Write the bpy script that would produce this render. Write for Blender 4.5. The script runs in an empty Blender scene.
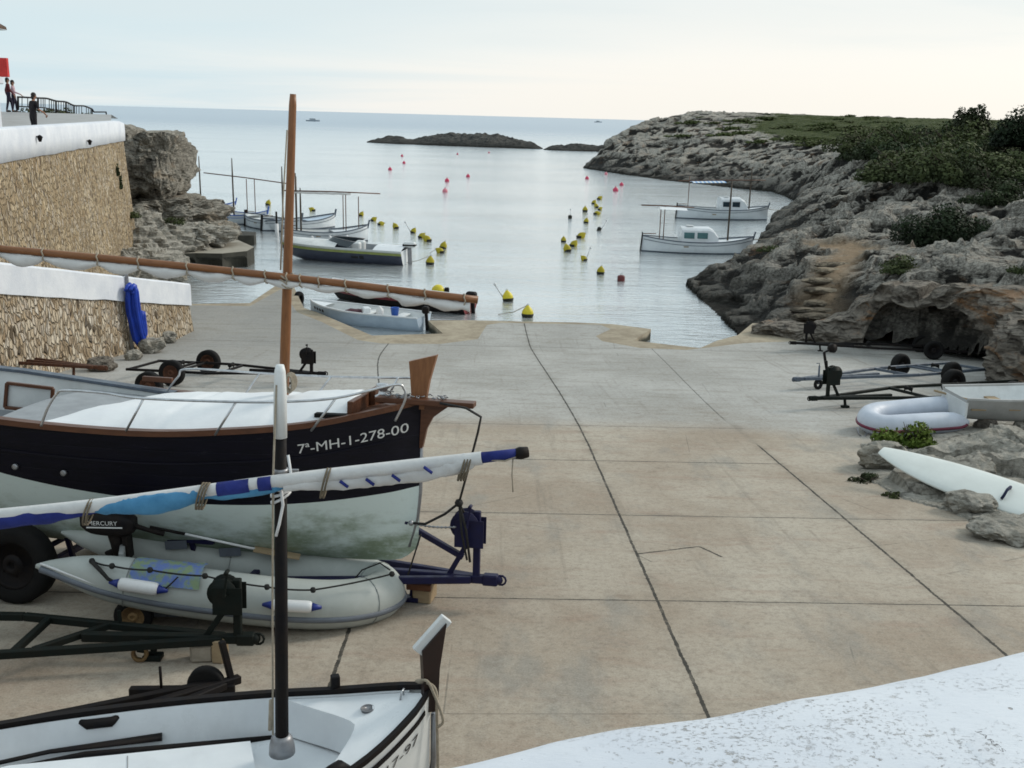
import bpy, bmesh, math, random
import numpy as np
from mathutils import Vector, Matrix, noise as mn
R = math.radians
random.seed(11)
S = bpy.context.scene
COL = S.collection

# ------------------------------------------------------------------ camera model
W, H, F, CZ = 1024, 768, 1035.0, 7.35
roll = math.atan2(14, 520)
_d = -math.sin(roll) * (512 - 100) + math.cos(roll) * (384 - 105)
pitch, yaw = math.atan(_d / F), R(1.55)
FW = Vector((math.sin(yaw) * math.cos(pitch), math.cos(yaw) * math.cos(pitch), -math.sin(pitch)))
RT = Vector((math.cos(yaw), -math.sin(yaw), 0))
UP = RT.cross(FW)
IX = RT * math.cos(roll) + UP * math.sin(roll)
IY = UP * math.cos(roll) - RT * math.sin(roll)
CAM = Vector((0, 0, CZ))
cd = bpy.data.cameras.new('camera'); cam = bpy.data.objects.new('camera', cd); COL.objects.link(cam)
cd.lens = F / W * 36; cd.sensor_width = 36; cd.clip_end = 20000; cd.clip_start = 0.05
M3 = Matrix((IX, IY, -FW)).transposed()
cam.matrix_world = Matrix.Translation(CAM) @ M3.to_4x4()
S.camera = cam
S.view_settings.view_transform = 'Standard'; S.view_settings.look = 'None'; S.view_settings.exposure = 0
S.render.engine = 'CYCLES'; S.cycles.filter_width = 1.7
S.cycles.max_bounces = 6

def ray(x, y): return FW * F + IX * (x - W / 2) - IY * (y - H / 2)
def at(x, y, Y):                      # the point seen at a pixel, Y metres ahead
    r = ray(x, y); return CAM + r * (Y / r.y)
def on(x, y, z):                      # the point seen at a pixel on height z
    r = ray(x, y); return CAM + r * ((z - CZ) / r.z)
Z0, TS = 3.35, 0.0946
def gz(y): return max(Z0 - TS * y, 0.35)   # height of the slipway
def slip(x, y):
    r = ray(x, y); return CAM + r * ((Z0 - CZ) / (r.z + TS * r.y))

# ------------------------------------------------------------------ materials
class NT:
    def __init__(s, name):
        s.m = bpy.data.materials.new(name); s.m.use_nodes = True
        s.t = s.m.node_tree; s.b = s.t.nodes['Principled BSDF']; s.out = s.t.nodes['Material Output']
        s.co = {}
    def n(s, typ, **kw):
        o = s.t.nodes.new(typ)
        for k, v in kw.items(): setattr(o, k, v)
        return o
    def l(s, a, b): s.t.links.new(a, b)
    def put(s, sock, v):
        if hasattr(v, 'is_linked') or isinstance(v, bpy.types.NodeSocket): s.l(v, sock)
        elif isinstance(v, (tuple, list)) and len(v) == 3 and sock.type == 'RGBA': sock.default_value = (*v, 1)
        else: sock.default_value = v
    def coord(s, which='Object', scale=(1, 1, 1), rot=(0, 0, 0)):
        k = (which, tuple(scale), tuple(rot))
        if k in s.co: return s.co[k]
        if which == 'World': src = s.n('ShaderNodeNewGeometry').outputs['Position']
        else: src = s.n('ShaderNodeTexCoord').outputs[which]
        mp = s.n('ShaderNodeMapping'); mp.inputs['Scale'].default_value = scale; mp.inputs['Rotation'].default_value = rot
        s.l(src, mp.inputs['Vector']); s.co[k] = mp.outputs[0]; return mp.outputs[0]
    def noise(s, v, scale=5, detail=6, rough=.6, dist=0):
        o = s.n('ShaderNodeTexNoise'); s.l(v, o.inputs['Vector'])
        for k, q in (('Scale', scale), ('Detail', detail), ('Roughness', rough), ('Distortion', dist)): o.inputs[k].default_value = q
        return o.outputs['Fac']
    def voro(s, v, scale=5, feature='F1', out='Distance', rnd=1.0):
        o = s.n('ShaderNodeTexVoronoi', feature=feature); s.l(v, o.inputs['Vector']); o.inputs['Scale'].default_value = scale
        o.inputs['Randomness'].default_value = rnd
        return o.outputs[out]
    def math(s, op, a, b=0.0, c=None):
        o = s.n('ShaderNodeMath', operation=op); s.put(o.inputs[0], a); s.put(o.inputs[1], b)
        if c is not None: s.put(o.inputs[2], c)
        return o.outputs[0]
    def ramp(s, v, lo, hi, a=0.0, b=1.0):
        o = s.n('ShaderNodeMapRange', interpolation_type='SMOOTHSTEP'); s.put(o.inputs[0], v)
        for i, q in enumerate((lo, hi, a, b)): o.inputs[i + 1].default_value = q
        return o.outputs[0]
    def mix(s, f, a, b, mode='MIX'):
        o = s.n('ShaderNodeMix', data_type='RGBA', blend_type=mode); s.put(o.inputs[0], f); s.put(o.inputs[6], a); s.put(o.inputs[7], b)
        return o.outputs[2]
    def xyz(s, v):
        o = s.n('ShaderNodeSeparateXYZ'); s.l(v, o.inputs[0]); return o.outputs
    def bump(s, h, strength=.4, dist=.02, prev=None):
        o = s.n('ShaderNodeBump'); s.put(o.inputs['Height'], h); o.inputs['Strength'].default_value = strength; o.inputs['Distance'].default_value = dist
        if prev is not None: s.l(prev, o.inputs['Normal'])
        return o.outputs[0]
    def done(s, col, rough=.7, metal=0.0, nrm=None, spec=None):
        s.put(s.b.inputs['Base Color'], col); s.put(s.b.inputs['Roughness'], rough); s.b.inputs['Metallic'].default_value = metal
        if nrm is not None: s.l(nrm, s.b.inputs['Normal'])
        if spec is not None: s.b.inputs['Specular IOR Level'].default_value = spec
        return s.m

_mc = {}
def M(name, c, rough=.55, c2=None, scale=6, var=.5, bump=.0, metal=0.0, dirt=.0, stretch=(1, 1, 1), spec=.4):
    """everyday painted / worn material: two-tone noise, a little grime, a little bump"""
    if name in _mc: return _mc[name]
    t = NT(name); v = t.coord('Object', stretch)
    n1 = t.noise(v, scale, 5, .65)
    c2 = c2 or tuple(q * .72 for q in c)
    col = t.mix(t.ramp(n1, .5 - var * .5, .5 + var * .5), c2, c)
    if dirt:
        g = t.ramp(t.noise(t.coord('Object', (1, 1, .35)), scale * .35, 6, .7), .52, .72, 0, dirt)
        col = t.mix(g, col, (.10, .085, .06))
    nr = t.bump(t.noise(v, scale * 5, 4, .6), bump, .01) if bump else None
    rr = t.ramp(n1, .2, .8, min(1, rough + .12), max(.05, rough - .08))
    _mc[name] = t.done(col, rr, metal, nr, spec); return _mc[name]

WHITE = M('white_gelcoat', (.74, .77, .79), .3, (.6, .63, .66), 2, .7, dirt=.14)
WHITE2 = M('white_paint', (.72, .74, .74), .5, (.55, .57, .57), 3, .8, dirt=.2)
NAVY = M('navy_black_paint', (.006, .006, .014), .45, (.004, .004, .008), 2, .6, spec=.16)
BLACK = M('black_rubber', (.008, .008, .009), .75, (.016, .015, .014), 9, .6, bump=.15, spec=.12)
BLKP = M('black_paint', (.006, .006, .008), .6, (.016, .012, .010), 8, .6, bump=.1, spec=.14)
BLUEP = M('blue_steel_paint', (.010, .011, .052), .5, (.014, .012, .032), 8, .6, bump=.1, spec=.2)
GREENP = M('dark_green_steel_paint', (.006, .011, .010), .6, (.013, .013, .010), 8, .6, bump=.1, spec=.14)
BGREY = M('blue_grey_steel', (.10, .13, .17), .5, (.06, .07, .09), 7, .6, bump=.1)
GALV = M('galvanised_steel', (.33, .34, .36), .4, (.22, .22, .23), 10, .6, metal=.7)
STEEL = M('stainless_steel', (.62, .64, .66), .3, (.4, .41, .43), 10, .5, metal=.85)
RUST = M('rusty_steel', (.12, .045, .02), .85, (.05, .025, .018), 12, .7, bump=.3)
RUSTY = M('rusty_yellow_rim', (.26, .17, .07), .75, (.10, .05, .025), 10, .8, bump=.2)
WOOD = M('varnished_wood', (.27, .118, .045), .42, (.15, .058, .022), 5, .9, stretch=(8, 8, 1.2), bump=.08)
WOODX = M('varnished_wood_spar', (.26, .112, .042), .42, (.15, .058, .022), 4, .9, stretch=(1.2, 8, 8), bump=.08)
WOODD = M('dark_stained_wood', (.13, .048, .02), .42, (.06, .022, .01), 5, .9, stretch=(1, 6, 6), bump=.1)
WOODP = M('pale_timber', (.38, .29, .18), .8, (.24, .17, .10), 5, .9, stretch=(1, 5, 5), bump=.2)
ROPE = M('pale_rope', (.42, .37, .29), .9, (.25, .21, .16), 40, .8, bump=.5)
ROPED = M('dark_rope', (.03, .028, .026), .9, (.012, .012, .012), 40, .8, bump=.5)
SAILW = M('white_sail_cloth', (.66, .66, .65), .8, (.48, .48, .48), 6, .9, bump=.5)
SAILB = M('deep_blue_sail_cloth', (.016, .03, .22), .8, (.008, .014, .10), 7, .8, bump=.4)
SAILC = M('light_blue_sail_cloth', (.085, .28, .48), .8, (.035, .15, .29), 7, .8, bump=.4)
TARP = M('white_tarpaulin', (.80, .82, .83), .5, (.70, .72, .75), 2, .8, bump=.3, dirt=.10)
PVC = M('grey_inflatable_fabric', (.43, .455, .435), .5, (.34, .365, .345), 3, .8, bump=.05, dirt=.25)
PVCD = M('dark_grey_strake', (.14, .16, .19), .5, (.09, .1, .12), 4, .7)
PVCW = M('white_inflatable_fabric', (.56, .60, .68), .45, (.44, .48, .55), 3, .7, dirt=.12)
RED = M('dark_red_strake', (.17, .02, .05), .5, (.1, .015, .03), 5, .6)
REDP = M('red_boat_paint', (.22, .022, .03), .45, (.11, .015, .018), 4, .7, dirt=.2)
REDS = M('bright_red_sign', (.60, .03, .025), .5, (.42, .02, .02), 4, .6)
BLUEHULL = M('pale_blue_hull_paint', (.50, .60, .70), .4, (.38, .47, .57), 3, .7, dirt=.12)
GREYHULL = M('grey_hull_paint', (.46, .46, .455), .55, (.35, .355, .35), 3, .8, dirt=.25)
BLUEH = M('bright_blue_hose', (.012, .06, .48), .4, (.006, .03, .27), 6, .8)
YEL = M('yellow_buoy_plastic', (.50, .41, .035), .5, (.27, .22, .02), 5, .8, spec=.2)
YELB = M('bright_yellow_plastic', (.74, .60, .03), .45, (.5, .42, .03), 8, .8)
PINK = M('pink_buoy_plastic', (.62, .06, .13), .5, (.45, .04, .09), 8, .7)
PINKL = M('pale_pink_buoy_plastic', (.70, .24, .30), .5, (.55, .16, .2), 8, .7)
DKRED = M('dark_red_buoy_plastic', (.16, .03, .03), .5, (.08, .02, .02), 8, .7)
ALGAE = M('algae_black', (.02, .022, .012), .7, (.01, .01, .008), 8, .7)
GLASS = M('dark_window_glass', (.025, .045, .055), .12, (.02, .03, .04), 3, .5, spec=.6)
GLASSG = M('green_tinted_window', (.10, .20, .21), .12, (.07, .14, .15), 3, .5, spec=.6)
FENDW = M('white_fender', (.70, .71, .72), .4, (.6, .6, .6), 5, .7, dirt=.15)
FENDB = M('blue_fender_end', (.012, .03, .22), .4, (.01, .02, .12), 6, .6)
SKIN = M('skin', (.35, .18, .115), .6, (.28, .14, .09), 8, .6)
HAIR = M('dark_hair', (.02, .012, .01), .6, (.01, .008, .006), 20, .6)
CLOTHR = M('maroon_cloth', (.11, .02, .024), .85, (.07, .012, .015), 12, .7)
CLOTHP = M('pale_pink_cloth', (.55, .38, .42), .85, (.45, .3, .34), 12, .7)
CLOTHK = M('black_cloth', (.008, .007, .010), .85, (.014, .012, .014), 12, .7)
CLOTHN = M('dark_navy_cloth', (.02, .012, .035), .85, (.012, .01, .02), 12, .7)
TOWEL = M('green_blue_patterned_towel', (.20, .27, .16), .95, (.12, .18, .42), 9, .22, bump=.6)
STONEB = M('rough_stone_block', (.40, .36, .30), .9, (.22, .19, .15), 8, .8, bump=.6)
BRONZE = M('tile_roof', (.12, .07, .045), .85, (.05, .035, .03), 7, .8, bump=.3)
GREYDECK = M('grey_deck_paint', (.30, .32, .34), .6, (.22, .235, .25), 4, .8)
LETW = M('white_lettering', (.66, .67, .66), .5, (.6, .6, .6), 4, .5)
LETK = M('black_lettering', (.02, .02, .025), .5, (.015, .015, .015), 4, .5)
BLUEC = M('blue_plastic', (.02, .10, .45), .4, (.015, .07, .3), 5, .6)
MAROON = M('maroon_cushion', (.07, .02, .03), .8, (.04, .012, .02), 8, .6)
LIMESTRIPE = M('lime_yellow_stripe', (.24, .27, .08), .5, (.17, .20, .06), 4, .6)
SLATE = M('slate_blue_hull', (.055, .065, .10), .35, (.04, .045, .07), 3, .6)
STRIPEC = None

def planked(name, c, c2, sp):
    """painted planking: fine seams along the hull, scuffs"""
    t = NT(name); z = t.xyz(t.coord('Object'))[2]; v = t.coord('Object', (.6, 1, 3))
    s_ = t.ramp(t.math('ABSOLUTE', t.math('SUBTRACT', t.math('FRACT', t.math('MULTIPLY', z, sp)), .5)), .0, .06, 1, 0)
    n = t.noise(v, 4, 6, .7); col = t.mix(t.ramp(n, .3, .7), c2, c); col = t.mix(t.ramp(t.noise(v, 14, 5, .75), .62, .74, 0, .35), col, (.09, .09, .10))
    return t.done(col, t.ramp(n, .3, .7, .6, .38), 0, t.bump(t.math('MULTIPLY', s_, -1), .35, .006, t.bump(n, .12, .02)), .2)
def hull_bottom(name, z_lo, z_hi, a=(.60, .69, .67), b=(.20, .25, .17)):
    t = NT(name); v = t.coord('Object', (1, 1, 2.2))
    z = t.xyz(t.coord('Object'))[2]
    g = t.math('ADD', t.noise(v, 1.5, 6, .7), t.ramp(z, z_lo, z_hi, .22, -.12))
    col = t.mix(t.ramp(g, .46, .80), a, b)
    col = t.mix(t.ramp(t.noise(v, 9, 5, .7), .55, .75, 0, .5), col, (.5, .55, .55))
    return t.done(col, .6, 0, t.bump(t.noise(v, 30, 4), .2, .004))

def mat_concrete():
    t = NT('slipway_concrete'); p = t.coord('World'); X, Y, Z = t.xyz(p)[:3]
    n1 = t.noise(t.coord('World', (1, .8, 1)), .35, 8, .65); n2 = t.noise(t.coord('World', (.5, 2.0, 1)), 1.6, 8, .7, .4); n3 = t.noise(p, 14, 6, .7)
    near = t.mix(t.ramp(n1, .32, .66), (.305, .245, .185), (.43, .38, .31))
    near = t.mix(t.ramp(n2, .48, .72, 0, .45), near, (.275, .178, .128))
    near = t.mix(t.ramp(t.noise(t.coord('World', (1.4, .6, 1)), .9, 6, .6), .52, .7, 0, .6), near, (.235, .228, .205))
    far = t.mix(t.ramp(n1, .35, .65), (.335, .33, .31), (.44, .435, .415))
    far = t.mix(t.ramp(n2, .45, .7, 0, .6), far, (.24, .225, .19))
    f = t.ramp(t.math('ADD', Y, t.math('ADD', t.math('MULTIPLY', t.math('SUBTRACT', n2, .5), 1.0), t.math('MULTIPLY', t.ramp(X, 3.5, 9), 1.2))), 18.7, 20.4)
    f = t.math('MULTIPLY', f, t.ramp(t.math('ADD', Y, t.math('MULTIPLY', n1, 10)), 20, 28, .55, 1.0))
    col = t.mix(f, near, far)
    wet = t.math('MULTIPLY', t.ramp(X, -2.5, -4.5), t.ramp(Y, 24, 31))
    col = t.mix(t.math('MULTIPLY', wet, t.ramp(n1, .35, .6, .1, .6)), col, (.17, .175, .17))
    col = t.mix(t.ramp(n3, .42, .75, 0, .5), col, (.17, .14, .11))
    agg = t.noise(p, 60, 3, .7); col = t.mix(t.ramp(agg, .52, .70, 0, .35), col, (.48, .45, .40)); col = t.mix(t.ramp(agg, .48, .32, 0, .35), col, (.12, .10, .085))
    blo = t.ramp(t.noise(t.coord('World', (1, 1.5, 1)), 3.2, 7, .75, .5), .56, .66, 0, .32); col = t.mix(blo, col, (.165, .12, .085))
    vs = t.ramp(t.voro(p, 7), .03, .10, .55, 0)         # small dark spots, gum, oil drips
    col = t.mix(t.math('MULTIPLY', vs, t.ramp(t.noise(p, .8, 3), .5, .62)), col, (.10, .085, .065))
    # tyre drag marks running with the slope
    dm = t.ramp(t.noise(t.coord('World', (5, .16, 1)), 1.2, 5, .6, .2), .58, .72, 0, .28)
    col = t.mix(dm, col, (.15, .125, .10))
    wob = t.math('MULTIPLY', t.math('SUBTRACT', t.noise(p, 2.2, 5, .7), .5), .035)
    wid = t.math('ADD', .004, t.math('MULTIPLY', t.math('POWER', t.noise(p, 13, 7, .85), 1.8), .046))
    def joint(c, pos):
        d = t.math('ABSOLUTE', t.math('ADD', t.math('SUBTRACT', c, pos), wob))
        return t.math('LESS_THAN', d, wid)
    def joint2(c, pos):
        d = t.math('ABSOLUTE', t.math('ADD', t.math('SUBTRACT', c, pos), wob))
        return t.math('LESS_THAN', d, t.math('MULTIPLY', wid, .62))
    shift = t.math('MULTIPLY', t.ramp(Y, 17, 36), -.55)
    js = [joint(X, t.math('ADD', 1.88, shift)), joint(X, 5.0), joint(X, -1.27),
          joint2(Y, 10.05), joint2(Y, 13.25), joint(Y, 16.45), joint(Y, 19.4), joint2(Y, 24.2), joint(X, t.math('ADD', 4.92, t.math('MULTIPLY', t.ramp(Y, 19, 34), .35))), joint(X, t.math('ADD', -3.05, t.math('MULTIPLY', t.ramp(Y, 30, 20), .8)))]
    lim = [t.ramp(Y, 36, 35.9), t.ramp(Y, 18.2, 17.6), t.ramp(Y, 13, 12.5), 1.0, 1.0, t.math('MULTIPLY', t.ramp(X, 5.1, 5.0), .9), t.math('MULTIPLY', t.ramp(X, 5.4, 5.0), .7), .12, t.math('MULTIPLY', t.ramp(Y, 19.9, 20.6), .6), t.ramp(Y, 19.5, 20)]
    tot = 0.0
    for a, b in zip(js, lim): tot = t.math('MAXIMUM', tot, t.math('MULTIPLY', a, b))
    # soft dark halo beside the joints
    def halo(c, pos, lm):
        d = t.math('ABSOLUTE', t.math('SUBTRACT', c, pos)); return t.math('MULTIPLY', t.ramp(d, .0, .16, .4, 0), lm)
    hal = 0.0
    for c, pos, lm in ((X, t.math('ADD', 1.88, shift), t.ramp(Y, 36, 35.9)), (X, 5.0, t.ramp(Y, 21, 20)), (Y, 10.05, 1.0), (Y, 13.25, 1.0)):
        hal = t.math('MAXIMUM', hal, halo(c, pos, lm))
    col = t.mix(t.math('MULTIPLY', hal, t.ramp(n2, .35, .65)), col, (.15, .135, .11))
    # recessed repair patch
    def lineseg(c, pos, o, a, b): return t.math('MULTIPLY', joint2(c, pos), t.math('MULTIPLY', t.math('GREATER_THAN', o, a), t.math('LESS_THAN', o, b)))
    def seg(a, b, w_):
        ex, ey = b.x - a.x, b.y - a.y; L2 = ex * ex + ey * ey; dx, dy = t.math('SUBTRACT', X, a.x), t.math('SUBTRACT', Y, a.y)
        tt = t.math('DIVIDE', t.math('ADD', t.math('MULTIPLY', dx, ex), t.math('MULTIPLY', dy, ey)), L2)
        dd = t.math('ABSOLUTE', t.math('ADD', wob, t.math('DIVIDE', t.math('SUBTRACT', t.math('MULTIPLY', dx, ey), t.math('MULTIPLY', dy, ex)), L2 ** .5)))
        return t.math('MULTIPLY', t.math('LESS_THAN', dd, t.math('MULTIPLY', wid, w_)), t.math('MULTIPLY', t.math('GREATER_THAN', tt, 0.0), t.math('LESS_THAN', tt, 1.0)))
    pa, pb, pc, pd_ = slip(636, 554), slip(699, 546.5), slip(722, 557), slip(652, 562)
    px = seg(pa, pb, .9); py = seg(pb, pc, 1.0); pz = t.math('MULTIPLY', seg(pa, pd_, .6), .5); px = t.math('MAXIMUM', px, pz)
    tot = t.math('MAXIMUM', tot, t.math('MAXIMUM', px, py))
    crack = t.math('MULTIPLY', t.ramp(t.voro(t.coord('World', (1, 1, 0)), .23, 'DISTANCE_TO_EDGE'), .0, .003, .32, 0), t.ramp(t.noise(p, .5, 3), .5, .56))
    tot = t.math('MAXIMUM', tot, crack)
    col = t.mix(t.math('MULTIPLY', tot, t.ramp(t.noise(p, 5, 5, .7), .3, .55, .6, .96)), col, (.035, .033, .028))
    nr = t.bump(n3, .25, .01); nr = t.bump(t.math('MULTIPLY', tot, -1), .6, .02, nr)
    return t.done(col, .85, 0, nr, .25)

def mat_rock(name, dark=(.020, .019, .017), mid=(.122, .112, .096), light=(.45, .425, .375), warm=(.30, .16, .075), warmth=.5, soil=0.0, green=0.0, sc=1.0, side=.35, black=1.0, rel=False, bias=0.0):
    t = NT(name); p = t.coord('World', (sc, sc, sc)); X, Y, Z = t.xyz(t.coord('World'))[:3]
    ps = t.coord('World', (sc, sc, sc * 2.6))
    n0 = t.noise(ps, .16, 7, .7, .5); n1 = t.noise(ps, .55, 9, .72, .6); n2 = t.noise(ps, 2.4, 8, .72, .3); n3 = t.noise(p, 9, 6, .7)
    g = t.math('ADD', t.math('MULTIPLY', n2, .55), t.math('ADD', t.math('MULTIPLY', n1, .3), t.math('MULTIPLY', n0, .25)))
    if bias: g = t.math('ADD', g, bias)
    if rel:
        ra = t.n('ShaderNodeAttribute', attribute_name='relief').outputs['Fac']
        g = t.math('ADD', g, t.math('MULTIPLY', t.math('SUBTRACT', ra, .5), .60))
    col = t.mix(t.ramp(g, .49, .57), dark, mid)
    col = t.mix(t.math('MULTIPLY', t.ramp(g, .53, .66), t.ramp(n3, .38, .60)), col, light)
    col = t.mix(t.math('MULTIPLY', t.ramp(n1, .53, .66), warmth), col, warm)
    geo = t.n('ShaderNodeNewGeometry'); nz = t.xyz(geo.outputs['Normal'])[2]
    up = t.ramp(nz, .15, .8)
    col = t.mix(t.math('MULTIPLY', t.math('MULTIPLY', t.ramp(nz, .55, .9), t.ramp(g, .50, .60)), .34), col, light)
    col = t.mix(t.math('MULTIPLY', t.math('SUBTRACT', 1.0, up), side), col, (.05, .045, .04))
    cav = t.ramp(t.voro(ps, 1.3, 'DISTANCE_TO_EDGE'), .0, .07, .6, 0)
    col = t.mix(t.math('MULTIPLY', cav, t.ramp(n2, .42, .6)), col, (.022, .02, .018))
    if soil:
        a = t.n('ShaderNodeAttribute', attribute_name='soil').outputs['Fac']
        col = t.mix(t.math('MULTIPLY', a, t.ramp(n2, .25, .5)), col, t.mix(n2, (.27, .18, .105), (.40, .31, .215)))
    if green:
        a = t.n('ShaderNodeAttribute', attribute_name='scrub').outputs['Fac']
        gf = t.ramp(t.math('ADD', t.math('ADD', t.math('MULTIPLY', t.noise(p, .9, 7, .7), .5), t.math('MULTIPLY', n0, .5)), t.math('MULTIPLY', t.math('SUBTRACT', a, .5), .9)), .42, .60)
        col = t.mix(t.math('MULTIPLY', gf, t.ramp(a, .02, .15)), col, t.mix(t.ramp(n2, .3, .7), (.022, .035, .012), (.085, .10, .035)))
    if black:
        zz_ = t.math('ADD', Z, t.math('MULTIPLY', t.math('SUBTRACT', n1, .5), 2.2))
        col = t.mix(t.ramp(zz_, .3, 2.5, .66 * black, 0), col, (.045, .043, .04))      # sea-stained lower rock
        wl = t.ramp(t.math('ADD', Z, t.math('MULTIPLY', t.math('SUBTRACT', n2, .5), .5)), .08, .45, .85, 0)
        col = t.mix(wl, col, (.018, .017, .014))
    nr = t.bump(n1, .8, .5); nr = t.bump(n2, .9, .22, nr); nr = t.bump(n3, .7, .06, nr); nr = t.bump(t.noise(p, 34, 5, .75), .5, .02, nr)
    return t.done(col, .92, 0, nr, .12)

def mat_masonry(name, rot, c1, c2, mort, su=1.0):
    """rough rubble wall: upright irregular stones in brown mortar"""
    t = NT(name)
    base = t.coord('Object', (1, 1, 1))
    nn = t.n('ShaderNodeTexNoise'); t.l(base, nn.inputs['Vector']); nn.inputs['Scale'].default_value = 2.2; nn.inputs['Detail'].default_value = 4
    wv = t.n('ShaderNodeVectorMath', operation='MULTIPLY_ADD'); t.l(nn.outputs['Color'], wv.inputs[0]); wv.inputs[1].default_value = (.30, .30, .30); t.l(base, wv.inputs[2])
    mp = t.n('ShaderNodeMapping'); mp.inputs['Scale'].default_value = (1, 5.6 * su, 2.5 * su); t.l(wv.outputs[0], mp.inputs[0]); v = mp.outputs[0]
    e = t.voro(v, 1.0, 'DISTANCE_TO_EDGE', rnd=.9)
    vc = t.n('ShaderNodeTexVoronoi'); t.l(v, vc.inputs['Vector']); vc.inputs['Scale'].default_value = 1.0; vc.inputs['Randomness'].default_value = .9
    cell = t.xyz(vc.outputs['Color'])[0]
    n = t.noise(base, 7, 7, .7); nb = t.noise(base, .45, 5, .6)
    st = t.mix(t.ramp(cell, .1, .9), c1, c2)
    st = t.mix(t.ramp(n, .48, .75, 0, .5), st, (.22, .165, .105))
    st = t.mix(t.ramp(t.noise(base, 22, 5, .7), .45, .7, 0, .4), st, (.70, .60, .46))
    st = t.mix(t.math('MULTIPLY', t.ramp(t.xyz(vc.outputs['Color'])[1], .62, .80), .5), st, (.24, .16, .095))
    st = t.mix(t.math('MULTIPLY', t.ramp(t.xyz(vc.outputs['Color'])[2], .70, .85), .5), st, (.62, .58, .52))
    st = t.mix(t.math('MULTIPLY', t.math('GREATER_THAN', t.xyz(vc.outputs['Color'])[1], .95), .8), st, (.05, .04, .03))
    gapm = t.math('MULTIPLY', t.ramp(t.math('ADD', e, t.math('MULTIPLY', t.math('SUBTRACT', n, .5), .22)), .11, .0), t.ramp(t.noise(base, 3.5, 5, .7), .36, .60, .25, 1))
    col = t.mix(gapm, st, mort)
    col = t.mix(t.ramp(nb, .45, .7, 0, .45), col, t.mix(t.ramp(n, .35, .65), (.22, .15, .085), (.42, .32, .20)))
    h = t.math('ADD', t.ramp(e, 0, .22), t.math('MULTIPLY', n, .35))
    return t.done(col, .92, 0, t.bump(h, 1.0, .10), .15)

def mat_whitewash(name, chips=1.0, blue=.02):
    t = NT(name); p = t.coord('World')
    n = t.noise(p, 1.1, 7, .65); n2 = t.noise(p, 5.5, 8, .72, .8); n3 = t.noise(t.coord('World', (1, 1.4, 1)), 78, 6, .78)
    col = t.mix(t.ramp(n, .3, .7), (.58, .615, .675), (.71, .735, .775))
    col = t.mix(t.ramp(n2, .5, .78, 0, .28), col, (.58, .60, .63))
    if chips:
        ch = t.math('MULTIPLY', t.ramp(t.noise(p, 3.2, 6, .7), .44, .62), t.ramp(n3, .565, .61))
        sp = t.math('MULTIPLY', t.ramp(t.voro(p, 26), .09, .14, 1, 0), t.ramp(t.noise(p, 9, 3), .56, .6))
        big = t.math('MULTIPLY', t.ramp(t.noise(p, 2.1, 4, .6), .50, .60), t.ramp(t.noise(t.coord('World', (1, 1.4, 1)), 33, 6, .75), .60, .63))
        ch = t.math('MAXIMUM', t.math('MAXIMUM', ch, big), sp)
        col = t.mix(t.math('MULTIPLY', ch, chips), col, t.mix(t.ramp(t.noise(p, 60, 4), .4, .6), (.20, .18, .155), (.42, .40, .37)))
        nr = t.bump(t.math('MULTIPLY', ch, -1.0), .7, .006, t.bump(t.noise(t.coord('World', (1, 3, 1), (0, 0, R(-22))), 14, 8, .7), .30, .010))
    else: nr = t.bump(t.noise(p, 3, 7, .7), .4, .04)
    return t.done(col, .85, 0, nr, .2)

def mat_sea():
    t = NT('sea_water'); P = t.coord('World'); X, Y, Z = t.xyz(P)[:3]
    w1 = t.noise(t.coord('World', (.55, 1.7, 1), (0, 0, R(12))), 1.9, 6, .55, .5)
    w2 = t.noise(t.coord('World', (.12, .45, 1), (0, 0, R(-8))), .8, 5, .55, .4)
    w3 = t.noise(t.coord('World', (1.2, 3.4, 1), (0, 0, R(5))), 2.0, 4, .55)
    patch = t.ramp(t.noise(t.coord('World', (.010, .05, 1)), 1.0, 5, .6), .38, .66, .45, 1.15)
    h = t.math('ADD', t.math('MULTIPLY', w1, .5), t.math('ADD', w2, t.math('MULTIPLY', w3, .22)))
    h = t.math('MULTIPLY', h, patch)
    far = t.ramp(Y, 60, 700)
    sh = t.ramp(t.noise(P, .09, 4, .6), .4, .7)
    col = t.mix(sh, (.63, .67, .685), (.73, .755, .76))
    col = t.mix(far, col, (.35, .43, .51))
    nr = t.bump(h, 1.0, .12)
    t.b.inputs['IOR'].default_value = 1.55
    m_ = t.done(col, t.ramp(Y, 40, 600, .12, .30), 0, nr, .5)
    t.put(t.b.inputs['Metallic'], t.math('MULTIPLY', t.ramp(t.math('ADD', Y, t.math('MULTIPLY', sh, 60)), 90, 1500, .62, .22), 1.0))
    return m_

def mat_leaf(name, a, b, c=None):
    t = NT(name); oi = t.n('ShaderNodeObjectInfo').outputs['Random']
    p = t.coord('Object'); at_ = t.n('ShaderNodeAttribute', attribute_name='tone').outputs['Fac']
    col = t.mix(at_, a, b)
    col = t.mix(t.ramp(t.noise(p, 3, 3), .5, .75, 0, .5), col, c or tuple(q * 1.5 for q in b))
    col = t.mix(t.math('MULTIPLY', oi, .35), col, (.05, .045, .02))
    return t.done(col, .75, 0, None, .2)

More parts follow.
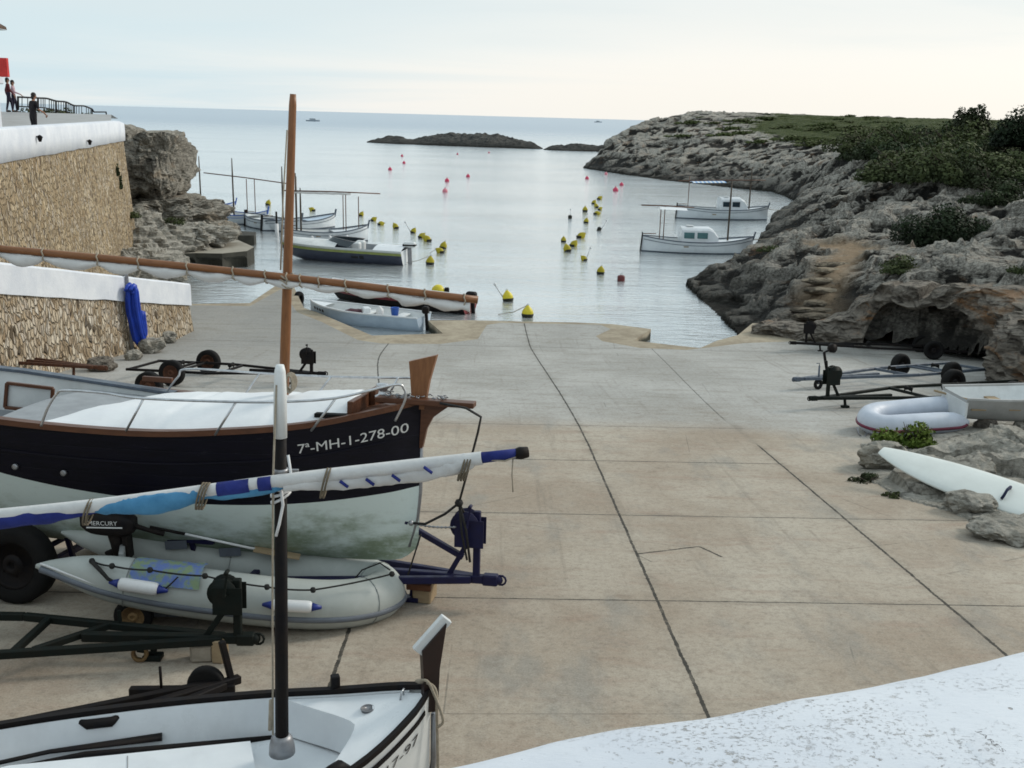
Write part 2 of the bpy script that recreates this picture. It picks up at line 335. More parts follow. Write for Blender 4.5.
# ------------------------------------------------------------------ mesh builder
class MB:
    def __init__(s): s.v = []; s.f = []; s.m = []; s.sm = []
    def add(s, vs, fs, m=0, smooth=True):
        o = len(s.v); s.v += [tuple(v) for v in vs]
        for f in fs: s.f.append(tuple(i + o for i in f)); s.m.append(m); s.sm.append(smooth)
    def box(s, c, d, rot=None, m=0, bev=.0):
        hx, hy, hz = d[0] / 2, d[1] / 2, d[2] / 2; c = Vector(c)
        if isinstance(rot, (int, float)): rot = Matrix.Rotation(rot, 3, 'Z')
        b = bmesh.new(); r = bmesh.ops.create_cube(b, size=1)
        for v in b.verts: v.co = Vector((v.co.x * d[0], v.co.y * d[1], v.co.z * d[2]))
        bev = bev if bev else min(d) * .12
        bmesh.ops.bevel(b, geom=b.edges[:], offset=bev, segments=1, affect='EDGES')
        b.verts.index_update()
        vs = [(rot @ v.co if rot else v.co) + c for v in b.verts]
        s.add(vs, [[v.index for v in f.verts] for f in b.faces], m, False); b.free()
    def bar(s, p0, p1, w, h=None, m=0, up=(0, 0, 1)):
        """square section beam between two points"""
        h = h or w; p0, p1 = Vector(p0), Vector(p1); x = (p1 - p0); L = x.length; x.normalize()
        z = Vector(up); 
        if abs(z.dot(x)) > .95: z = Vector((0, 1, 0))
        y = z.cross(x).normalized(); z = x.cross(y)
        s.box((p0 + p1) / 2, (L, w, h), Matrix((x, y, z)).transposed(), m)
    def tube(s, pts, r, seg=8, m=0, cap=True, flat=1.0, closed=False):
        pts = [Vector(p) for p in pts]; n = len(pts)
        rs = r if isinstance(r, (list, tuple)) else [r] * n
        vs = []; ref = None
        for i, p in enumerate(pts):
            a = pts[(i - 1) % n] if (i > 0 or closed) else p; b = pts[(i + 1) % n] if (i < n - 1 or closed) else p
            tdir = (b - a).normalized()
            if ref is None:
                ref = Vector((0, 0, 1)) if abs(tdir.z) < .9 else Vector((1, 0, 0))
            u = ref.cross(tdir)
            if u.length < 1e-4: u = Vector((1, 0, 0)).cross(tdir)
            u.normalize(); w = tdir.cross(u); ref = w
            for k in range(seg):
                q = 2 * math.pi * k / seg
                vs.append(p + u * (math.cos(q) * rs[i]) + w * (math.sin(q) * rs[i] * flat))
        fs = []
        for i in range(n if closed else n - 1):
            j = (i + 1) % n
            for k in range(seg):
                k2 = (k + 1) % seg
                fs.append((i * seg + k, i * seg + k2, j * seg + k2, j * seg + k))
        if cap and not closed:
            fs.append(tuple(range(seg))[::-1]); fs.append(tuple((n - 1) * seg + k for k in range(seg)))
        s.add(vs, fs, m, True)
    def cyl(s, p0, p1, r0, r1=None, seg=12, m=0): s.tube([p0, p1], [r0, r0 if r1 is None else r1], seg, m)
    def lathe(s, prof, c=(0, 0, 0), axis='Z', seg=16, m=0, rot=None, cap=True):
        c = Vector(c); vs = []; n = len(prof)
        for r, h in prof:
            for k in range(seg):
                q = 2 * math.pi * k / seg; a, b = r * math.cos(q), r * math.sin(q)
                p = Vector((a, b, h)) if axis == 'Z' else Vector((a, h, b)) if axis == 'Y' else Vector((h, a, b))
                if rot: p = rot @ p
                vs.append(c + p)
        fs = [(i * seg + k, i * seg + (k + 1) % seg, (i + 1) * seg + (k + 1) % seg, (i + 1) * seg + k) for i in range(n - 1) for k in range(seg)]
        if cap: fs.append(tuple(range(seg))[::-1]); fs.append(tuple((n - 1) * seg + k for k in range(seg)))
        s.add(vs, fs, m, True)
    def ball(s, c, r, m=0, seg=12):
        rx, ry, rz = r if isinstance(r, (tuple, list)) else (r, r, r); c = Vector(c); n = seg // 2 + 1
        vs = []; fs = []
        for i in range(n):
            th = math.pi * i / (n - 1); ss, cc = max(math.sin(th), .01), math.cos(th)
            for k in range(seg):
                q = 2 * math.pi * k / seg; vs.append(c + Vector((rx * ss * math.cos(q), ry * ss * math.sin(q), rz * cc)))
        for i in range(n - 1):
            for k in range(seg): fs.append((i * seg + k, (i + 1) * seg + k, (i + 1) * seg + (k + 1) % seg, i * seg + (k + 1) % seg))
        s.add(vs, fs, m, True)
    def grid(s, rows, m=0, smooth=True, flip=False, closed=False):
        """rows: list of equally long point lists"""
        nc = len(rows[0]); vs = [p for r in rows for p in r]; fs = []
        for i in range(len(rows) - 1):
            for k in range(nc if closed else nc - 1):
                k2 = (k + 1) % nc
                f = (i * nc + k, i * nc + k2, (i + 1) * nc + k2, (i + 1) * nc + k)
                fs.append(f[::-1] if flip else f)
        mm = m if isinstance(m, int) else 0
        s.add(vs, fs, mm, smooth)
    def prism(s, poly, z0, z1, m=0, smooth=False):
        """poly: list of (x, y); z0/z1 numbers or functions"""
        f0 = z0 if callable(z0) else lambda x, y: z0; f1 = z1 if callable(z1) else lambda x, y: z1
        n = len(poly); vs = [(x, y, f0(x, y)) for x, y in poly] + [(x, y, f1(x, y)) for x, y in poly]
        s.add(vs, [tuple(range(n))[::-1], tuple(range(n, 2 * n))] + [(i, (i + 1) % n, n + (i + 1) % n, n + i) for i in range(n)], m, smooth)
    def build(s, name, mats, parent=None, world=None):
        me = bpy.data.meshes.new(name)
        vs = s.v
        if world is not None:
            inv = world.inverted(); vs = [inv @ Vector(v) for v in vs]
        me.from_pydata([tuple(v) for v in vs], [], s.f)
        for m in (mats if isinstance(mats, (list, tuple)) else [mats]): me.materials.append(m)
        me.polygons.foreach_set('material_index', s.m); me.polygons.foreach_set('use_smooth', s.sm)
        me.update()
        bm = bmesh.new(); bm.from_mesh(me); bmesh.ops.recalc_face_normals(bm, faces=bm.faces[:]); bm.to_mesh(me); bm.free()
        o = bpy.data.objects.new(name, me); COL.objects.link(o)
        if parent is not None: o.parent = parent
        return o

def pieces(mb):
    par = list(range(len(mb.v)))
    def find(a):
        while par[a] != a: par[a] = par[par[a]]; a = par[a]
        return a
    for f in mb.f:
        for q in f[1:]: par[find(q)] = find(f[0])
    out = {}
    for f, m, sm in zip(mb.f, mb.m, mb.sm): out.setdefault(find(f[0]), []).append((f, m, sm))
    res = []
    for fs in out.values():
        q = MB(); mp = {}
        for f, m, sm in fs:
            for i in f:
                if i not in mp: mp[i] = len(q.v); q.v.append(mb.v[i])
            q.f.append(tuple(mp[i] for i in f)); q.m.append(m); q.sm.append(sm)
        res.append(q)
    return res
def tag(o, label=None, cat=None, group=None, kind=None):
    if label: o['label'] = label
    if cat: o['category'] = cat
    if group: o['group'] = group
    if kind: o['kind'] = kind
    return o
class Thing:
    """an Empty at the thing's base; parts are given in world or local coordinates"""
    def __init__(s, name, loc, label, cat, rz=0, group=None, rot=None):
        s.o = bpy.data.objects.new(name, None); COL.objects.link(s.o); s.o.empty_display_size = .2
        s.o.location = loc; s.o.rotation_euler = rot if rot else (0, 0, rz); tag(s.o, label, cat, group)
        from mathutils import Euler
        s.M = Matrix.Translation(Vector(loc)) @ Euler(rot if rot else (0, 0, rz)).to_matrix().to_4x4()
    def w(s, mb, name, mats, parent=None, label=None):      # world-coordinate part
        o = mb.build(name, mats, parent or s.o, s.M)
        if label: o['label'] = label
        return o
    def each(s, mb, name, mats, parent=None, world=True):      # every loose piece becomes a part of its own
        return [(s.w if world else s.p)(q, name, mats, parent) for q in pieces(mb)]
    def p(s, mb, name, mats, parent=None, label=None):      # local-coordinate part
        o = mb.build(name, mats, parent or s.o)
        if label: o['label'] = label
        return o
def single(mb, name, mats, loc, label, cat, group=None, kind=None, rz=0):
    """a thing that is one mesh; mb is in world coordinates"""
    Mx = Matrix.Translation(Vector(loc)) @ Matrix.Rotation(rz, 4, 'Z')
    o = mb.build(name, mats, None, Mx); o.location = loc; o.rotation_euler = (0, 0, rz)
    return tag(o, label, cat, group, kind)
def structure(mb, name, mats): return tag(mb.build(name, mats), kind='structure')
def children(o): return [c for c in bpy.data.objects if c.parent == o]
def copy_tree(o, parent=None):
    c = o.copy(); COL.objects.link(c)
    if parent is not None: c.parent = parent
    for ch in children(o): copy_tree(ch, c)
    return c

def catmull(pts, n):
    """smooth dense curve through points"""
    pts = [Vector(p) for p in pts]; out = []
    for i in range(len(pts) - 1):
        p0, p1, p2, p3 = pts[max(i - 1, 0)], pts[i], pts[i + 1], pts[min(i + 2, len(pts) - 1)]
        for k in range(n):
            t = k / n; out.append(.5 * ((2 * p1) + (p2 - p0) * t + (2 * p0 - 5 * p1 + 4 * p2 - p3) * t * t + (3 * p1 - p0 - 3 * p2 + p3) * t ** 3))
    out.append(pts[-1]); return out
def sag(p0, p1, d, n=10):
    p0, p1 = Vector(p0), Vector(p1)
    return [p0.lerp(p1, i / n) - Vector((0, 0, d * 4 * (i / n) * (1 - i / n))) for i in range(n + 1)]

def text_mb(txt, size, fn, extr=.0):
    """letters as flat mesh, each vertex placed by fn(u, v) -> point; u in 0..width"""
    c = bpy.data.curves.new('lettering', 'FONT'); c.body = txt; c.size = size; c.resolution_u = 3
    o = bpy.data.objects.new('lettering', c); COL.objects.link(o)
    dg = bpy.context.evaluated_depsgraph_get(); dg.update()
    me = bpy.data.meshes.new_from_object(o.evaluated_get(dg))
    bm = bmesh.new(); bm.from_mesh(me); bmesh.ops.triangulate(bm, faces=bm.faces[:])
    bmesh.ops.subdivide_edges(bm, edges=[e for e in bm.edges if e.calc_length() > size * .25], cuts=1)
    bmesh.ops.triangulate(bm, faces=bm.faces[:])
    mb = MB(); bm.verts.index_update()
    wd = max(v.co.x for v in bm.verts)
    mb.add([fn(v.co.x, v.co.y, wd) for v in bm.verts], [[v.index for v in f.verts] for f in bm.faces], 0, False)
    bm.free(); bpy.data.objects.remove(o); bpy.data.curves.remove(c); bpy.data.meshes.remove(me)
    return mb

# ------------------------------------------------------------------ hulls
class Hull:
    """local frame: bow at x=0, stern at x=-L, y to port, z up. rows: (d, half beam, sheer, keel, fullness)"""
    def __init__(s, rows):
        s.L = rows[-1][0]; D = [r[0] for r in rows]
        dense = catmull([(r[0], r[1], r[2]) for r in rows], 12); dense2 = catmull([(r[0], r[3], r[4]) if False else (r[0], r[3], r[4]) for r in rows], 12)
        s.dx = [p.x for p in dense]; s._b = [p.y for p in dense]; s._s = [p.z for p in dense]; s._k = [p.y for p in dense2]; s._e = [p.z for p in dense2]
    def b(s, d): return float(np.interp(d, s.dx, s._b))
    def sh(s, d): return float(np.interp(d, s.dx, s._s))
    def k(s, d): return float(np.interp(d, s.dx, s._k))
    def e(s, d): return float(np.interp(d, s.dx, s._e))
    def hb(s, d, z):
        k, h = s.k(d), s.sh(d); v = min(max((z - k) / (h - k), 0), 1.05)
        return max(s.b(d) * v ** s.e(d), .012)
    def shell(s, wl=None, nd=36, nv=8, transom=False, off=0.0):
        mb = MB(); ds = [s.L * (1 - math.cos(math.pi * .5 * (i / nd)) ** 1) if False else s.L * (i / nd) ** 1.35 for i in range(nd + 1)]
        for side in (1, -1):
            for part in (0, 1):
                rows = []
                for d in ds:
                    k, h = s.k(d), s.sh(d); w = k + (h - k) * .5 if wl is None else min(max(wl(d) if callable(wl) else wl, k + .01), h - .01)
                    a, bb = (k, w) if part == 0 else (w, h)
                    rows.append([(-d, side * (s.hb(d, a + (bb - a) * j / nv) + off), a + (bb - a) * j / nv) for j in range(nv + 1)])
                mb.grid(rows, 1 if part == 0 and wl is not None else 0, True, flip=side < 0)
        if transom:
            d = s.L; k, h = s.k(d), s.sh(d); zz = [k + (h - k) * j / 10 for j in range(11)]
            mb.grid([[(-d, s.hb(d, z), z) for z in zz], [(-d, -s.hb(d, z), z) for z in zz]], 0, False)
        return mb
    def inner(s, zf, t=.03, nd=30, d0=.12, d1=None, transom=False):
        """inside skin from sheer down to floor height zf(d), plus the floor"""
        mb = MB(); d1 = d1 or s.L - .05; ds = [d0 + (d1 - d0) * i / nd for i in range(nd + 1)]; fl = []
        for side in (1, -1):
            rows = []
            for d in ds:
                f = zf(d) if callable(zf) else zf; h = s.sh(d); f = min(max(f, s.k(d) + .03), h - .02)
                rows.append([(-d, side * max(s.hb(d, f + (h - f) * j / 5) - t, .006), f + (h - f) * j / 5) for j in range(6)])
            mb.grid(rows, 0, True, flip=side > 0); fl.append([r[0] for r in rows])
        mb.grid([[a, ((a[0] + b_[0]) / 2, 0, a[2]), b_] for a, b_ in zip(*fl)], 0, True)
        return mb
    def rail(s, w, h, dz=0.0, d0=0.0, d1=None, out=0.0, both=True, nd=40):
        """strip along the sheer, both sides"""
        mb = MB(); d1 = d1 or s.L
        rows = []
        for side in (1, -1):
            for i in (range(nd, -1, -1) if side > 0 else range(nd + 1)):
                d = d0 + (d1 - d0) * (i / nd) ** 1.2; y = s.b(d) + out; z = s.sh(d) + dz
                yi, yo = max(y - w, 0.004), y
                rows.append([(-d, side * yi, z - h / 2), (-d, side * yo, z - h / 2), (-d, side * yo, z + h / 2), (-d, side * yi, z + h / 2)])
        mb.grid(rows, 0, False, closed=True)
        for r in (rows[0], rows[-1]): mb.add(r, [(0, 1, 2, 3)], 0, False)
        return mb
    def deck(s, d0, d1, dz=0.0, camber=.03, inset=.02, nd=16, ny=8):
        mb = MB(); rows = []
        for i in range(nd + 1):
            d = d0 + (d1 - d0) * i / nd; b_ = max(s.b(d) - inset, .004)
            rows.append([(-d, b_ * (2 * j / ny - 1), s.sh(d) + dz + camber * (1 - (2 * j / ny - 1) ** 2)) for j in range(ny + 1)])
        mb.grid(rows, 0, True); return mb
    def stamp(s, txt, size, d_start, d_end, zoff, side=-1, eps=.006):
        def fn(u, v, wd):
            d = d_start + (d_end - d_start) * u / wd; z = s.sh(d) + zoff + v
            return (-d, side * (s.hb(d, z) + eps), z)
        return text_mb(txt, size, fn)

def llaut_rows(L, B, H0=.62, bow=.32, stern=.22, keel=-.25):
    return [(0, .015, H0 + bow, keel + .12, .9), (L * .05, B * .16, H0 + bow * .82, keel + .02, .75), (L * .15, B * .33, H0 + bow * .5, keel, .55), (L * .32, B * .46, H0 + bow * .12, keel, .42),
            (L * .52, B * .5, H0, keel, .38), (L * .72, B * .45, H0 + stern * .2, keel, .42), (L * .87, B * .30, H0 + stern * .6, keel, .55), (L * .96, B * .13, H0 + stern * .92, keel + .02, .75), (L, .015, H0 + stern, keel + .1, .9)]

# ------------------------------------------------------------------ wheels, trailers
def tyre_mb(r, w, inner=.62, axis='Y'):
    mb = MB(); ri = r * inner
    prof = [(ri, -w * .42), (r * .80, -w * .5), (r * .93, -w * .46), (r, -w * .30), (r * 1.0, 0), (r, w * .30), (r * .93, w * .46), (r * .80, w * .5), (ri, w * .42)]
    prof = prof + [(ri * .98, 0), prof[0]]
    mb.lathe(prof, (0, 0, 0), axis, 28, cap=False); return mb
def rim_mb(r, w):
    mb = MB(); mb.lathe([(r * .64, -w * .30), (r * .60, -w * .40), (r * .56, -w * .3), (r * .30, -w * .22), (r * .22, -w * .42), (r * .1, -w * .44), (r * .1, w * .44), (r * .22, w * .42), (r * .30, w * .22), (r * .56, w * .3), (r * .60, w * .40), (r * .64, w * .30)], (0, 0, 0), 'Y', 20)
    for k in range(5):
        q = 2 * math.pi * k / 5
        for sy in (-1, 1): mb.cyl((r * .3 * math.cos(q), sy * w * .2, r * .3 * math.sin(q)), (r * .3 * math.cos(q), sy * w * .3, r * .3 * math.sin(q)), r * .035, None, 6)
    return mb
def put_wheel(T, c, r, w, rimmat, rz=0.0, name='wheel', label=None):
    """c is local to the thing"""
    ty = T.p(tyre_mb(r, w), name, BLACK); ty.location = c; ty.rotation_euler = (0, 0, rz)
    rm = T.p(rim_mb(r, w), 'rim', rimmat, parent=ty)
    if label: ty['label'] = label
    return ty
def winch(T, x, h0, h, mat, drum_r=.11, lean=.0, post=.07, plate=True, y=0.0, handle=True):
    """winch post standing on the drawbar at local x, with drum, side plates and bow stop"""
    mb = MB(); mb.bar((x, y, h0), (x + lean, y, h0 + h), post, post, up=(0, 1, 0))
    mb.bar((x - .30, y, h0), (x - .06 + lean * .5, y, h0 + h * .62), post * .75, post * .75, up=(0, 1, 0))
    po = T.p(mb, 'winch_post', mat)
    mb = MB(); cx, cz = x - .10 + lean, h0 + h * .80
    for s_ in (-1, 1):
        mb.box((cx + .03, y + s_ * .085, cz - drum_r * .55), (drum_r * 2.0, .012, drum_r * 1.9), None)
        mb.lathe([(drum_r, 0), (drum_r, .014)], (cx - .02, y + s_ * .07 - .007, cz), 'Y', 20)
    mb.lathe([(drum_r * .8, -.065), (drum_r * .78, .065)], (cx - .02, y, cz), 'Y', 16)
    T.p(mb, 'winch_drum', mat, parent=po)
    if handle:
        mb = MB(); mb.cyl((cx + .02, y - .09, cz), (cx + .02, y - .16, cz), .012); mb.bar((cx + .02, y - .16, cz), (cx + .06, y - .16, cz + .24), .02); mb.cyl((cx + .06, y - .16, cz + .24), (cx + .06, y - .24, cz + .24), .018)
        T.p(mb, 'winch_handle', mat, parent=po)
    return po
def trailer(name, hitch, head, label, mat, L=3.6, bar_h=.38, beam=.06, tongue=.9, track=1.3, wr=.28, ww=.17, rim=GALV, winch_x=-.28, wh=.62, jockey=None, group=None, vee=True, rise=0.0, drum=.11, cat='boat trailer', wheels=(1, -1), rollers=True, coupling=True):
    """hitch: ground point below the coupling. head: direction the coupling points to (radians). Local x runs forward to the coupling."""
    sl = -TS * math.sin(head)
    T = Thing(name, hitch, label, cat, group=group, rot=(-TS * math.cos(head), -sl * 0 + math.atan(TS * math.sin(head)), head))
    mb = MB(); hw = track / 2 - .12
    mb.bar((0, 0, bar_h), (-tongue - .5, 0, bar_h), beam * 1.15)
    for s_ in (1, -1):
        if vee:
            mb.bar((-.15, s_ * .04, bar_h), (-tongue - 1.2, s_ * hw, bar_h + rise * .5), beam)
            mb.bar((-tongue - 1.2, s_ * hw, bar_h + rise * .5), (-L, s_ * hw, bar_h + rise), beam)
        else:
            mb.bar((-tongue, s_ * .03, bar_h), (-tongue - .5, s_ * hw, bar_h), beam); mb.bar((-tongue - .5, s_ * hw, bar_h), (-L, s_ * hw, bar_h), beam)
    for d in (tongue + .95, (tongue + 1.2 + L) / 2, L - .05): mb.bar((-d, -hw * (min(1, d / (tongue + 1.2))), bar_h + rise * .5), (-d, hw * (min(1, d / (tongue + 1.2))), bar_h + rise * .5), beam * .9)
    fr = T.p(mb, 'frame', mat)
    mb = MB(); mb.box((.05, 0, bar_h), (.16, beam * 1.5, beam * 1.5)); mb.ball((.13, 0, bar_h), .05)
    if coupling: mb.tube([(.16 + .05 * math.cos(q), .0, bar_h - .0 + .05 * math.sin(q)) for q in [i * math.pi / 5 for i in range(10)]], .012, 6, closed=True)
    if coupling: T.p(mb, 'coupling', mat, parent=fr)
    ax = -L * .72
    mb = MB(); mb.cyl((ax, -track / 2, wr), (ax, track / 2, wr), .03)
    for s_ in (1, -1): mb.bar((ax, s_ * hw, wr), (ax + .12, s_ * hw, bar_h + rise), .05)
    T.p(mb, 'axle', mat)
    for s_ in wheels: put_wheel(T, (ax, s_ * (track / 2 + ww * .4), wr), wr, ww, rim)
    if wh: winch(T, winch_x, bar_h, wh, mat, drum)
    if jockey:
        jx, jr = jockey; mb = MB(); mb.cyl((jx, .10, jr), (jx, .10, bar_h + .32), .024); mb.bar((jx, .1, bar_h), (jx, 0, bar_h), .05); mb.tube([(jx, .1, bar_h + .32), (jx, .1, bar_h + .38), (jx + .1, .1, bar_h + .38)], .01, 6)
        jk = T.p(mb, 'jockey_leg', mat)
        w = T.p(tyre_mb(jr, .07, .5), 'jockey_wheel', BLACK, parent=jk); w.location = (jx, .10, jr)
    else:
        mb = MB(); mb.bar((-.75, 0, bar_h - .02), (-.78, 0, .06), .05, .05, up=(0, 1, 0)); mb.box((-.78, 0, .03), (.16, .12, .05)); T.p(mb, 'prop_stand', mat)
    if rollers:
        for d in (tongue + .95, (tongue + 1.2 + L) / 2):
            mb = MB(); mb.lathe([(.03, -.11), (.055, -.09), (.035, 0), (.055, .09), (.03, .11)], (-d, 0, bar_h + rise * .5 + .10), 'Y', 12); mb.bar((-d, -.12, bar_h + rise * .5), (-d, -.12, bar_h + rise * .5 + .12), .02, up=(0, 1, 0)); mb.bar((-d, .12, bar_h + rise * .5), (-d, .12, bar_h + rise * .5 + .12), .02, up=(0, 1, 0))
            T.p(mb, 'keel_roller', BLACK)
    return T
# ================================================================== SKY AND LIGHT
wd = bpy.data.worlds.new('World'); S.world = wd; wd.use_nodes = True
nt = wd.node_tree; bg = nt.nodes['Background']; L_ = nt.links.new
SUN_EL, SUN_AZ = R(30), R(62)      # azimuth from +Y towards +X
sky = nt.nodes.new('ShaderNodeTexSky'); sky.sky_type = 'NISHITA'; sky.sun_disc = False
sky.sun_elevation = SUN_EL; sky.sun_rotation = SUN_AZ; sky.air_density = 1.2; sky.dust_density = 2.5
tc = nt.nodes.new('ShaderNodeTexCoord'); sp = nt.nodes.new('ShaderNodeSeparateXYZ'); L_(tc.outputs['Generated'], sp.inputs[0])
def wm(op, a, b=0.0):
    o = nt.nodes.new('ShaderNodeMath'); o.operation = op
    for i, q in enumerate((a, b)):
        if isinstance(q, (int, float)): o.inputs[i].default_value = q
        else: L_(q, o.inputs[i])
    return o.outputs[0]
def wr_(v, lo, hi, a=0.0, b=1.0):
    o = nt.nodes.new('ShaderNodeMapRange'); o.interpolation_type = 'SMOOTHSTEP'; L_(v, o.inputs[0])
    for i, q in enumerate((lo, hi, a, b)): o.inputs[i + 1].default_value = q
    return o.outputs[0]
def wmix(f, a, b):
    o = nt.nodes.new('ShaderNodeMix'); o.data_type = 'RGBA'
    for i, q in ((0, f), (6, a), (7, b)):
        if isinstance(q, (int, float)): o.inputs[i].default_value = q
        elif isinstance(q, tuple): o.inputs[i].default_value = (*q, 1)
        else: L_(q, o.inputs[i])
    return o.outputs[2]
sx, sy, sz = sp.outputs
zz = wm('ADD', wm('MAXIMUM', sz, 0.0), .06)
cv = nt.nodes.new('ShaderNodeCombineXYZ'); L_(wm('DIVIDE', sx, zz), cv.inputs[0]); L_(wm('DIVIDE', sy, zz), cv.inputs[1])
def wnoise(scale, det, dist=0.0, stretch=(1, 1, 1)):
    mp = nt.nodes.new('ShaderNodeMapping'); mp.inputs['Scale'].default_value = stretch; L_(cv.outputs[0], mp.inputs[0])
    o = nt.nodes.new('ShaderNodeTexNoise'); o.inputs['Scale'].default_value = scale; o.inputs['Detail'].default_value = det; o.inputs['Roughness'].default_value = .55; o.inputs['Distortion'].default_value = dist
    L_(mp.outputs[0], o.inputs['Vector']); return o.outputs['Fac']
K = 10.0      # cloud colours are given in the sky texture's own units, Background strength is 0.1
n_big = wnoise(.22, 6, .6, (.55, 1.0, 1)); n_sm = wnoise(.6, 4, .3, (.6, 1.0, 1))
side = wm('ADD', wm('MULTIPLY', sx, .55), wm('MULTIPLY', sz, -1.6))               # creamier low and to the right
cream = wr_(wm('ADD', side, wm('MULTIPLY', wm('SUBTRACT', n_big, .5), .6)), -.30, .03)
cloud = wmix(cream, (.555 * K, .675 * K, .725 * K), (.80 * K, .79 * K, .755 * K))
dk = wm('MULTIPLY', wr_(n_sm, .44, .66), wr_(sz, .03, .12))
cloud = wmix(wm('MULTIPLY', dk, .55), cloud, (.60 * K, .675 * K, .70 * K))
cloud = wmix(wm('MULTIPLY', wr_(sz, .045, .10), .45), cloud, (.60 * K, .665 * K, .685 * K))
glow = wm('MULTIPLY', wr_(sz, .075, .0), wr_(sx, -.25, .18))
cloud = wmix(wm('MULTIPLY', glow, .8), cloud, (.82 * K, .795 * K, .735 * K))
col = wmix(.90, sky.outputs[0], cloud)
L_(col, bg.inputs['Color']); bg.inputs['Strength'].default_value = .127
sl_ = bpy.data.lights.new('sun', 'SUN'); so = bpy.data.objects.new('sun', sl_); COL.objects.link(so)
sl_.energy = 1.9; sl_.angle = R(14); sl_.color = (1.0, .93, .82)
sd = Vector((math.sin(SUN_AZ) * math.cos(SUN_EL), math.cos(SUN_AZ) * math.cos(SUN_EL), math.sin(SUN_EL)))
so.rotation_euler = sd.to_track_quat('Z', 'Y').to_euler(); so.location = (30, 10, 40)

# ================================================================== SETTING
CONC = mat_concrete()
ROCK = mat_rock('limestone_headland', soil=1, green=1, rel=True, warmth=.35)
ROCKL = mat_rock('limestone_pale', dark=(.10, .095, .085), mid=(.32, .30, .255), light=(.54, .51, .45), warm=(.38, .30, .20), warmth=.35, black=0, side=.1, bias=.09)
ROCKC = mat_rock('limestone_warm_cliff', dark=(.06, .052, .046), mid=(.22, .195, .165), light=(.37, .33, .28), warm=(.36, .19, .085), warmth=.95, black=0, side=.12, bias=.03)
ROCKD = mat_rock('dark_rock', dark=(.022, .022, .022), mid=(.065, .064, .06), light=(.13, .128, .118), warm=(.10, .07, .05), warmth=.4, sc=.5)
# sea: one sheet to the horizon
mb = MB(); q = 9000
mb.add([(-q, -20, 0), (q, -20, 0), (q, q * 1.6, 0), (-q, q * 1.6, 0)], [(0, 1, 2, 3)], 0, False)
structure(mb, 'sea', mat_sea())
mb = MB(); mb.add([(-400, -30, -2.5), (400, -30, -2.5), (400, 500, -2.5), (-400, 500, -2.5)], [(0, 1, 2, 3)], 0, False)
structure(mb, 'seabed', M('seabed_sand', (.10, .12, .09), .9, (.05, .07, .06), .5, .8))
# slipway: the slope (with a fine grid) and the flat quay at its foot
mb = MB(); xs = [-12.2, 26]
rows = [[(x, y, Z0 - TS * y) for x in (-12.5, -6, 0, 6, 12, 18, 26)] for y in (-4, 4, 12, 20, 28, 31.713)]
mb.grid(rows, 0, False)
mb.add([(-12.5, -4, 3.73), (26, -4, 3.73), (26, -4, 0), (-12.5, -4, 0)], [(0, 1, 2, 3)], 0, False)
structure(mb, 'slipway', CONC)
qp = [(188, 304), (250, 303), (278, 284), (292, 283), (304, 308), (318, 312.5), (372, 335.5), (443, 333.5), (428, 320.5), (470, 320.2), (525, 321.5), (575, 322.3), (612, 324), (651, 329), (634, 340.5), (668, 344.5), (700, 348), (716, 341), (738, 335)]
poly = [on(x, y, .35) for x, y in qp]; poly = [(p.x, p.y) for p in poly]
poly = [(-12.5, 31.713), (-12.5, poly[0][1] + .2)] + poly + [(9.6, 36.5), (26, 36.5), (26, 31.713)]
mb = MB(); mb.prism(poly, -2.4, .35)
QT = NT('quay_edge_concrete'); _p = QT.coord('World'); _n = QT.noise(_p, 1.3, 8, .7); _n2 = QT.noise(_p, 13, 5, .7)
_c = QT.mix(QT.ramp(_n, .35, .65), (.27, .225, .165), (.40, .345, .26)); _c = QT.mix(QT.ramp(_n2, .45, .75, 0, .5), _c, (.19, .16, .12))
_zz = QT.xyz(_p)[2]; _c = QT.mix(QT.ramp(QT.math('ADD', _zz, QT.math('MULTIPLY', QT.math('SUBTRACT', _n, .5), .3)), .30, .12), _c, (.035, .036, .026))
structure(mb, 'quay', QT.done(_c, .9, 0, QT.bump(_n2, .4, .02), .2))
scp = [(250, 306), (281, 289), (297, 312), (322, 322), (358, 340), (380, 347), (440, 344), (478, 339), (483, 331), (487, 325), (500, 322.8), (600, 324.6), (611, 329), (596, 336), (602, 341), (640, 348), (690, 353), (745, 343), (800, 341)]
pl = [on(x, y, .354) for x, y in scp]; pl = [(-12.5, 31.713), (-12.5, 37.5)] + [(p.x, max(p.y, 31.76)) for p in pl] + [(26, 35.5), (26, 31.713)]
mb = MB(); n = len(pl); mb.add([(x, y, .354) for x, y in pl], [tuple(range(n))], 0, False)
structure(mb, 'quay_screed', CONC)

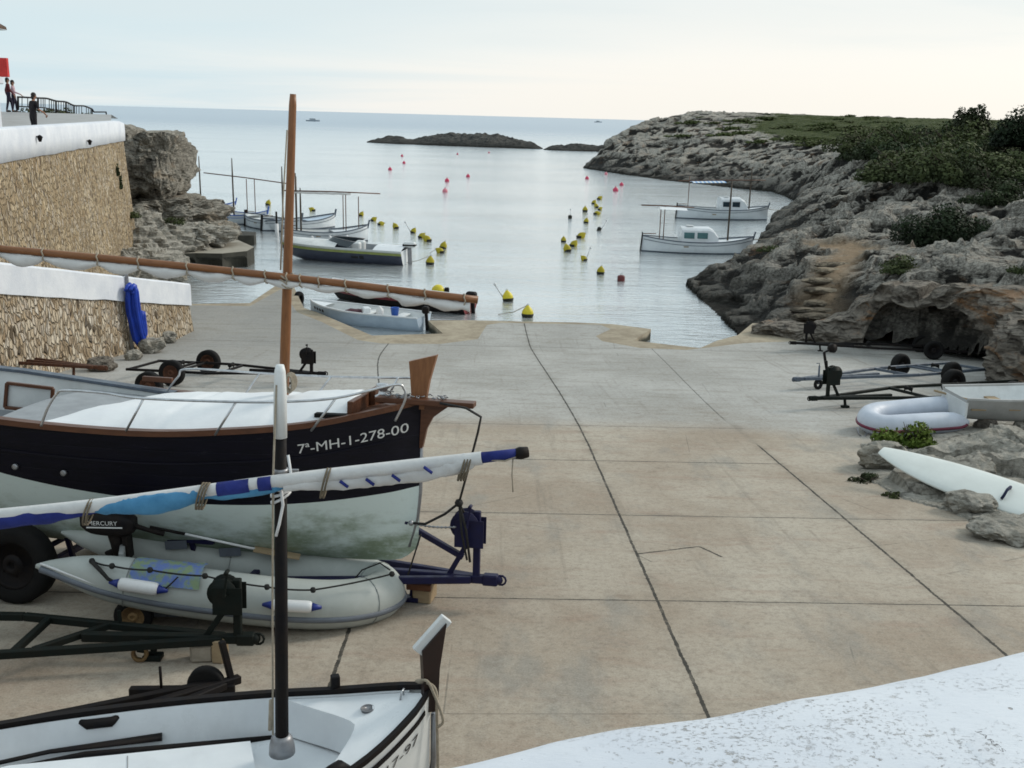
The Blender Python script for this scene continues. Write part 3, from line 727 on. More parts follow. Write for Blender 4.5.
# ---- right headland: a height field -------------------------------------------------
def P2(x, y, z=0): p = on(x, y, z); return (p.x, p.y)
shore = [P2(583, 168), P2(600, 171), P2(630, 175.5), P2(660, 180), P2(715, 186), P2(772, 192)]
shore += [P2(806, 205), P2(775, 213), P2(764, 232), P2(750, 252), P2(738, 262), P2(705, 276), P2(686, 285), P2(700, 300), P2(720, 318), P2(738, 336)]
cliff_line = [(9.3, 34.9), (10.4, 34.0), (11.6, 33.3), (12.7, 32.9), (14.0, 31.9), (14.9, 30.3), (14.8, 28.6), (14.1, 27.1), (13.5, 25.9), (13.9, 24.4), (15.2, 22.6), (17.0, 20.6), (20, 18)]
land = shore + cliff_line[0:] + [(60, 12), (700, 200), (700, 520), (250, 420), (120, 330), (60, 262), (33, 215), (19, 180)]
LP = np.array(land)
def land_dist(pts):
    """signed distance to the land outline, positive inside"""
    x, y = pts[:, 0], pts[:, 1]; n = len(LP); dmin = np.full(len(pts), 1e9); ins = np.zeros(len(pts), bool)
    for i in range(n):
        a, b = LP[i], LP[(i + 1) % n]; e = b - a; w = pts - a
        t = np.clip((w @ e) / (e @ e), 0, 1); d = np.hypot(w[:, 0] - e[0] * t, w[:, 1] - e[1] * t); dmin = np.minimum(dmin, d)
        c = ((a[1] > y) != (b[1] > y)) & (x < (b[0] - a[0]) * (y - a[1]) / (b[1] - a[1] + 1e-12) + a[0]); ins ^= c
    return np.where(ins, dmin, -dmin)
ctrl = [(640, 124, 180), (615, 137, 168), (590, 158, 162), (690, 114.5, 195), (760, 116, 215), (850, 121, 200), (940, 126, 170), (1010, 126, 150), (1100, 128, 150), (700, 140, 150), (640, 150, 156), (760, 160, 130), (700, 172, 140), (850, 150, 100), (780, 172, 118),
        (900, 150, 100), (860, 176, 82), (950, 165, 75), (1000, 185, 60), (1060, 185, 60), (900, 200, 60), (805, 190, 93), (800, 222, 64), (850, 215, 58), (950, 242, 44), (1010, 240, 42), (850, 252, 43), (890, 250, 44), (920, 266, 37), (1015, 268, 33.5),
        (780, 238, 52), (785, 285, 41), (762, 305, 39), (800, 300, 37.2), (735, 290, 43.5), (725, 265, 49), (830, 275, 38.5), (815, 318, 35.5), (870, 288, 35.3), (985, 292, 29.5), (1030, 296, 27.5), (1080, 300, 25), (950, 290, 32), (880, 165, 88), (1100, 230, 40), (1100, 160, 80)]
CP = []; CV = []
for px, py, Y in ctrl:
    p = at(px, py, Y); CP.append((p.x, p.y)); CV.append(p.z)
for i in range(len(shore)):
    a = shore[i]; CP.append(a); CV.append(.15)
for (x, y), z in zip(cliff_line, [.5, .7, 1.1, 1.9, 2.45, 2.65, 2.7, 2.65, 2.6, 2.7, 2.8, 2.9, 3.0]): CP.append((x, y)); CV.append(z)
CP = np.array(CP); CV = np.array(CV)
# scale distances so far points do not swamp near ones
def warp(p):
    r = np.hypot(p[:, 0], p[:, 1]); k = np.log(r / 20 + 1) / r * 60
    return p * k[:, None]
WP = warp(CP)
Kmat = np.linalg.norm(WP[:, None] - WP[None], axis=2); n = len(WP)
A = np.zeros((n + 1, n + 1)); A[:n, :n] = -Kmat + np.eye(n) * .25; A[:n, n] = 1; A[n, :n] = 1
sol = np.linalg.solve(A, np.append(CV, 0))
def base_z(p): return -np.linalg.norm(warp(p)[:, None] - WP[None], axis=2) @ sol[:n] + sol[n]
az = np.radians(np.linspace(1.5, 48, 400)); rr = 23 * np.exp(np.linspace(0, math.log(520 / 23), 560))
AZ, RR = np.meshgrid(az, rr); PX = RR * np.sin(AZ); PY = RR * np.cos(AZ)
pts = np.stack([PX.ravel(), PY.ravel()], 1)
ld = land_dist(pts); bz = base_z(pts)
path_pts = [P2(815, 330, .4), P2(818, 312, .8), P2(825, 292, 1.2), P2(838, 272, 1.6), P2(858, 256, 2.0), P2(845, 245, 2.2), P2(818, 240, 2.3)]
def path_dist(p):
    d = np.full(len(p), 1e9); q = np.array(path_pts)
    for a, b in zip(q[:-1], q[1:]):
        e = b - a; w = p - a; t = np.clip((w @ e) / (e @ e), 0, 1); d = np.minimum(d, np.hypot(w[:, 0] - e[0] * t, w[:, 1] - e[1] * t))
    return d
pd = path_dist(pts)
V = []; soil = []; scrub = []; relief = []
def rocky(x, y, fine=True):
    """jagged, ledged karst relief: (height, light/dark value)"""
    a = mn.fractal(Vector((x * .13, y * .13, 3.1)), 1.0, 2.1, 6)
    b = mn.ridged_multi_fractal(Vector((x * .30 + a * .4, y * .30, 7.7)), .85, 2.2, 6, 1.0, 2.0) - 1.0
    d2 = mn.voronoi(Vector((x * .42 + a * .5, y * .42, .5)))[0]
    c = (d2[1] - d2[0]) - .25
    e = mn.ridged_multi_fractal(Vector((x * .95, y * .95, 2.2)), .9, 2.2, 4, 1.0, 2.0) - 1.0 if fine else 0.0
    g_ = mn.cell(Vector((x * .7 + a * .8, y * .7 + b * .3, 4))) * .9 + mn.cell(Vector((x * 1.9 + b * .4, y * 1.9, 9))) * .5
    q_ = 1.0 if y < 85 else max(.5, 1 - (y - 85) / 90)
    return a * .55 + (b * .40 + c * .50 + e * .20 + g_ * .24) * q_, .47 + .12 * g_ + .34 * b + .6 * c + .34 * e
for i, (x, y) in enumerate(pts):
    d = ld[i]; r = math.hypot(x, y)
    if d < -6: V.append((x, y, -2.0)); soil.append(0); scrub.append(0); relief.append(.5); continue
    amp = min(1.0, .42 + r / 110) if r < 90 else min(1.7, 1.24 + (r - 90) / 200)
    nz, rl = rocky(x, y)
    pk = max(0.0, 1 - max(0.0, pd[i] - .35) / .9) if r < 60 else 0.0
    nz *= amp * (1 - .85 * pk)
    edge = 1 - math.exp(-max(d, 0) / (.6 + r * .008))
    az_ = math.degrees(math.atan2(x, y))
    flat = 1.0
    if r > 95: flat = 1 - .6 * min(1, max(0, d - 8) / 14)            # the headland top is calmer than its cliffs
    if d > 0:
        z = bz[i] * (.2 + .8 * edge) + nz * (.35 + .65 * edge) * flat
        ledge = .5 * max(1, r / 90); k = z + .5 * mn.noise(Vector((x * .1, y * .1, 0))); zt = math.floor(k / ledge) * ledge + ledge * min(1, ((k / ledge) % 1) * 2.2) - (k - z); z = z * .55 + zt * .45
        z = max(z, .05 * edge)
    else: z = -.25 + d * 1.1 + nz * .3
    jv = mn.noise_vector(Vector((x * .55, y * .55, z * .9))) * (.42 * min(1, edge * 1.2) * (1 - pk) * min(2.2, max(.8, r / 60)) if d > .3 else 0)
    if r < 37 and d < 3.0: jv = jv * .3
    V.append((x + jv.x, y + jv.y, max(z, -2.0)))
    soil.append(min(1, pk * 1.0)); relief.append(min(1, max(0, rl)))
    sc_ = 0.0
    if r > 95: sc_ = min(1, max(0, (az_ - 8) / 9)) * min(1, max(0, d - 9) / 20)
    elif r > 55: sc_ = min(1, max(0, az_ - 17.5) / 5) * min(1, max(0, (r - 60) / 18))
    scrub.append(sc_)
nr_, nc_ = RR.shape
mb = MB(); mb.v = V
keep = ld.reshape(nr_, nc_)
for i in range(nr_ - 1):
    for k in range(nc_ - 1):
        if max(keep[i, k], keep[i + 1, k], keep[i, k + 1], keep[i + 1, k + 1]) > -1.6 - rr[i] * .01:
            # do not cover the slipway: skip faces outside the land near the cliff line
            if keep[i, k] < .02 and rr[i] < 36.5 and az[k] > R(14.2): continue
            mb.f.append((i * nc_ + k, i * nc_ + k + 1, (i + 1) * nc_ + k + 1, (i + 1) * nc_ + k)); mb.m.append(0); mb.sm.append(False)
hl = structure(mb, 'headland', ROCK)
for nm, arr in (('soil', soil), ('scrub', scrub), ('relief', relief)):
    a = hl.data.attributes.new(nm, 'FLOAT', 'POINT'); a.data.foreach_set('value', np.array(arr, dtype=np.float32))
HZ = np.array([v[2] for v in V]).reshape(nr_, nc_)
def ground(x, y):
    """height of the headland at a place"""
    r = math.hypot(x, y); a = math.atan2(x, y)
    fi = math.log(max(r, 23.01) / 23) / math.log(520 / 23) * (nr_ - 1); fk = (a - az[0]) / (az[-1] - az[0]) * (nc_ - 1)
    i = int(min(max(fi, 0), nr_ - 2)); k = int(min(max(fk, 0), nc_ - 2)); u, w = min(max(fi - i, 0), 1), min(max(fk - k, 0), 1)
    return float((HZ[i, k] * (1 - u) + HZ[i + 1, k] * u) * (1 - w) + (HZ[i, k + 1] * (1 - u) + HZ[i + 1, k + 1] * u) * w)
def land_at(px, py, y0=26, y1=330):
    """first point of the headland seen along a pixel's ray"""
    Y = y0
    while Y < y1:
        p = at(px, py, Y)
        if math.hypot(p.x, p.y) > 23.5 and p.z < ground(p.x, p.y): return p
        Y *= 1.01
    return at(px, py, y1)

# ---- cliff face with the cave, right of the slipway ---------------------------------
cl = catmull([(x, y, 0) for x, y in cliff_line], 26)
S_ = [0.0]
for a, b in zip(cl[:-1], cl[1:]): S_.append(S_[-1] + (b - a).length)
cave_s = S_[min(range(len(cl)), key=lambda i: (cl[i] - Vector((14.15, 31.7, 0))).length)]
mb = MB(); rows = []; NVV = 84; mouths = []
for i, p in enumerate(cl):
    a, b = cl[max(i - 3, 0)], cl[min(i + 3, len(cl) - 1)]; tg = (b - a).normalized(); inw = Vector((-tg.y, tg.x, 0))
    if inw.dot(Vector((.75, .45, 0))) < 0: inw = -inw
    k_ = (S_[i] - cave_s); near = max(0.0, 1 - (abs(k_) / 4.2) ** 2)
    top = max(ground(p.x + inw.x * 1.2, p.y + inw.y * 1.2), .45) + .45 * near
    hw = 2.35; mh = (1.72 + .35 * mn.noise(Vector((k_ * .9, 3, 1)))) * max(0.0, 1 - (abs(k_ + .2 * math.sin(k_ * 3)) / hw) ** 2.2) ** .5 if abs(k_) < hw else 0.0
    row = []; me_ = max(mh, .45); gl = gz(p.y); NL = 36
    for j in range(NVV):
        if j < NL:
            th = j / NL * math.pi / 2; zr = me_ * math.sin(th); mouth = math.cos(th) ** .8 * min(1, mh * 1.1); z = gl - .12 + zr - .75 * math.cos(th) ** 2 * min(1, mh * 2); back = .12 * zr / max(top, .5)
        else:
            mouth = 0; v = (j - NL) / (NVV - 1 - NL); z0_ = gl - .12 + me_
            if v < .5: z = z0_ + (max(top - z0_, .05)) * (v / .5); back = .12 * me_ / max(top, .5) + .22 * (v / .5) ** 1.5
            else: z = max(top, z0_ + .05) - .35 * ((v - .5) / .5) ** 2; back = .34 + (v - .5) / .5 * 2.6
        q = p + inw * (back + 7.0 * mouth - (.22 if j < 60 else 0)); q.z = z - .25 * mouth * 0
        w_ = p + inw * back; w_.z = z
        nA = mn.fractal(w_ * .55 + Vector((4, 1, 2)), 1.0, 2.1, 5); nB = mn.ridged_multi_fractal(Vector((w_.x * 1.1, w_.y * 1.1, w_.z * 2.2)), .9, 2.1, 4, 1.0, 2.0) - 1.0
        k = (.95 if j < 62 else .55) * (1 - .5 * min(1, mouth))
        q += inw * (nA * .5 * k - nB * .30 * k); q.z += mn.fractal(w_ * .8, 1.0, 2.0, 4) * (.18 if j > NL else .10)
        row.append(q)
    rows.append(row); mouths.append(mh)
mb.grid(rows, 0, False)
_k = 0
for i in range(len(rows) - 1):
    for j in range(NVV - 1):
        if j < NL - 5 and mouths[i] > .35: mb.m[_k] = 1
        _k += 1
structure(mb, 'cliff_face', [ROCKC, mat_rock('cave_shade_rock', dark=(.006, .006, .005), mid=(.016, .014, .012), light=(.035, .03, .025), warm=(.024, .016, .010), warmth=.4, black=0)])  # inner faces of the cave are near-black: its shade is put into the colour

def rock_mb(mb, c, r, seed, sub=4, amp=.35, fr=1.0, flat=.0, m=0, ledge=0.0, boxy=1.0):
    b = bmesh.new(); bmesh.ops.create_icosphere(b, subdivisions=sub, radius=1)
    c = Vector(c); r = Vector(r) if not isinstance(r, (int, float)) else Vector((r, r, r)); o = Vector((seed * 3.7, seed * 1.9, seed * 5.3)); ms = min(r)
    for v in b.verts:
        n_ = v.co.normalized()
        if boxy != 1: n_ = Vector([math.copysign(abs(c_) ** boxy, c_) for c_ in n_])
        q = Vector((n_.x * r.x, n_.y * r.y, n_.z * r.z))
        s_ = fr / max(ms, .2)
        d = mn.fractal(q * s_ * .8 + o, 1.0, 2.1, 5) * amp + (mn.ridged_multi_fractal(q * s_ * 1.4 + o, .9, 2.1, 4, 1.0, 2.0) - 1.0) * amp * .35 + mn.cell(q * s_ * 1.5 + o) * amp * .25
        q *= 1 + d
        if ledge: q.z = q.z * .5 + round(q.z / ledge) * ledge * .5
        if flat: q.z = min(q.z, r.z * (1 - flat) + d * r.z * .3)
        v.co = q + c
    b.verts.index_update(); mb.add([v.co.copy() for v in b.verts], [[v.index for v in f.verts] for f in b.faces], m, False); b.free()

# ---- islets out in the bay mouth
def islet(px0, px1, pyb, tops, name, dep):
    mb = MB(); a, b = on(px0, pyb[0], 0), on(px1, pyb[1], 0); rows = []; nn = 110
    for i in range(nn + 1):
        t = i / nn; base = a.lerp(b, t); hgt = float(np.interp(t, [q[0] for q in tops], [q[1] for q in tops])); row = []
        for j in range(17):
            u = j / 16; dy = (u - .2) * dep * (.35 + .65 * math.sin(math.pi * min(max(t, .02), .98)))
            prof = max(0, math.sin(math.pi * u)) ** .55
            q = Vector((base.x, base.y + dy, 0)); nz = mn.fractal(Vector((q.x * .22, q.y * .22, 2)), 1, 2.1, 5) * .45 + (mn.ridged_multi_fractal(Vector((q.x * .5, q.y * .5, 4)), .9, 2.1, 4, 1, 2) - 1) * .22
            q.z = -.6 + (hgt + .6) * prof * (1 + nz * .55); row.append(q)
        rows.append(row)
    mb.grid(rows, 0, False); structure(mb, name, ROCKD)
islet(366, 543, (142.5, 149), [(0, .15), (.06, .9), (.12, 1.5), (.2, 1.5), (.26, 1.1), (.34, 1.6), (.42, 2.5), (.5, 2.7), (.58, 2.4), (.66, 2.9), (.74, 2.6), (.85, 1.9), (.95, 1.3), (1, .2)], 'islet', 22)
islet(544, 604, (150, 151.5), [(0, .1), (.15, .8), (.5, 1.3), (.8, 1.5), (1, 1.2)], 'islet', 14)

# ---- left rocks: the overhanging cliff, the ledges below, the little quay
mb = MB()
p = at(158, 158, 57); rock_mb(mb, (p.x - .75, 57.6, 4.45), (1.8, 3.1, 1.72), 3, 6, .22, 1.9, .10, boxy=.52)
rock_mb(mb, (p.x - 2.4, 57.2, 4.5), (2.2, 3.2, 1.85), 8, 5, .16, 1.2, boxy=.7)
p = at(176, 200, 56); rock_mb(mb, (p.x - 1.2, 57, 1.6), (3.2, 3.2, 1.15), 5, 6, .26, 1.3, .1, boxy=.8)
p = at(205, 222, 55); rock_mb(mb, (p.x - .5, 56, .7), (1.9, 2.2, .95), 6, 5, .26, 1.2)
structure(mb, 'left_cliff', mat_rock('limestone_left', dark=(.05, .046, .04), mid=(.25, .23, .195), light=(.50, .465, .40), warm=(.30, .20, .11), warmth=.45, black=.4, side=.05, bias=.05))
mb = MB()
for px, py, Y, r, sd_ in ((140, 240, 48.5, (2.0, 2.0, 1.15), 1), (163, 236, 50, (2.0, 1.8, .95), 2), (135, 224, 50, (1.5, 2, 1.6), 12), (195, 229, 51.5, (1.9, 1.6, .55), 4), (150, 258, 45, (1.5, 1.5, .85), 9), (125, 262, 44, (1.6, 1.8, 1.0), 10)):
    p = at(px, py, Y); rock_mb(mb, (p.x, Y, max(p.z - r[2] * .55, .1)), r, sd_, 5, .30, 1.3, ledge=.22)
structure(mb, 'left_rocks', ROCKL)
LAND = M('old_concrete_landing', (.40, .37, .31), .9, (.24, .22, .18), 1.4, .9, bump=.4); LANDD = M('wet_dark_concrete', (.07, .066, .052), .9, (.028, .027, .022), 1.8, .9, bump=.5)
mb = MB()
pq = [on(172, 254, .78), on(195, 253, .78), on(222, 253.5, .78), on(247, 251, .78), on(254, 247, .78), on(238, 240, .78), on(205, 236, .78), on(165, 238, .78)]
q = [(p.x, p.y) for p in pq]; n = len(q)
mb.add([(x, y, .78) for x, y in q], [tuple(range(n))], 0, False)
for i in range(n):
    a, b = Vector((*q[i], 0)), Vector((*q[(i + 1) % n], 0)); rows = []
    for k in range(9):
        c = a.lerp(b, k / 8); o = Vector((0, .5, 0)) if i < 4 else Vector((0, 0, 0)); arch = abs(math.sin(k / 8 * math.pi * 1.0)) if i < 4 else 0
        rows.append([(c.x, c.y, .776), (c.x, c.y + .02, .58), (c.x + o.x * arch * .4, c.y + o.y * arch, .42), (c.x + o.x * arch, c.y + o.y * arch * 1.4, -.6)])
    mb.grid(rows, 1, False)
pq = [on(228, 236, .55), on(254, 235.5, .55), on(256, 232, .55), on(228, 230, .55)]
mb.prism([(p.x, p.y) for p in pq], -1, .55, 1)
structure(mb, 'rock_landing', [LAND, LANDD])

# ---- rock outcrop on the slipway, lower right
BN, BT = at(890, 447.5, 15.55), at(1100, 513, 13.25)      # nose and tail of the surfboard
RBX, RBY, RBZ = 9.35, 19.72, 1.68                      # stern of the grey rowing boat
def lie_cap(x, y):
    """highest the rock may be at a place so that the board and the boat lie on it"""
    e = BT - BN; t = ((x - BN.x) * e.x + (y - BN.y) * e.y) / (e.x ** 2 + e.y ** 2); q = BN + e * t; s_ = math.hypot(x - q.x, y - q.y)
    cap = 9.0
    if -.05 < t < 1.2: cap = q.z - .13 + .30 * max(0, s_ - .50) - (.10 if (y < q.y and s_ < .9) else 0)
    if x > RBX - .15 and abs(y - RBY) < 1.3: cap = min(cap, RBZ + .03 + .12 * max(0, abs(y - RBY) - .5))
    return cap
ox = np.linspace(5.6, 16, 170); oy = np.linspace(10.6, 22.3, 190)
outc = [slip(858, 470), slip(905, 450), slip(912, 428), slip(960, 424), slip(1030, 418), slip(1120, 420), slip(1160, 540), slip(1024, 542), slip(985, 528), slip(950, 512), slip(905, 500), slip(868, 480)]
op = np.array([(p.x, p.y) for p in outc]); LPs = LP; LP = op
gx, gy = np.meshgrid(ox, oy); od = land_dist(np.stack([gx.ravel(), gy.ravel()], 1)).reshape(gx.shape); LP = LPs
rows = []
OZ = np.zeros(gx.shape)
for i in range(gx.shape[0]):
    row = []
    for k in range(gx.shape[1]):
        x, y, d = gx[i, k], gy[i, k], od[i, k]
        e = 1 - math.exp(-max(d, 0) / .55) if d > 0 else 0
        a = mn.fractal(Vector((x * .7, y * .7, 11)), 1.0, 2.1, 6); b = mn.ridged_multi_fractal(Vector((x * 1.3, y * 1.3, 5)), .9, 2.1, 5, 1.0, 2.0) - 1.0
        h = e * (.10 + .13 * min(d, 1.2) + .20 * a + .12 * b + .10 * mn.cell(Vector((x * 1.6, y * 1.6, 2)))) if d > 0 else -.05 + d * .2
        if d > 0 and mn.fractal(Vector((x * .45, y * .45, 20)), 1, 2, 3) < -.12: h = h * .25
        h = min(h + .02, lie_cap(x, y) - (Z0 - TS * y))
        OZ[i, k] = Z0 - TS * y + max(h, -.12); row.append((x, y, OZ[i, k]))
    rows.append(row)
mb = MB(); mb.grid(rows, 0, False); structure(mb, 'rock_outcrop', ROCKL)
def outcrop(x, y):
    i = min(max((y - oy[0]) / (oy[1] - oy[0]), 0), len(oy) - 1.01); k = min(max((x - ox[0]) / (ox[1] - ox[0]), 0), len(ox) - 1.01)
    return float(OZ[int(i), int(k)])

# ---- left: lower wall, ramp path behind it, upper wall, terrace
MASL = mat_masonry('rubble_masonry_lower', 0, (.42, .325, .215), (.64, .565, .45), (.34, .25, .16), 1.7)
MASU = mat_masonry('rubble_masonry_upper', 0, (.42, .31, .18), (.62, .51, .35), (.30, .22, .135), 1.95)
LIME = mat_whitewash('limewash', 0)
def LWx(y): return -10.75 + (y - 22.3) / (33 - 22.3) * 1.2
def LWt(y): return 3.37 + (y - 22.3) / (33 - 22.3) * (1.21 - 3.37)
T = Thing('rubble_wall', (LWx(30), 30, gz(30)), 'low rubble stone wall with a broad whitewashed top beside the slipway', 'wall')
mb = MB(); rows = []
for i in range(46):
    y = 1 + (33.05 - 1) * i / 45; x = LWx(y); g = gz(y) - .05  # stretch towards the camera is unseen, added to block sky light from the left
    rows.append([(x + .10 + .05 * mn.noise(Vector((y * 2, 0, 1))), y, g), (x + .06 + .04 * mn.noise(Vector((y * 2.5, 1, 1))), y, g + (LWt(y) - g) * .35), (x + .03 + .03 * mn.noise(Vector((y * 2.5, 2, 1))), y, g + (LWt(y) - g) * .7), (x, y, LWt(y)), (x - .6, y, LWt(y)), (x - .6, y, g)])
mb.grid(rows, 0, False); mb.add(rows[-1], [(0, 1, 2, 3, 4, 5)], 0, False)
T.w(mb, 'masonry', MASL)
mb = MB(); rows = []
for i in range(46):
    y = 1 + (33.08 - 1) * i / 45; x = LWx(y) + .06; z = LWt(y) - .0; h = .70 + .015 * mn.noise(Vector((y, 0, 5)))
    rows.append([(x, y, z - .01 + .05 * mn.noise(Vector((y * 1.3, 3, 1)))), (x, y, z + h - .05), (x - .05, y, z + h), (x - .63, y, z + h), (x - .68, y, z + h - .05), (x - .68, y, z)])
mb.grid(rows, 0, False, closed=True); mb.add(rows[-1], [(0, 1, 2, 3, 4, 5)], 0, False)
T.w(mb, 'parapet', LIME)
mb = MB(); rows = [[(LWx(y) - .5, y, max(LWt(y) - .15, 1.0)), (-30, y, max(LWt(y) - .15, 1.0))] for y in (1, 10, 20, 28, 33.0)]
mb.grid(rows, 0, False); mb.add([rows[-1][0], rows[-1][1], (-30, 33, -1), (LWx(33) - .5, 33, -1)], [(0, 1, 2, 3)], 0, False); structure(mb, 'ramp_path', CONC)
# rubble at the foot of the lower wall
def UW(y): return -12.75 + (y - 28) / 20 * (-16.45 + 12.75)
T = Thing('retaining_wall', (UW(40), 40, .4), 'tall brown stone retaining wall carrying a white rounded parapet under the terrace', 'wall')
mb = MB(); rows = []
for i in range(25):
    y = 16 + (48.2 - 16) * i / 24; x = UW(y); rows.append([(x + .45 - .45 * j / 6 + .05 * mn.noise(Vector((y * 1.7, j, 3))), y, -.3 + j / 6 * 6.15) for j in range(7)] + [(x - .8, y, 5.85)])
mb.grid(rows, 0, False)
e0 = rows[-1]; e1 = [(q[0] - 6, q[1] + .9, q[2]) for q in e0]; mb.grid([e0, e1], 0, False)
T.w(mb, 'masonry', MASU)
mb = MB(); rows = []
NP = 34
for i in range(NP + 1):
    y = 16 + (48.15 - 16) * i / NP; x = UW(y) + .06; zt = 6.70 if i < NP else 6.62; zb = 5.82 + .05 * mn.noise(Vector((y * 1.1, 7, 2)))
    rows.append([(x, y, zb), (x + .01, y, (zb + zt) / 2), (x, y, zt - .07), (x - .05, y, zt - .01), (x - .30, y, zt + .01), (x - .52, y, zt - .02), (x - .55, y, zb)])
for k, s_ in ((.18, .93), (.30, .75), (.36, .4)):
    r0 = rows[NP]; cx = r0[4][0]; cz = 6.25; rows.append([(cx + (q[0] - cx) * s_, 48.15 + k, cz + (q[2] - cz) * (s_ * .3 + .7)) for q in r0])
mb.grid(rows, 0, True, closed=True); mb.add(rows[-1], [tuple(range(7))], 0, False); mb.add(rows[0], [tuple(range(7))], 0, False)
T.w(mb, 'parapet', LIME)
TZ = lambda y: 5.75 + max(0, y - 28) * .0405 if y < 56 else 6.884 - (y - 56) * .021
mb = MB(); mb.grid([[(UW(min(y, 48)) - .5 if y < 49 else UW(48) - .6 - (y - 48) * .33, y, TZ(y)), (-60, y, TZ(y))] for y in (16, 28, 40, 48.1, 56, 66, 78)], 0, False)
structure(mb, 'terrace', M('terrace_paving', (.42, .42, .42), .85, (.33, .33, .325), 1.5, .8, bump=.1))
#@@PART3
# ================================================================== BLACK LLAUT ON ITS TRAILER
HB = R(-9.8)
T = Thing('wooden_boat', (-.66, 9.9, gz(9.9)), 'black hulled wooden boat with pale green bottom and white deck cover on a blue trailer', 'boat', rot=(-TS * .9, 0, HB))
hb = Hull([(0, .02, 2.12, .62, .9), (.12, .17, 2.09, .50, .84), (.30, .36, 2.06, .44, .76), (.93, .70, 1.94, .41, .60), (1.7, .90, 1.86, .40, .48), (2.6, 1.01, 1.81, .40, .42), (4.0, 1.07, 1.85, .40, .38), (5.4, .90, 1.95, .42, .45), (6.2, .5, 2.05, .45, .6), (6.7, .02, 2.12, .55, .9)])
wl_ = lambda d: 1.09 + .19 * ((d - 1.9) / 2.0) ** 2
HBOT = hull_bottom('weathered_boat_bottom', .45, 1.2)
hull = T.p(hb.shell(wl_, 44, 12), 'hull', [planked('black_planking', (.006, .006, .014), (.004, .004, .008), 7.5), HBOT])
# rubbing band halfway up the topsides
mb = MB(); rows = []
for i in range(40):
    d = .15 + 6.2 * i / 39; z = hb.sh(d) - .30 + .04 * (d / 6); y = hb.hb(d, z)
    rows.append([(-d, -y + .01, z - .012), (-d, -y - .012, z - .010), (-d, -y - .012, z + .010), (-d, -y + .01, z + .012)])
mb.grid(rows, 0, False); T.p(mb, 'rubbing_band', NAVY, parent=hull)
T.p(hb.rail(.11, .055, .03, .0, 6.7, .025), 'gunwale', WOODD)
T.p(hb.stamp('7ª-MH-1-278-00', .14, 1.06, .10, -.25), 'registration_lettering', LETW, parent=hull)
mb = MB()
for d, z in ((3.35, 1.37), (3.85, 1.40), (4.05, 1.5), (4.35, 1.5)): mb.lathe([(.03, 0), (.03, .03), (.014, .03)], (-d, -hb.hb(d, z) - .005, z), 'Y', 10, rot=Matrix.Rotation(math.pi, 3, 'Z'))
T.each(mb, 'drain_fitting', GALV, hull, False)
# decks and cockpit
T.p(hb.deck(.05, 1.05, -.02, .05, .04), 'foredeck', WOODD)
T.p(hb.deck(1.05, 4.1, -.03, .06, .05), 'deck', GREYDECK)
T.p(hb.inner(1.45, .05, 20, 4.0, 6.55), 'cockpit', GREYDECK)
mb = MB(); rows = []                                                    # white cover over the cabin hatch
for i in range(91):
    u = i / 90; d = .62 + (3.15 - .62) * u; wdt = hb.b(d) - .13
    lo = -1.0; hi = 1.0
    row = []
    for j in range(21):
        w = -1 + 2 * j / 20
        taper = max(0, min(1, (3.62 - d - .45 * (1 - (w + 1) / 2) * 0) / .7)); front = min(1, (d - .58) / .08)
        skew = .95 * (1 - (w + 1) / 2)                                   # the cover runs farther aft on the near side
        dd = d + (skew - .35) * (u ** 3) * .9
        yy = w * (hb.b(min(dd, 6)) - .13)
        zz_ = hb.sh(d) + .03 + .20 * (1 - abs(w) ** 2.6) * (max(0, 1 - u ** 6)) ** .5 * (front ** .5) + .020 * mn.noise(Vector((d * 2.2, w * 2, 0))) + .010 * mn.noise(Vector((d * 7 + w * 4, w * 5, 0))) - .014 * max(0, 1 - abs(((d * 1.1) % 1) - .5) * 14) - .006 * max(0, 1 - abs(w + .25) * 18)
        row.append((-dd, yy, zz_))
    rows.append(row)
mb.grid(rows, 0, True)
base = [[(p_[0], p_[1], hb.sh(min(-p_[0], 6)) - .0) for p_ in r] for r in rows]
for a, b in ((rows[0], base[0]), (rows[-1], base[-1])): mb.grid([a, b], 0, True)
mb.grid([[r[0], b[0]] for r, b in zip(rows, base)], 0, True); mb.grid([[r[-1], b[-1]] for r, b in zip(rows, base)], 0, True)
T.p(mb, 'deck_cover', TARP)
mb = MB(); mb.box((-.62, -.12, 2.06), (.06, .62, .22), None); mb.box((-.56, .3, 2.1), (.06, .3, .2))
T.each(mb, 'bow_bulkhead', WOODD, None, False)
mb = MB(); mb.box((-.78, -.42, 2.03), (.34, .22, .04)); T.p(mb, 'hatch_opening', BLACK)
# far-side coaming with a framed locker window
mb = MB(); rows = []
for i in range(16):
    d = 3.2 + 2.9 * i / 15; h = .02 + .06 * min(1, i / 9); rows.append([(-d, hb.b(d) - .16, hb.sh(d) - .45), (-d, hb.b(d) - .16, hb.sh(d) + h), (-d, hb.b(d) - .08, hb.sh(d) + h), (-d, hb.b(d) - .08, hb.sh(d) - .1)])
mb.grid(rows, 0, False); co = T.p(mb, 'coaming', WHITE2)
mb = MB(); rows = []
for i in range(16):
    d = 3.1 + 3.0 * i / 15; h = .03 + .06 * min(1, i / 9); rows.append([(-d, hb.b(d) - .19, hb.sh(d) + h - .0), (-d, hb.b(d) - .05, hb.sh(d) + h), (-d, hb.b(d) - .05, hb.sh(d) + h + .03), (-d, hb.b(d) - .19, hb.sh(d) + h + .03)])
mb.grid(rows, 0, False, closed=True); T.p(mb, 'coaming_rail', BGREY, parent=co)
mb = MB(); fc = [at(7, 383, 11.15), at(53, 388.5, 11.05), at(51, 412, 11.05), at(5, 407.5, 11.15)]
for a, b in zip(fc, fc[1:] + fc[:1]): mb.bar(a, b, .035, .035)
T.w(mb, 'locker_frame', WOODD, parent=co)
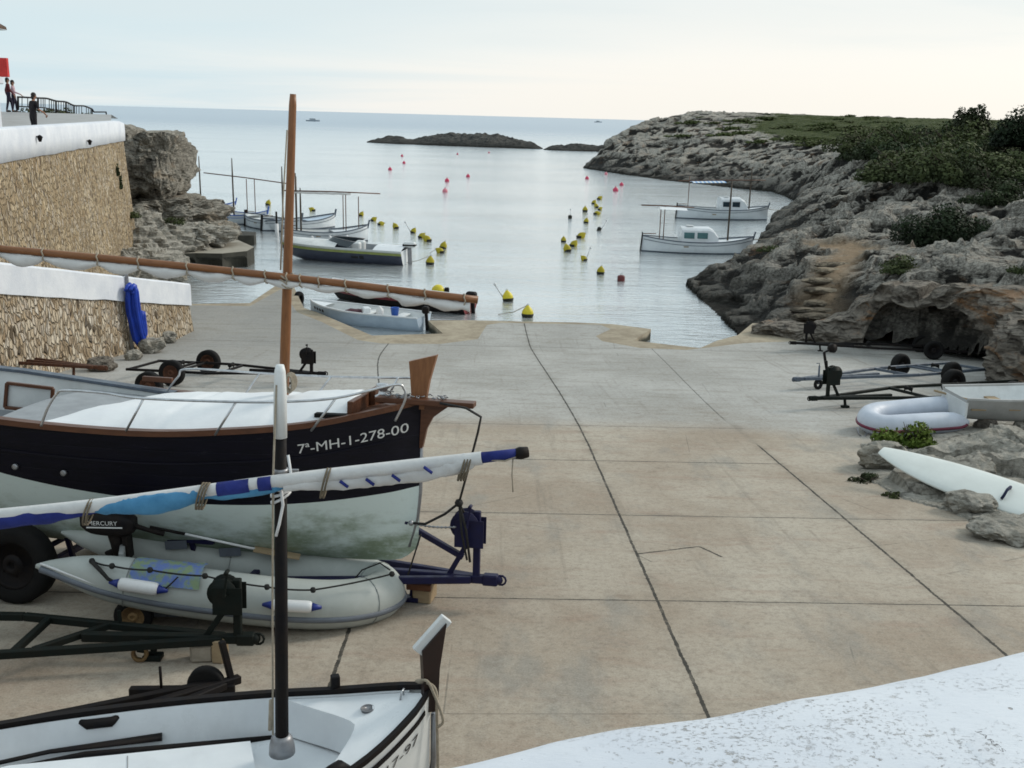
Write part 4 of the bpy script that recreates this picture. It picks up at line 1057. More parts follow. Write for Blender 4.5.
mb = MB(); mb.add([p + Vector((0, .02, 0)) for p in fc] + [p + Vector((0, .05, 0)) for p in fc], [(0, 1, 2, 3), (4, 5, 6, 7)], 0, False); T.w(mb, 'locker_panel', WHITE2, parent=co)
mb = MB(); mb.box((-4.3, -hb.b(4.3) + .07, 1.97), (.42, .05, .07)); mb.box((-3.35, hb.b(3.35) - .06, 1.99), (.36, .05, .06)); T.each(mb, 'rail_block', WOODD, None, False)
# stem post, bowsprit and its knee
mb = MB(); ol = [(-.13, 2.06), (.03, 2.06), (.075, 2.35), (.145, 2.62), (-.135, 2.54), (-.12, 2.4), (-.105, 2.22)]
n = len(ol); vs = [(x, -.045, z) for x, z in ol] + [(x, .045, z) for x, z in ol]
mb.add(vs, [tuple(range(n)), tuple(range(n, 2 * n))[::-1]] + [(i, (i + 1) % n, n + (i + 1) % n, n + i) for i in range(n)], 0, False)
T.p(mb, 'stem_post', WOOD)
mb = MB(); mb.box((.06, -.10, 2.155), (1.0, .16, .055)); T.p(mb, 'bowsprit', WOODD)
mb = MB(); ol = [(.0, 2.12), (.30, 2.12), (.22, 2.06), (.12, 1.98), (.06, 1.86), (.02, 1.66), (-.01, 1.66)]
n = len(ol); vs = [(x, -.035, z) for x, z in ol] + [(x, .035, z) for x, z in ol]
mb.add(vs, [tuple(range(n)), tuple(range(n, 2 * n))[::-1]] + [(i, (i + 1) % n, n + (i + 1) % n, n + i) for i in range(n)], 0, False)
T.p(mb, 'bow_knee', WOODD)
mb = MB(); mb.tube([(.0, 0, 2.1), (.005, 0, 1.2), (-.02, 0, .9), (-.10, 0, .60)], .022, 6); T.p(mb, 'stem_band', GALV, parent=hull)
mb = MB(); mb.lathe([(.09, 0), (.085, .03), (.05, .05), (.045, .10), (.075, .12), (.07, .15), (.01, .16)], (-.42, .05, 2.13), 'Z', 16); T.p(mb, 'anchor_winch', STEEL)
mb = MB(); rnd = random.Random(4)
for i in range(70):
    x, y = rnd.uniform(-.36, .28), rnd.uniform(-.19, .03) ; q = rnd.uniform(0, 3.14); z = 2.19 + rnd.uniform(0, .025)
    c = Vector((x, y, z)); e = Vector((math.cos(q) * .018, math.sin(q) * .018, rnd.uniform(-.006, .006)))
    mb.tube([c - e, c + e], .007, 5)
tag(T.p(mb, 'anchor_chain', GALV), kind='stuff')
# guard rails
def tube_px(pts, r=.0125, sm=6): return catmull([at(*p) for p in pts], sm), r
mb = MB(); mb.tube(*tube_px([(395, 421, 9.72), (405, 400, 9.7), (404, 389, 9.7), (393, 385, 9.66), (336, 398, 9.45), (273, 402, 9.36), (205, 401, 9.34), (137, 398, 9.36), (104, 393, 9.4), (66, 390.5, 9.46), (57, 394, 9.5), (48, 408, 9.5), (41, 426, 9.5)]), 8)
gr = T.w(mb, 'guard_rail', STEEL, label='near side guard rail')
mb = MB()
for a, b in (((336, 398, 9.45), (311, 431, 9.44)), ((236, 402, 9.35), (215, 435, 9.36)), ((144, 398, 9.36), (126, 431, 9.38)), ): mb.cyl(at(*a), at(*b), .0115, None, 8)
T.each(mb, 'stanchion', STEEL, gr)
mb = MB(); mb.tube(*tube_px([(163, 397, 11.5), (178, 377, 11.45), (190, 369, 11.42), (273, 374, 11.1), (340, 377, 10.75), (417, 378, 10.12)]), 8)
gr = T.w(mb, 'guard_rail', STEEL, label='far side guard rail')
mb = MB()
for a, b in (((260, 373, 11.15), (240, 402, 11.1)), ((331, 377, 10.8), (309, 405, 10.75)), ((398, 378, 10.2), (385, 402, 10.25))): mb.cyl(at(*a), at(*b), .0115, None, 8)
T.each(mb, 'stanchion', STEEL, gr)
# mast, lateen yard and furled sail
mb = MB(); a, b = at(282.5, 436, 10.3), at(293, 94, 10.3); mb.tube([a, a.lerp(b, .3), a.lerp(b, .97), b], [.052, .050, .036, .029], 14)
mast = T.w(mb, 'mast', WOOD)
ya, yb = at(-60, 243.5, 10.15), at(478, 300, 10.15)
yard_p = lambda u: ya.lerp(yb, u) + Vector((0, 0, .03 * math.sin(u * math.pi)))
mb = MB(); mb.tube([yard_p(i / 20) for i in range(21)], [.036 if i < 20 else .039 for i in range(21)], 10)
yard = T.w(mb, 'lateen_yard', WOODX, parent=mast)
mb = MB(); rows = []; rnd = random.Random(8)
ties = [.11, .19, .29, .365, .455, .54, .60, .665, .75, .83, .90, .975]
for i in range(121):
    u = .02 + .965 * i / 120; lo = max([t for t in ties if t <= u], default=0.02); hi = min([t for t in ties if t > u], default=.99)
    ph = (u - lo) / max(hi - lo, .01); sg = math.sin(math.pi * ph) ; amp = .035 + (.095 if u < .52 else .06) * sg * (.7 + .5 * mn.noise(Vector((lo * 30, 0, 0)))) + (.03 if u > .85 else 0)
    c = yard_p(u) - Vector((0, .0, .036)); row = []
    for j in range(12):
        q = 2 * math.pi * j / 12; bu = 1 + .35 * mn.noise(Vector((u * 40, math.cos(q) * 1.5, math.sin(q))))
        row.append(c + Vector((0, math.cos(q) * (.025 + amp * .28) * bu, -amp * .5 + math.sin(q) * amp * .52 * bu)))
    rows.append(row)
mb.grid(rows, 0, True, closed=True); mb.add(rows[-1], [tuple(range(12))]); mb.add(rows[0], [tuple(range(12))])
T.w(mb, 'furled_sail', SAILW, parent=yard)
mb = MB()
for t in ties + [.64, .70]:
    c = yard_p(t); mb.tube([c + Vector((.012 * math.sin(k * 3) + .025 * (k / 10 - .5), math.cos(k * .628) * .05, math.sin(k * .628) * .065 - .02)) for k in range(10)], .008, 5, closed=True)
c = at(286, 281, 10.2)
for k in range(3): mb.tube([c + Vector((math.cos(q) * .075, math.sin(q) * .09, .03 * math.sin(2 * q) + (k - 1) * .04)) for q in [i * .628 for i in range(10)]], .009, 5, closed=True)
T.each(mb, 'lashing', ROPE, yard)
mb = MB(); mb.tube([at(287, 130, 10.24), at(283, 200, 10.2), at(280.5, 270, 10.2)], .008, 5); T.w(mb, 'halyard', ROPE, parent=mast)
mb = MB()
for k in range(5): mb.tube([at(290, 383, 10.1) + Vector((math.cos(q) * (.03 + .006 * k), .03 * k - .05, math.sin(q) * .09)) for q in [i * .52 for i in range(12)]], .011, 5, closed=True)
T.w(mb, 'rope_coil', ROPE, parent=mast)

# its trailer
hx = Vector((.05, 9.80, gz(9.80)))
TT = trailer('boat_trailer', hx, HB, 'blue steel boat trailer carrying the black hulled boat, big winch wheel at its head', BLUEP, L=6.5, bar_h=.30, beam=.075, tongue=1.4, track=1.5, wr=.41, ww=.24, rim=BLKP, winch_x=-.10, wh=.72, drum=.15, rollers=False, cat='boat trailer')
mb = MB(); mb.bar((-.24, 0, .52), (-.86, 0, .84), .055, .07, up=(0, 1, 0)); mb.lathe([(.035, -.09), (.07, -.07), (.05, 0), (.07, .07), (.035, .09)], (-.87, 0, .88), 'Y', 12)
mb.bar((-.86, 0, .84), (-.89, 0, .92), .06, up=(0, 1, 0)); TT.p(mb, 'bow_stop', BLUEP)
mb = MB()
for d in (3.0, 4.4, 5.6):
    for s_ in (-1, 1): mb.bar((-d, s_ * .3, .3), (-d, s_ * .42, .62 if d > 2 else .48), .05); mb.box((-d, s_ * .42, .64 if d > 2 else .50), (.5, .10, .05))
TT.each(mb, 'cradle_arm', BLUEP, None, False)
# straps holding bow to trailer, and the winch cable
mb = MB(); eye = at(411, 523, 9.88); k1 = at(459, 503, 9.78)
mb.tube([at(440, 403, 9.85), at(466, 408, 9.78), at(481, 417, 9.74), at(478, 432, 9.74), at(468, 470, 9.76), k1], .022, 6, flat=.5)
mb.tube([k1, at(445, 514, 9.8), at(425, 524, 9.85), eye], .014, 6); mb.tube([k1, at(466, 530, 9.75), at(470, 562, 9.74)], .014, 6); mb.tube([k1, at(462, 535, 9.74), at(467, 560, 9.72)], .012, 6)
mb.ball(k1, .045, 0, 8); mb.tube([k1, k1 + Vector((.05, 0, -.10))], .012, 5)
mb.tube([at(421, 534, 9.8), at(414, 556, 9.78), at(408, 575, 9.76)], .009, 5)
single(mb, 'tie_down_strap', ROPED, tuple(k1), 'black knotted tie-down strap running from the bowsprit to the blue winch', 'strap')
mb = MB(); pts = sag(eye, at(456, 527, 9.8), .02, 22); mb.tube(pts, [.006 + .008 * (i % 2) for i in range(len(pts))], 6); mb.ball(eye, .03, 0, 8)
single(mb, 'winch_chain', GALV, tuple(eye), 'short rusty chain hooked on the bow eye of the black hulled boat', 'chain')
# timber block under the blue drawbar
p = slip(424, 603); T2 = Thing('timber_block', tuple(p), 'pale square timber block propping up the blue trailer drawbar', 'block')
mb = MB(); mb.box((p.x + .0, p.y + .10, p.z + .13), (.20, .24, .26), R(-14), bev=.012); T2.w(mb, 'block', WOODP)
mb = MB(); mb.box((p.x - .05, p.y - .035, p.z + .20), (.26, .06, .07), R(-10)); T2.w(mb, 'plank', WOODD)

# ================================================================== GREY INFLATABLE
def tube_boat(T, path, rad, mat, strake_m, strake_r=.03, out_sign=1, seg=18):
    """path: world points along the U of the tube"""
    mb = MB(); mb.tube(path, rad, seg, 0); tb = T.w(mb, 'buoyancy_tube', mat)
    mb = MB(); c = sum(path, Vector()) / len(path); pts = []
    for i in range(3, len(path) - 3):
        a, b = path[i - 1], path[i + 1]; tg = (b - a).normalized(); o = Vector((tg.y, -tg.x, 0)).normalized()
        if o.dot(path[i] - c) < 0: o = -o
        pts.append(path[i] + (o * .93 + Vector((0, 0, -.22))) * rad[i])
    mb.tube(pts, strake_r, 8, 0, flat=1.0); T.w(mb, 'rubbing_strake', strake_m, parent=tb)
    return tb, pts
keys = [(36, 566, 9.02, .02), (52, 567.5, 9.03, .075), (80, 572, 9.04, .155), (115, 579, 9.05, .215), (165, 588, 9.07, .235), (230, 597, 9.10, .238), (295, 603.5, 9.15, .238), (342, 604, 9.27, .236), (372, 599, 9.50, .232), (383, 591, 9.78, .23), (368, 580, 10.05, .23), (330, 574, 10.15, .232), (260, 566, 10.15, .235), (180, 555, 10.12, .225), (125, 545, 10.08, .18), (90, 538, 10.04, .12), (70, 534, 10.02, .05), (61, 532, 10.0, .015)]
dense = catmull([at(a, b, c) for a, b, c, r in keys], 6); rd = [p.x for p in catmull([(r, 0, 0) for *_, r in keys], 6)]
rd = [max(.01, r) for r in rd]
T = Thing('inflatable_boat', tuple(slip(300, 628)), 'grey inflatable boat with an outboard motor lying in front of the black hulled boat', 'inflatable boat')
tb, strk = tube_boat(T, dense, rd, PVC, PVCD, .034)
mb = MB()
for k in (20, 34, 46, 58, 74):
    c = dense[k]; tg = (dense[k + 1] - dense[k - 1]).normalized(); u = Vector((0, 0, 1)).cross(tg).normalized(); w_ = tg.cross(u)
    mb.tube([c + (u * math.cos(q) + w_ * math.sin(q)) * (rd[k] + .002) for q in [i * math.pi / 12 for i in range(24)]], .006, 5, closed=True)
T.each(mb, 'tube_seam', M('grey_seam_tape', (.28, .30, .29), .6), tb)
mb = MB(); pts = [p + Vector((0, 0, .055)) for p in strk]; mb.tube(pts, .012, 6); T.w(mb, 'strake_line', FENDW, parent=tb)
mb = MB(); fl = [at(130, 600, 9.2), at(340, 615, 9.35), at(360, 603, 9.75), at(340, 588, 10.0), at(130, 566, 10.0)]
top = [Vector((p.x, p.y, gz(p.y) + .22)) for p in fl]; bot = [p - Vector((0, 0, .14)) for p in top]; n = len(top)
mb.add(top + bot, [tuple(range(n)), tuple(range(n, 2 * n))] + [(i, (i + 1) % n, n + (i + 1) % n, n + i) for i in range(n)], 0, False); T.w(mb, 'floor', PVCD)
mb = MB(); a, b = at(122, 566, 9.2), at(128, 545, 9.95); mid = (a + b) / 2; dr = (b - a); mb.box((mid.x, mid.y, mid.z - .02), (.05, dr.xy.length, .42), math.atan2(dr.y, dr.x) - math.pi / 2, bev=.01); T.w(mb, 'transom', M('grey_transom_board', (.26, .27, .27), .6))
# transparent lacings / grab line
mb = MB(); g = []
for a in ((92, 561, 8.95), (112, 566, 8.88), (150, 570, 8.86), (205, 576, 8.87), (267, 587, 8.9), (313, 590, 8.97), (392, 574, 9.35)): g.append(at(*a))
for a, b in zip(g[:-1], g[1:]): mb.tube(sag(a, b, .012, 6), .009, 5)
for p in g: mb.ball(p, .03, 0, 8)
mb.tube([at(352, 582, 9.6), at(362, 570, 9.7), at(380, 563, 9.8), at(390, 570, 9.6)], .008, 5)
T.w(mb, 'grab_line', ROPED, parent=tb)
mb = MB()
for a in ((176, 545, 9.9), (230, 552, 9.93)):
    c = at(*a); mb.box(tuple(c), (.22, .012, .09), Matrix.Rotation(R(-4), 3, 'Y'))
T.each(mb, 'tube_patch', PVCD, tb)
# maker's band on the near strake: pale panel with darker blocks
mb = MB()
def along(px, py): return at(px, py, 8.83)
for x0, x1, y0, y1 in ((85, 122, 577, 583), (128, 148, 583, 586)):
    pass
# outboard motor
mo = at(122, 545, 9.55); mot = R(4)
mb = MB(); c = at(109, 521.5, 9.45)
rows = []
for i in range(11):
    u = i / 10; x = -.25 + .5 * u; hh = .115 * (1 - (abs(u - .5) * 2) ** 4 * .45); ww_ = .125 * (1 - (abs(u - .5) * 2) ** 4 * .4); row = []
    for j in range(20):
        q = 2 * math.pi * j / 20; sc_ = (abs(math.cos(q)) ** 6 + abs(math.sin(q)) ** 6) ** (-1 / 6)
        row.append(c + Vector((x, math.cos(q) * sc_ * ww_, math.sin(q) * sc_ * hh - .05 * (u - .5))))
    rows.append(row)
mb.grid(rows, 0, True, closed=True); mb.add(rows[0], [tuple(range(20))]); mb.add(rows[-1], [tuple(range(20))])
mtr = T.w(mb, 'outboard_motor', BLKP)
mb = MB(); mb.tube([c + Vector((.05, 0, -.06)), c + Vector((.07, 0, -.22)), c + Vector((.09, 0, -.40))], [.085, .07, .06], 10); mb.bar(c + Vector((.16, 0, -.12)), c + Vector((.17, 0, -.38)), .05, .16); mb.bar(c + Vector((-.02, 0, -.30)), c + Vector((.10, 0, -.62)), .05, .09); mb.box(tuple(c + Vector((.0, 0, -.64))), (.26, .1, .02)); mb.ball(c + Vector((-.02, 0, -.70)), (.12, .04, .045), 0, 8)
T.w(mb, 'motor_leg', BLKP, parent=mtr)
mb = MB(); mb.tube([c + Vector((.22, -.02, -.02)), at(148, 530, 9.5), at(164, 534, 9.5)], [.028, .022, .026], 8); T.w(mb, 'tiller', BLKP, parent=mtr)
def mtxt(u, v, w_): return c + Vector((-.155 + .28 * u / w_, -.1305, .012 + v - .0 - .05 * 0))
T.w(text_mb('MERCURY', .062, mtxt), 'lettering', LETW, parent=mtr)
mb = MB(); mb.box(tuple(c + Vector((.0, -.129, -.012))), (.34, .006, .012)); T.w(mb, 'cowl_stripe', LETW, parent=mtr)
# launching wheels under the inflatable
T = Thing('launching_dolly', tuple(slip(135, 632)), 'small two wheeled dolly with a yellowed rim under the grey inflatable boat', 'dolly')
mb = MB(); a, b = slip(135, 633), slip(150, 608); a.z += .18; b.z += .18; mb.cyl(a, b, .02); mb.bar(a.lerp(b, .3), at(330, 612, 9.5), .04); mb.bar(a.lerp(b, .3) + Vector((0, 0, .0)), a.lerp(b, .3) + Vector((0, 0, .2)), .05); mb.bar(a.lerp(b, .8), a.lerp(b, .8) + Vector((0, 0, .2)), .05)
T.w(mb, 'frame', GALV)
li = T.M.inverted()
for q in (a, b): put_wheel(T, tuple(li @ q), .18, .10, RUSTY)
# fenders lying on the tube
def fender(p0, p1, r, label):
    p0, p1 = Vector(p0), Vector(p1); c = (p0 + p1) / 2; T = Thing('boat_fender', tuple(c), label, 'fender', group='white fenders on the grey inflatable')
    mb = MB(); mb.tube([p0.lerp(p1, t) for t in (0, .04, .12, .88, .96, 1)], [r * .7, r * .92, r, r, r * .92, r * .7], 14); T.w(mb, 'body', FENDW)
    d = (p1 - p0).normalized()
    for e, s_ in ((p0, -1), (p1, 1)):
        mb = MB(); mb.tube([e, e + d * s_ * .03, e + d * s_ * .09], [r * .72, r * .55, r * .25], 12); T.w(mb, 'end_cap', FENDB)
fender(at(119, 583.5, 8.80), at(158, 589.5, 8.80), .062, 'white fender with blue ends hanging near the stern of the grey inflatable')
fender(at(272, 605, 8.84), at(312, 607, 8.86), .058, 'white fender with blue ends tied beside the bow of the grey inflatable')
mb = MB()
mb.tube([at(92, 562, 8.92), at(100, 570, 8.83), at(108, 579, 8.80), at(116, 583, 8.80)], [.02, .022, .018, .012], 6); mb.tube([at(164, 590, 8.8), at(172, 583, 8.83), at(178, 577, 8.86)], .008, 5)
single(mb, 'fender_rope', ROPED, tuple(at(100, 570, 8.85)), 'black rope holding the stern fender against the grey inflatable', 'rope')
# towel over the tube
mb = MB(); rows = []; i0 = None
for i in range(25):
    u = i / 24; px = 137 + (206 - 137) * u; cc = at(px, 584.5 + (591 - 584.5) * u, 9.06 + .02 * u); rr_ = .242; row = []
    for j in range(9):
        q = R(28 + 92 * j / 8); k = rr_ + .012 + .012 * mn.noise(Vector((u * 7, j * .8, 3)))
        drop = .0
        row.append(cc + Vector((.02 * mn.noise(Vector((u * 3, j, 1))), -math.cos(q) * k, math.sin(q) * k)))
    rows.append(row)
mb.grid(rows, 0, True); single(mb, 'beach_towel', TOWEL, tuple(at(170, 570, 9.0)), 'green and blue patterned towel draped over the grey inflatable tube', 'towel')
# oar resting on the far tube
T = Thing('oar', tuple(at(220, 545, 9.85)), 'dark and white oar with orange blade lying along the grey inflatable', 'oar')
mb = MB(); mb.tube([at(150, 527, 9.75), at(185, 534, 9.8)], .016, 8); T.w(mb, 'grip', BLKP)
mb = MB(); mb.tube([at(184, 533.8, 9.8), at(255, 549, 9.87)], .014, 8); T.w(mb, 'shaft', FENDW)
mb = MB(); a, b = at(254, 549, 9.87), at(300, 557, 9.9); mb.bar(a, b, .12, .02); T.w(mb, 'blade', WOODP)

# ================================================================== DARK GREEN TRAILER, NEAR LEFT
GT = trailer('boat_trailer', (-2.14, 8.42, gz(8.42)), R(0), 'empty dark green boat trailer with a winch post in front of the grey inflatable', GREENP, L=5.4, bar_h=.21, beam=.07, tongue=.9, track=1.12, wr=.30, ww=.18, rim=RUSTY, winch_x=-.02, wh=.56, drum=.13, rollers=False)
mb = MB(); mb.bar((-.85, -.02, .2), (-.87, -.05, .09), .07, .07, up=(0, 1, 0)); mb.bar((-1.7, -.32, .21), (-1.25, .26, .21), .06); GT.each(mb, 'caster_bracket', GREENP, None, False)
w = GT.p(tyre_mb(.075, .05, .6), 'caster', RUSTY); w.location = (-.88, -.05, .075)
mb = MB(); mb.bar((-1.15, .25, .22), (-1.16, .25, .36), .03, up=(0, 1, 0)); GT.p(mb, 'frame_peg', GREENP)
p = slip(207, 664); T = Thing('stone_block', tuple(p), 'chipped stone block with a timber offcut under the green trailer hitch', 'block')
mb = MB(); mb.box((p.x - .06, p.y + .10, p.z + .085), (.20, .18, .17), R(6), bev=.02); T.w(mb, 'stone', STONEB)
mb = MB(); mb.box((p.x + .10, p.y + .08, p.z + .11), (.10, .16, .22), R(-8), bev=.01); T.w(mb, 'offcut', WOODP)

# ================================================================== NEAR WHITE BOAT
NB = R(18.5)
T = Thing('rowing_boat', (-.30, 5.64, gz(5.66) - .045), 'white open boat with black gunwales and a black mast in the foreground', 'boat', rz=NB)
nb = Hull([(0, .02, 1.19, .45, .8), (.15, .175, 1.13, .32, .38), (.5, .405, 1.03, .25, .32), (1.0, .615, .965, .22, .32), (1.7, .765, .925, .2, .36), (2.6, .82, .90, .2, .36), (3.6, .62, .93, .22, .42), (4.2, .3, .98, .28, .6), (4.5, .02, 1.02, .4, .9)])
hull = T.p(nb.shell(None, 40, 10), 'hull', [WHITE2])
T.p(nb.inner(lambda d: nb.sh(d) - (.23 if d > .45 else .12), .035, 34, .10), 'cockpit', WHITE)
T.p(nb.rail(.042, .034, .015, 0, 4.5, .015), 'gunwale', BLKP)
T.p(nb.rail(.022, .022, -.075, .05, 4.4, .016), 'rubbing_strip', BLKP, parent=hull)
# foredeck plate with hollow curved aft edge
mb = MB(); rows = []; rz_ = []
for i in range(15):
    w = -1 + 2 * i / 14; row = []; dl = .46 + .34 * abs(w) ** 1.6
    for j in range(12):
        d = .05 + (dl - .05) * j / 11; row.append((-d, w * (nb.b(d) - .045), nb.sh(d) - .012 + .01 * (1 - w * w)))
    rows.append(row); e = row[-1]; rz_.append([e, (e[0] - .02, e[1] * .98, e[2] - .05), (e[0] - .05, e[1] * .95, e[2] - .215)])
mb.grid(rows, 0, True); mb.grid(rz_, 0, True); fd = T.p(mb, 'foredeck', WHITE)
mb = MB(); c = Vector((-.36, .10, nb.sh(.36) + .005)); mb.lathe([(.045, .0), (.04, .004), (.038, -.03), (.005, -.032)], tuple(c), 'Z', 20, 0); T.p(mb, 'deck_vent', GALV, parent=fd)
mb = MB(); mb.tube([(-.17, .05, nb.sh(.17) - .005), (-.16, .05, nb.sh(.17) + .05), (-.14, .08, nb.sh(.17) + .05), (-.14, .09, nb.sh(.17) - .005)], .006, 6); T.p(mb, 'deck_ring', STEEL, parent=fd)
# centre box, side channels, seams
mb = MB(); z0 = nb.sh(2) - .23
mb.prism([(-1.04, .36), (-1.04, -.46), (-3.9, -.40), (-3.9, .40), (-2.4, .53)], z0, z0 + .13, 0); cb = T.p(mb, 'centre_box', WHITE)
mb = MB(); 
for d in (1.75, 2.35, 3.0): mb.bar((-d, .42, z0 + .1315), (-d, -.45, z0 + .1315), .006, .003)
T.each(mb, 'box_seam', M('grey_seam', (.30, .31, .32), .7), cb, False)
mb = MB(); mb.tube([(-3.6, .50, z0 + .06), (-2.0, .61, z0 + .07), (-.90, .46, z0 + .06)], .018, 8); mb.tube([(-3.6, .56, z0 + .06), (-2.2, .67, z0 + .09), (-1.55, .63, z0 + .09)], [.015, .022, .04], 6, flat=.5)
T.each(mb, 'stowed_oar', BLKP, None, False)
mb = MB()
for s_, d in ((-1, .66),):
    y = s_ * (nb.b(d) - .01)
    if d < 1: mb.tube([(-d + .08, y - s_ * .05, nb.sh(d) + .04), (-d + .03, y - s_ * .03, nb.sh(d) + .075), (-d - .03, y - s_ * .0, nb.sh(d) + .07), (-d - .09, y - s_ * .03, nb.sh(d) + .03)], [.02, .04, .04, .02], 8)
T.each(mb, 'cleat', BLKP, None, False)
mb = MB(); mb.bar((-.50, nb.b(.5) + .01, nb.sh(.5)), (-.50, nb.b(.5) + .01, nb.sh(.5) + .11), .055, .05, up=(0, 1, 0)); T.p(mb, 'thole_post', BLKP)
mb = MB(); mb.tube([(-1.80, nb.b(1.8) - .03, nb.sh(1.8) - .03), (-1.84, nb.b(1.8) - .05, nb.sh(1.8) - .045), (-1.98, nb.b(1.95) - .05, nb.sh(1.9) - .045), (-2.02, nb.b(2.0) - .03, nb.sh(2.0) - .03)], [.02, .032, .032, .02], 8); T.p(mb, 'hand_grip', BLKP)
# stem post: black with a slanted white top
ol = [(-.04, 1.06), (.045, 1.05), (.055, 1.34), (.095, 1.63), (-.055, 1.47), (-.045, 1.28)]
mb = MB(); n = len(ol); vs = [(x, -.035, z) for x, z in ol] + [(x, .035, z) for x, z in ol]
mb.add(vs, [tuple(range(n)), tuple(range(n, 2 * n))[::-1]] + [(i, (i + 1) % n, n + (i + 1) % n, n + i) for i in range(n)], 0, False); sp_ = T.p(mb, 'stem_post', M('black_brown_paint', (.028, .013, .011), .4, (.015, .008, .007), 6, .7))
mb = MB(); mb.bar((-.078, 0, 1.458), (.105, 0, 1.652), .078, .038, up=(0, 1, 0)); T.p(mb, 'post_cap', WHITE2, parent=sp_)
mb = MB(); mb.tube([(.03, 0, 1.02), (.03, 0, .7), (0, 0, .45)], .02, 6); T.p(mb, 'stem_strip', GALV, parent=hull)
T.p(nb.stamp('7ª-MH-5-117-97', .085, .82, .10, -.215), 'registration_lettering', LETK, parent=hull)
# black mast with white head
mb = MB(); m0, m1 = at(282, 748, 5.45), at(280, 365, 5.45); mb.tube([m0.lerp(m1, t) for t in (0, .3, .83)], [.040, .038, .034], 16); mast = T.w(mb, 'mast', BLKP)
mb = MB(); mb.tube([m0.lerp(m1, t) for t in (.826, .93, .985, 1.0)], [.0375, .036, .030, .022], 16); T.w(mb, 'mast_head', WHITE2, parent=mast)
mb = MB(); mb.lathe([(.078, -.03), (.075, .02), (.062, .07), (.045, .09)], tuple(m0), 'Z', 18); T.w(mb, 'mast_boot', GALV, parent=mast)
mb = MB(); mb.tube([at(273, 735, 5.40), at(272.5, 600, 5.39), at(273, 480, 5.39), at(276.5, 385, 5.42)], .006, 5); mb.tube([at(270, 730, 5.4), at(271, 700, 5.4)], .012, 5)
T.w(mb, 'halyard', ROPE, parent=mast)
# second yard with blue and white furled sail
yp = [at(-60, 521, 5.33), at(100, 505, 5.34), at(280, 481, 5.36), at(400, 467, 5.40), at(470, 459.5, 5.42), at(482, 458, 5.42)]
mb = MB(); mb.tube(catmull(yp, 5), .038, 12); yard = T.w(mb, 'lateen_yard', SAILW, parent=mast)
mb = MB(); mb.tube([at(480, 458, 5.42), at(516, 453.5, 5.43)], [.032, .028], 12); T.w(mb, 'yard_sleeve', SAILB, parent=yard)
mb = MB(); mb.tube([at(515, 454, 5.43), at(520, 453.2, 5.43), at(528, 452, 5.44)], [.028, .036, .03], 10); T.w(mb, 'yard_end', BLKP, parent=yard)
mb = MB(); mb.tube([at(513, 458, 5.42), at(512, 475, 5.42), at(513, 492, 5.42)], .004, 5); mb.tube([at(474, 459, 5.40), at(505, 461, 5.40), at(518, 456, 5.41)], .005, 5); T.each(mb, 'yard_line', ROPE, yard)
def bundle(pts, rads, nzs, name, mat, parent, seed=0):
    c = catmull([at(*p) for p in pts], 10); r_ = [q.x for q in catmull([(r, 0, 0) for r in rads], 10)]
    rows = []
    for i, p in enumerate(c):
        row = []
        for j in range(14):
            q = 2 * math.pi * j / 14; k = max(r_[i], .004) * (1 + nzs * mn.noise(Vector((i * .35 + seed, math.cos(q) * 1.6, math.sin(q) * 1.6))))
            row.append(p + Vector((0, math.cos(q) * k * .8, math.sin(q) * k)))
        rows.append(row)
    mb = MB(); mb.grid(rows, 0, True, closed=True); mb.add(rows[0], [tuple(range(14))]); mb.add(rows[-1], [tuple(range(14))])
    return T.w(mb, name, mat, parent=parent)
bundle([(-60, 531, 5.33), (0, 520, 5.33), (50, 515, 5.33), (88, 510, 5.34), (110, 506, 5.34)], [.045, .05, .046, .03, .012], .14, 'furled_sail', SAILB, yard, 1)
bundle([(86, 509, 5.33), (110, 507, 5.33), (150, 504.5, 5.33), (190, 497, 5.34), (205, 493, 5.34), (230, 493, 5.35), (268, 488, 5.35), (285, 485, 5.36)], [.015, .04, .058, .05, .032, .036, .036, .015], .2, 'furled_sail', SAILC, yard, 5)
bundle([(284, 487, 5.35), (320, 482.5, 5.37), (360, 481, 5.39), (400, 475, 5.41), (440, 469, 5.41), (464, 463, 5.42), (478, 460, 5.42)], [.03, .042, .045, .046, .052, .055, .02], .3, 'furled_sail', SAILW, yard, 9)
mb = MB()
for x, y in ((340, 484), (366, 482), (392, 478), (424, 470)):
    a, b = at(x, y - 3, 5.345), at(x + 8, y + 3, 5.345); mb.tube([a, b], .016, 8, flat=.5)
T.each(mb, 'sail_stripe', SAILB, yard)
mb = MB()
for x0, x1 in ((203, 210), (218, 250), (259, 272)):
    a, b = at(x0, 491.5 - (x0 - 203) * .12, 5.35), at(x1, 491.5 - (x1 - 203) * .12, 5.35)
    if x0 != 203: mb.tube([a, b], .0415, 12)
T.each(mb, 'yard_band', SAILB, yard)
mb = MB()
def lash(x, y, Y, r, k, m=0):
    c = at(x, y, Y)
    for i in range(k): mb.tube([c + Vector(((i - k / 2) * .016 + .02 * math.sin(q), math.cos(q) * r, math.sin(q) * r * 1.2 - .03)) for q in [j * .52 for j in range(12)]], .006, 5, closed=True)
lash(90, 507, 5.34, .06, 2); lash(204, 491, 5.34, .062, 3); lash(327, 478, 5.37, .07, 2); lash(466, 463, 5.42, .06, 3)
T.each(mb, 'lashing', M('brown_cord', (.16, .13, .09), .9), yard)
mb = MB()
for dz, tw in ((0, .02), (.03, -.02), (-.03, .03)):
    c = m0.lerp(m1, .69) + Vector((0, 0, dz)); mb.tube([c + Vector((math.cos(q) * .052, math.sin(q) * .054, tw * math.cos(q))) for q in [j * .52 for j in range(12)]], .008, 6, closed=True)
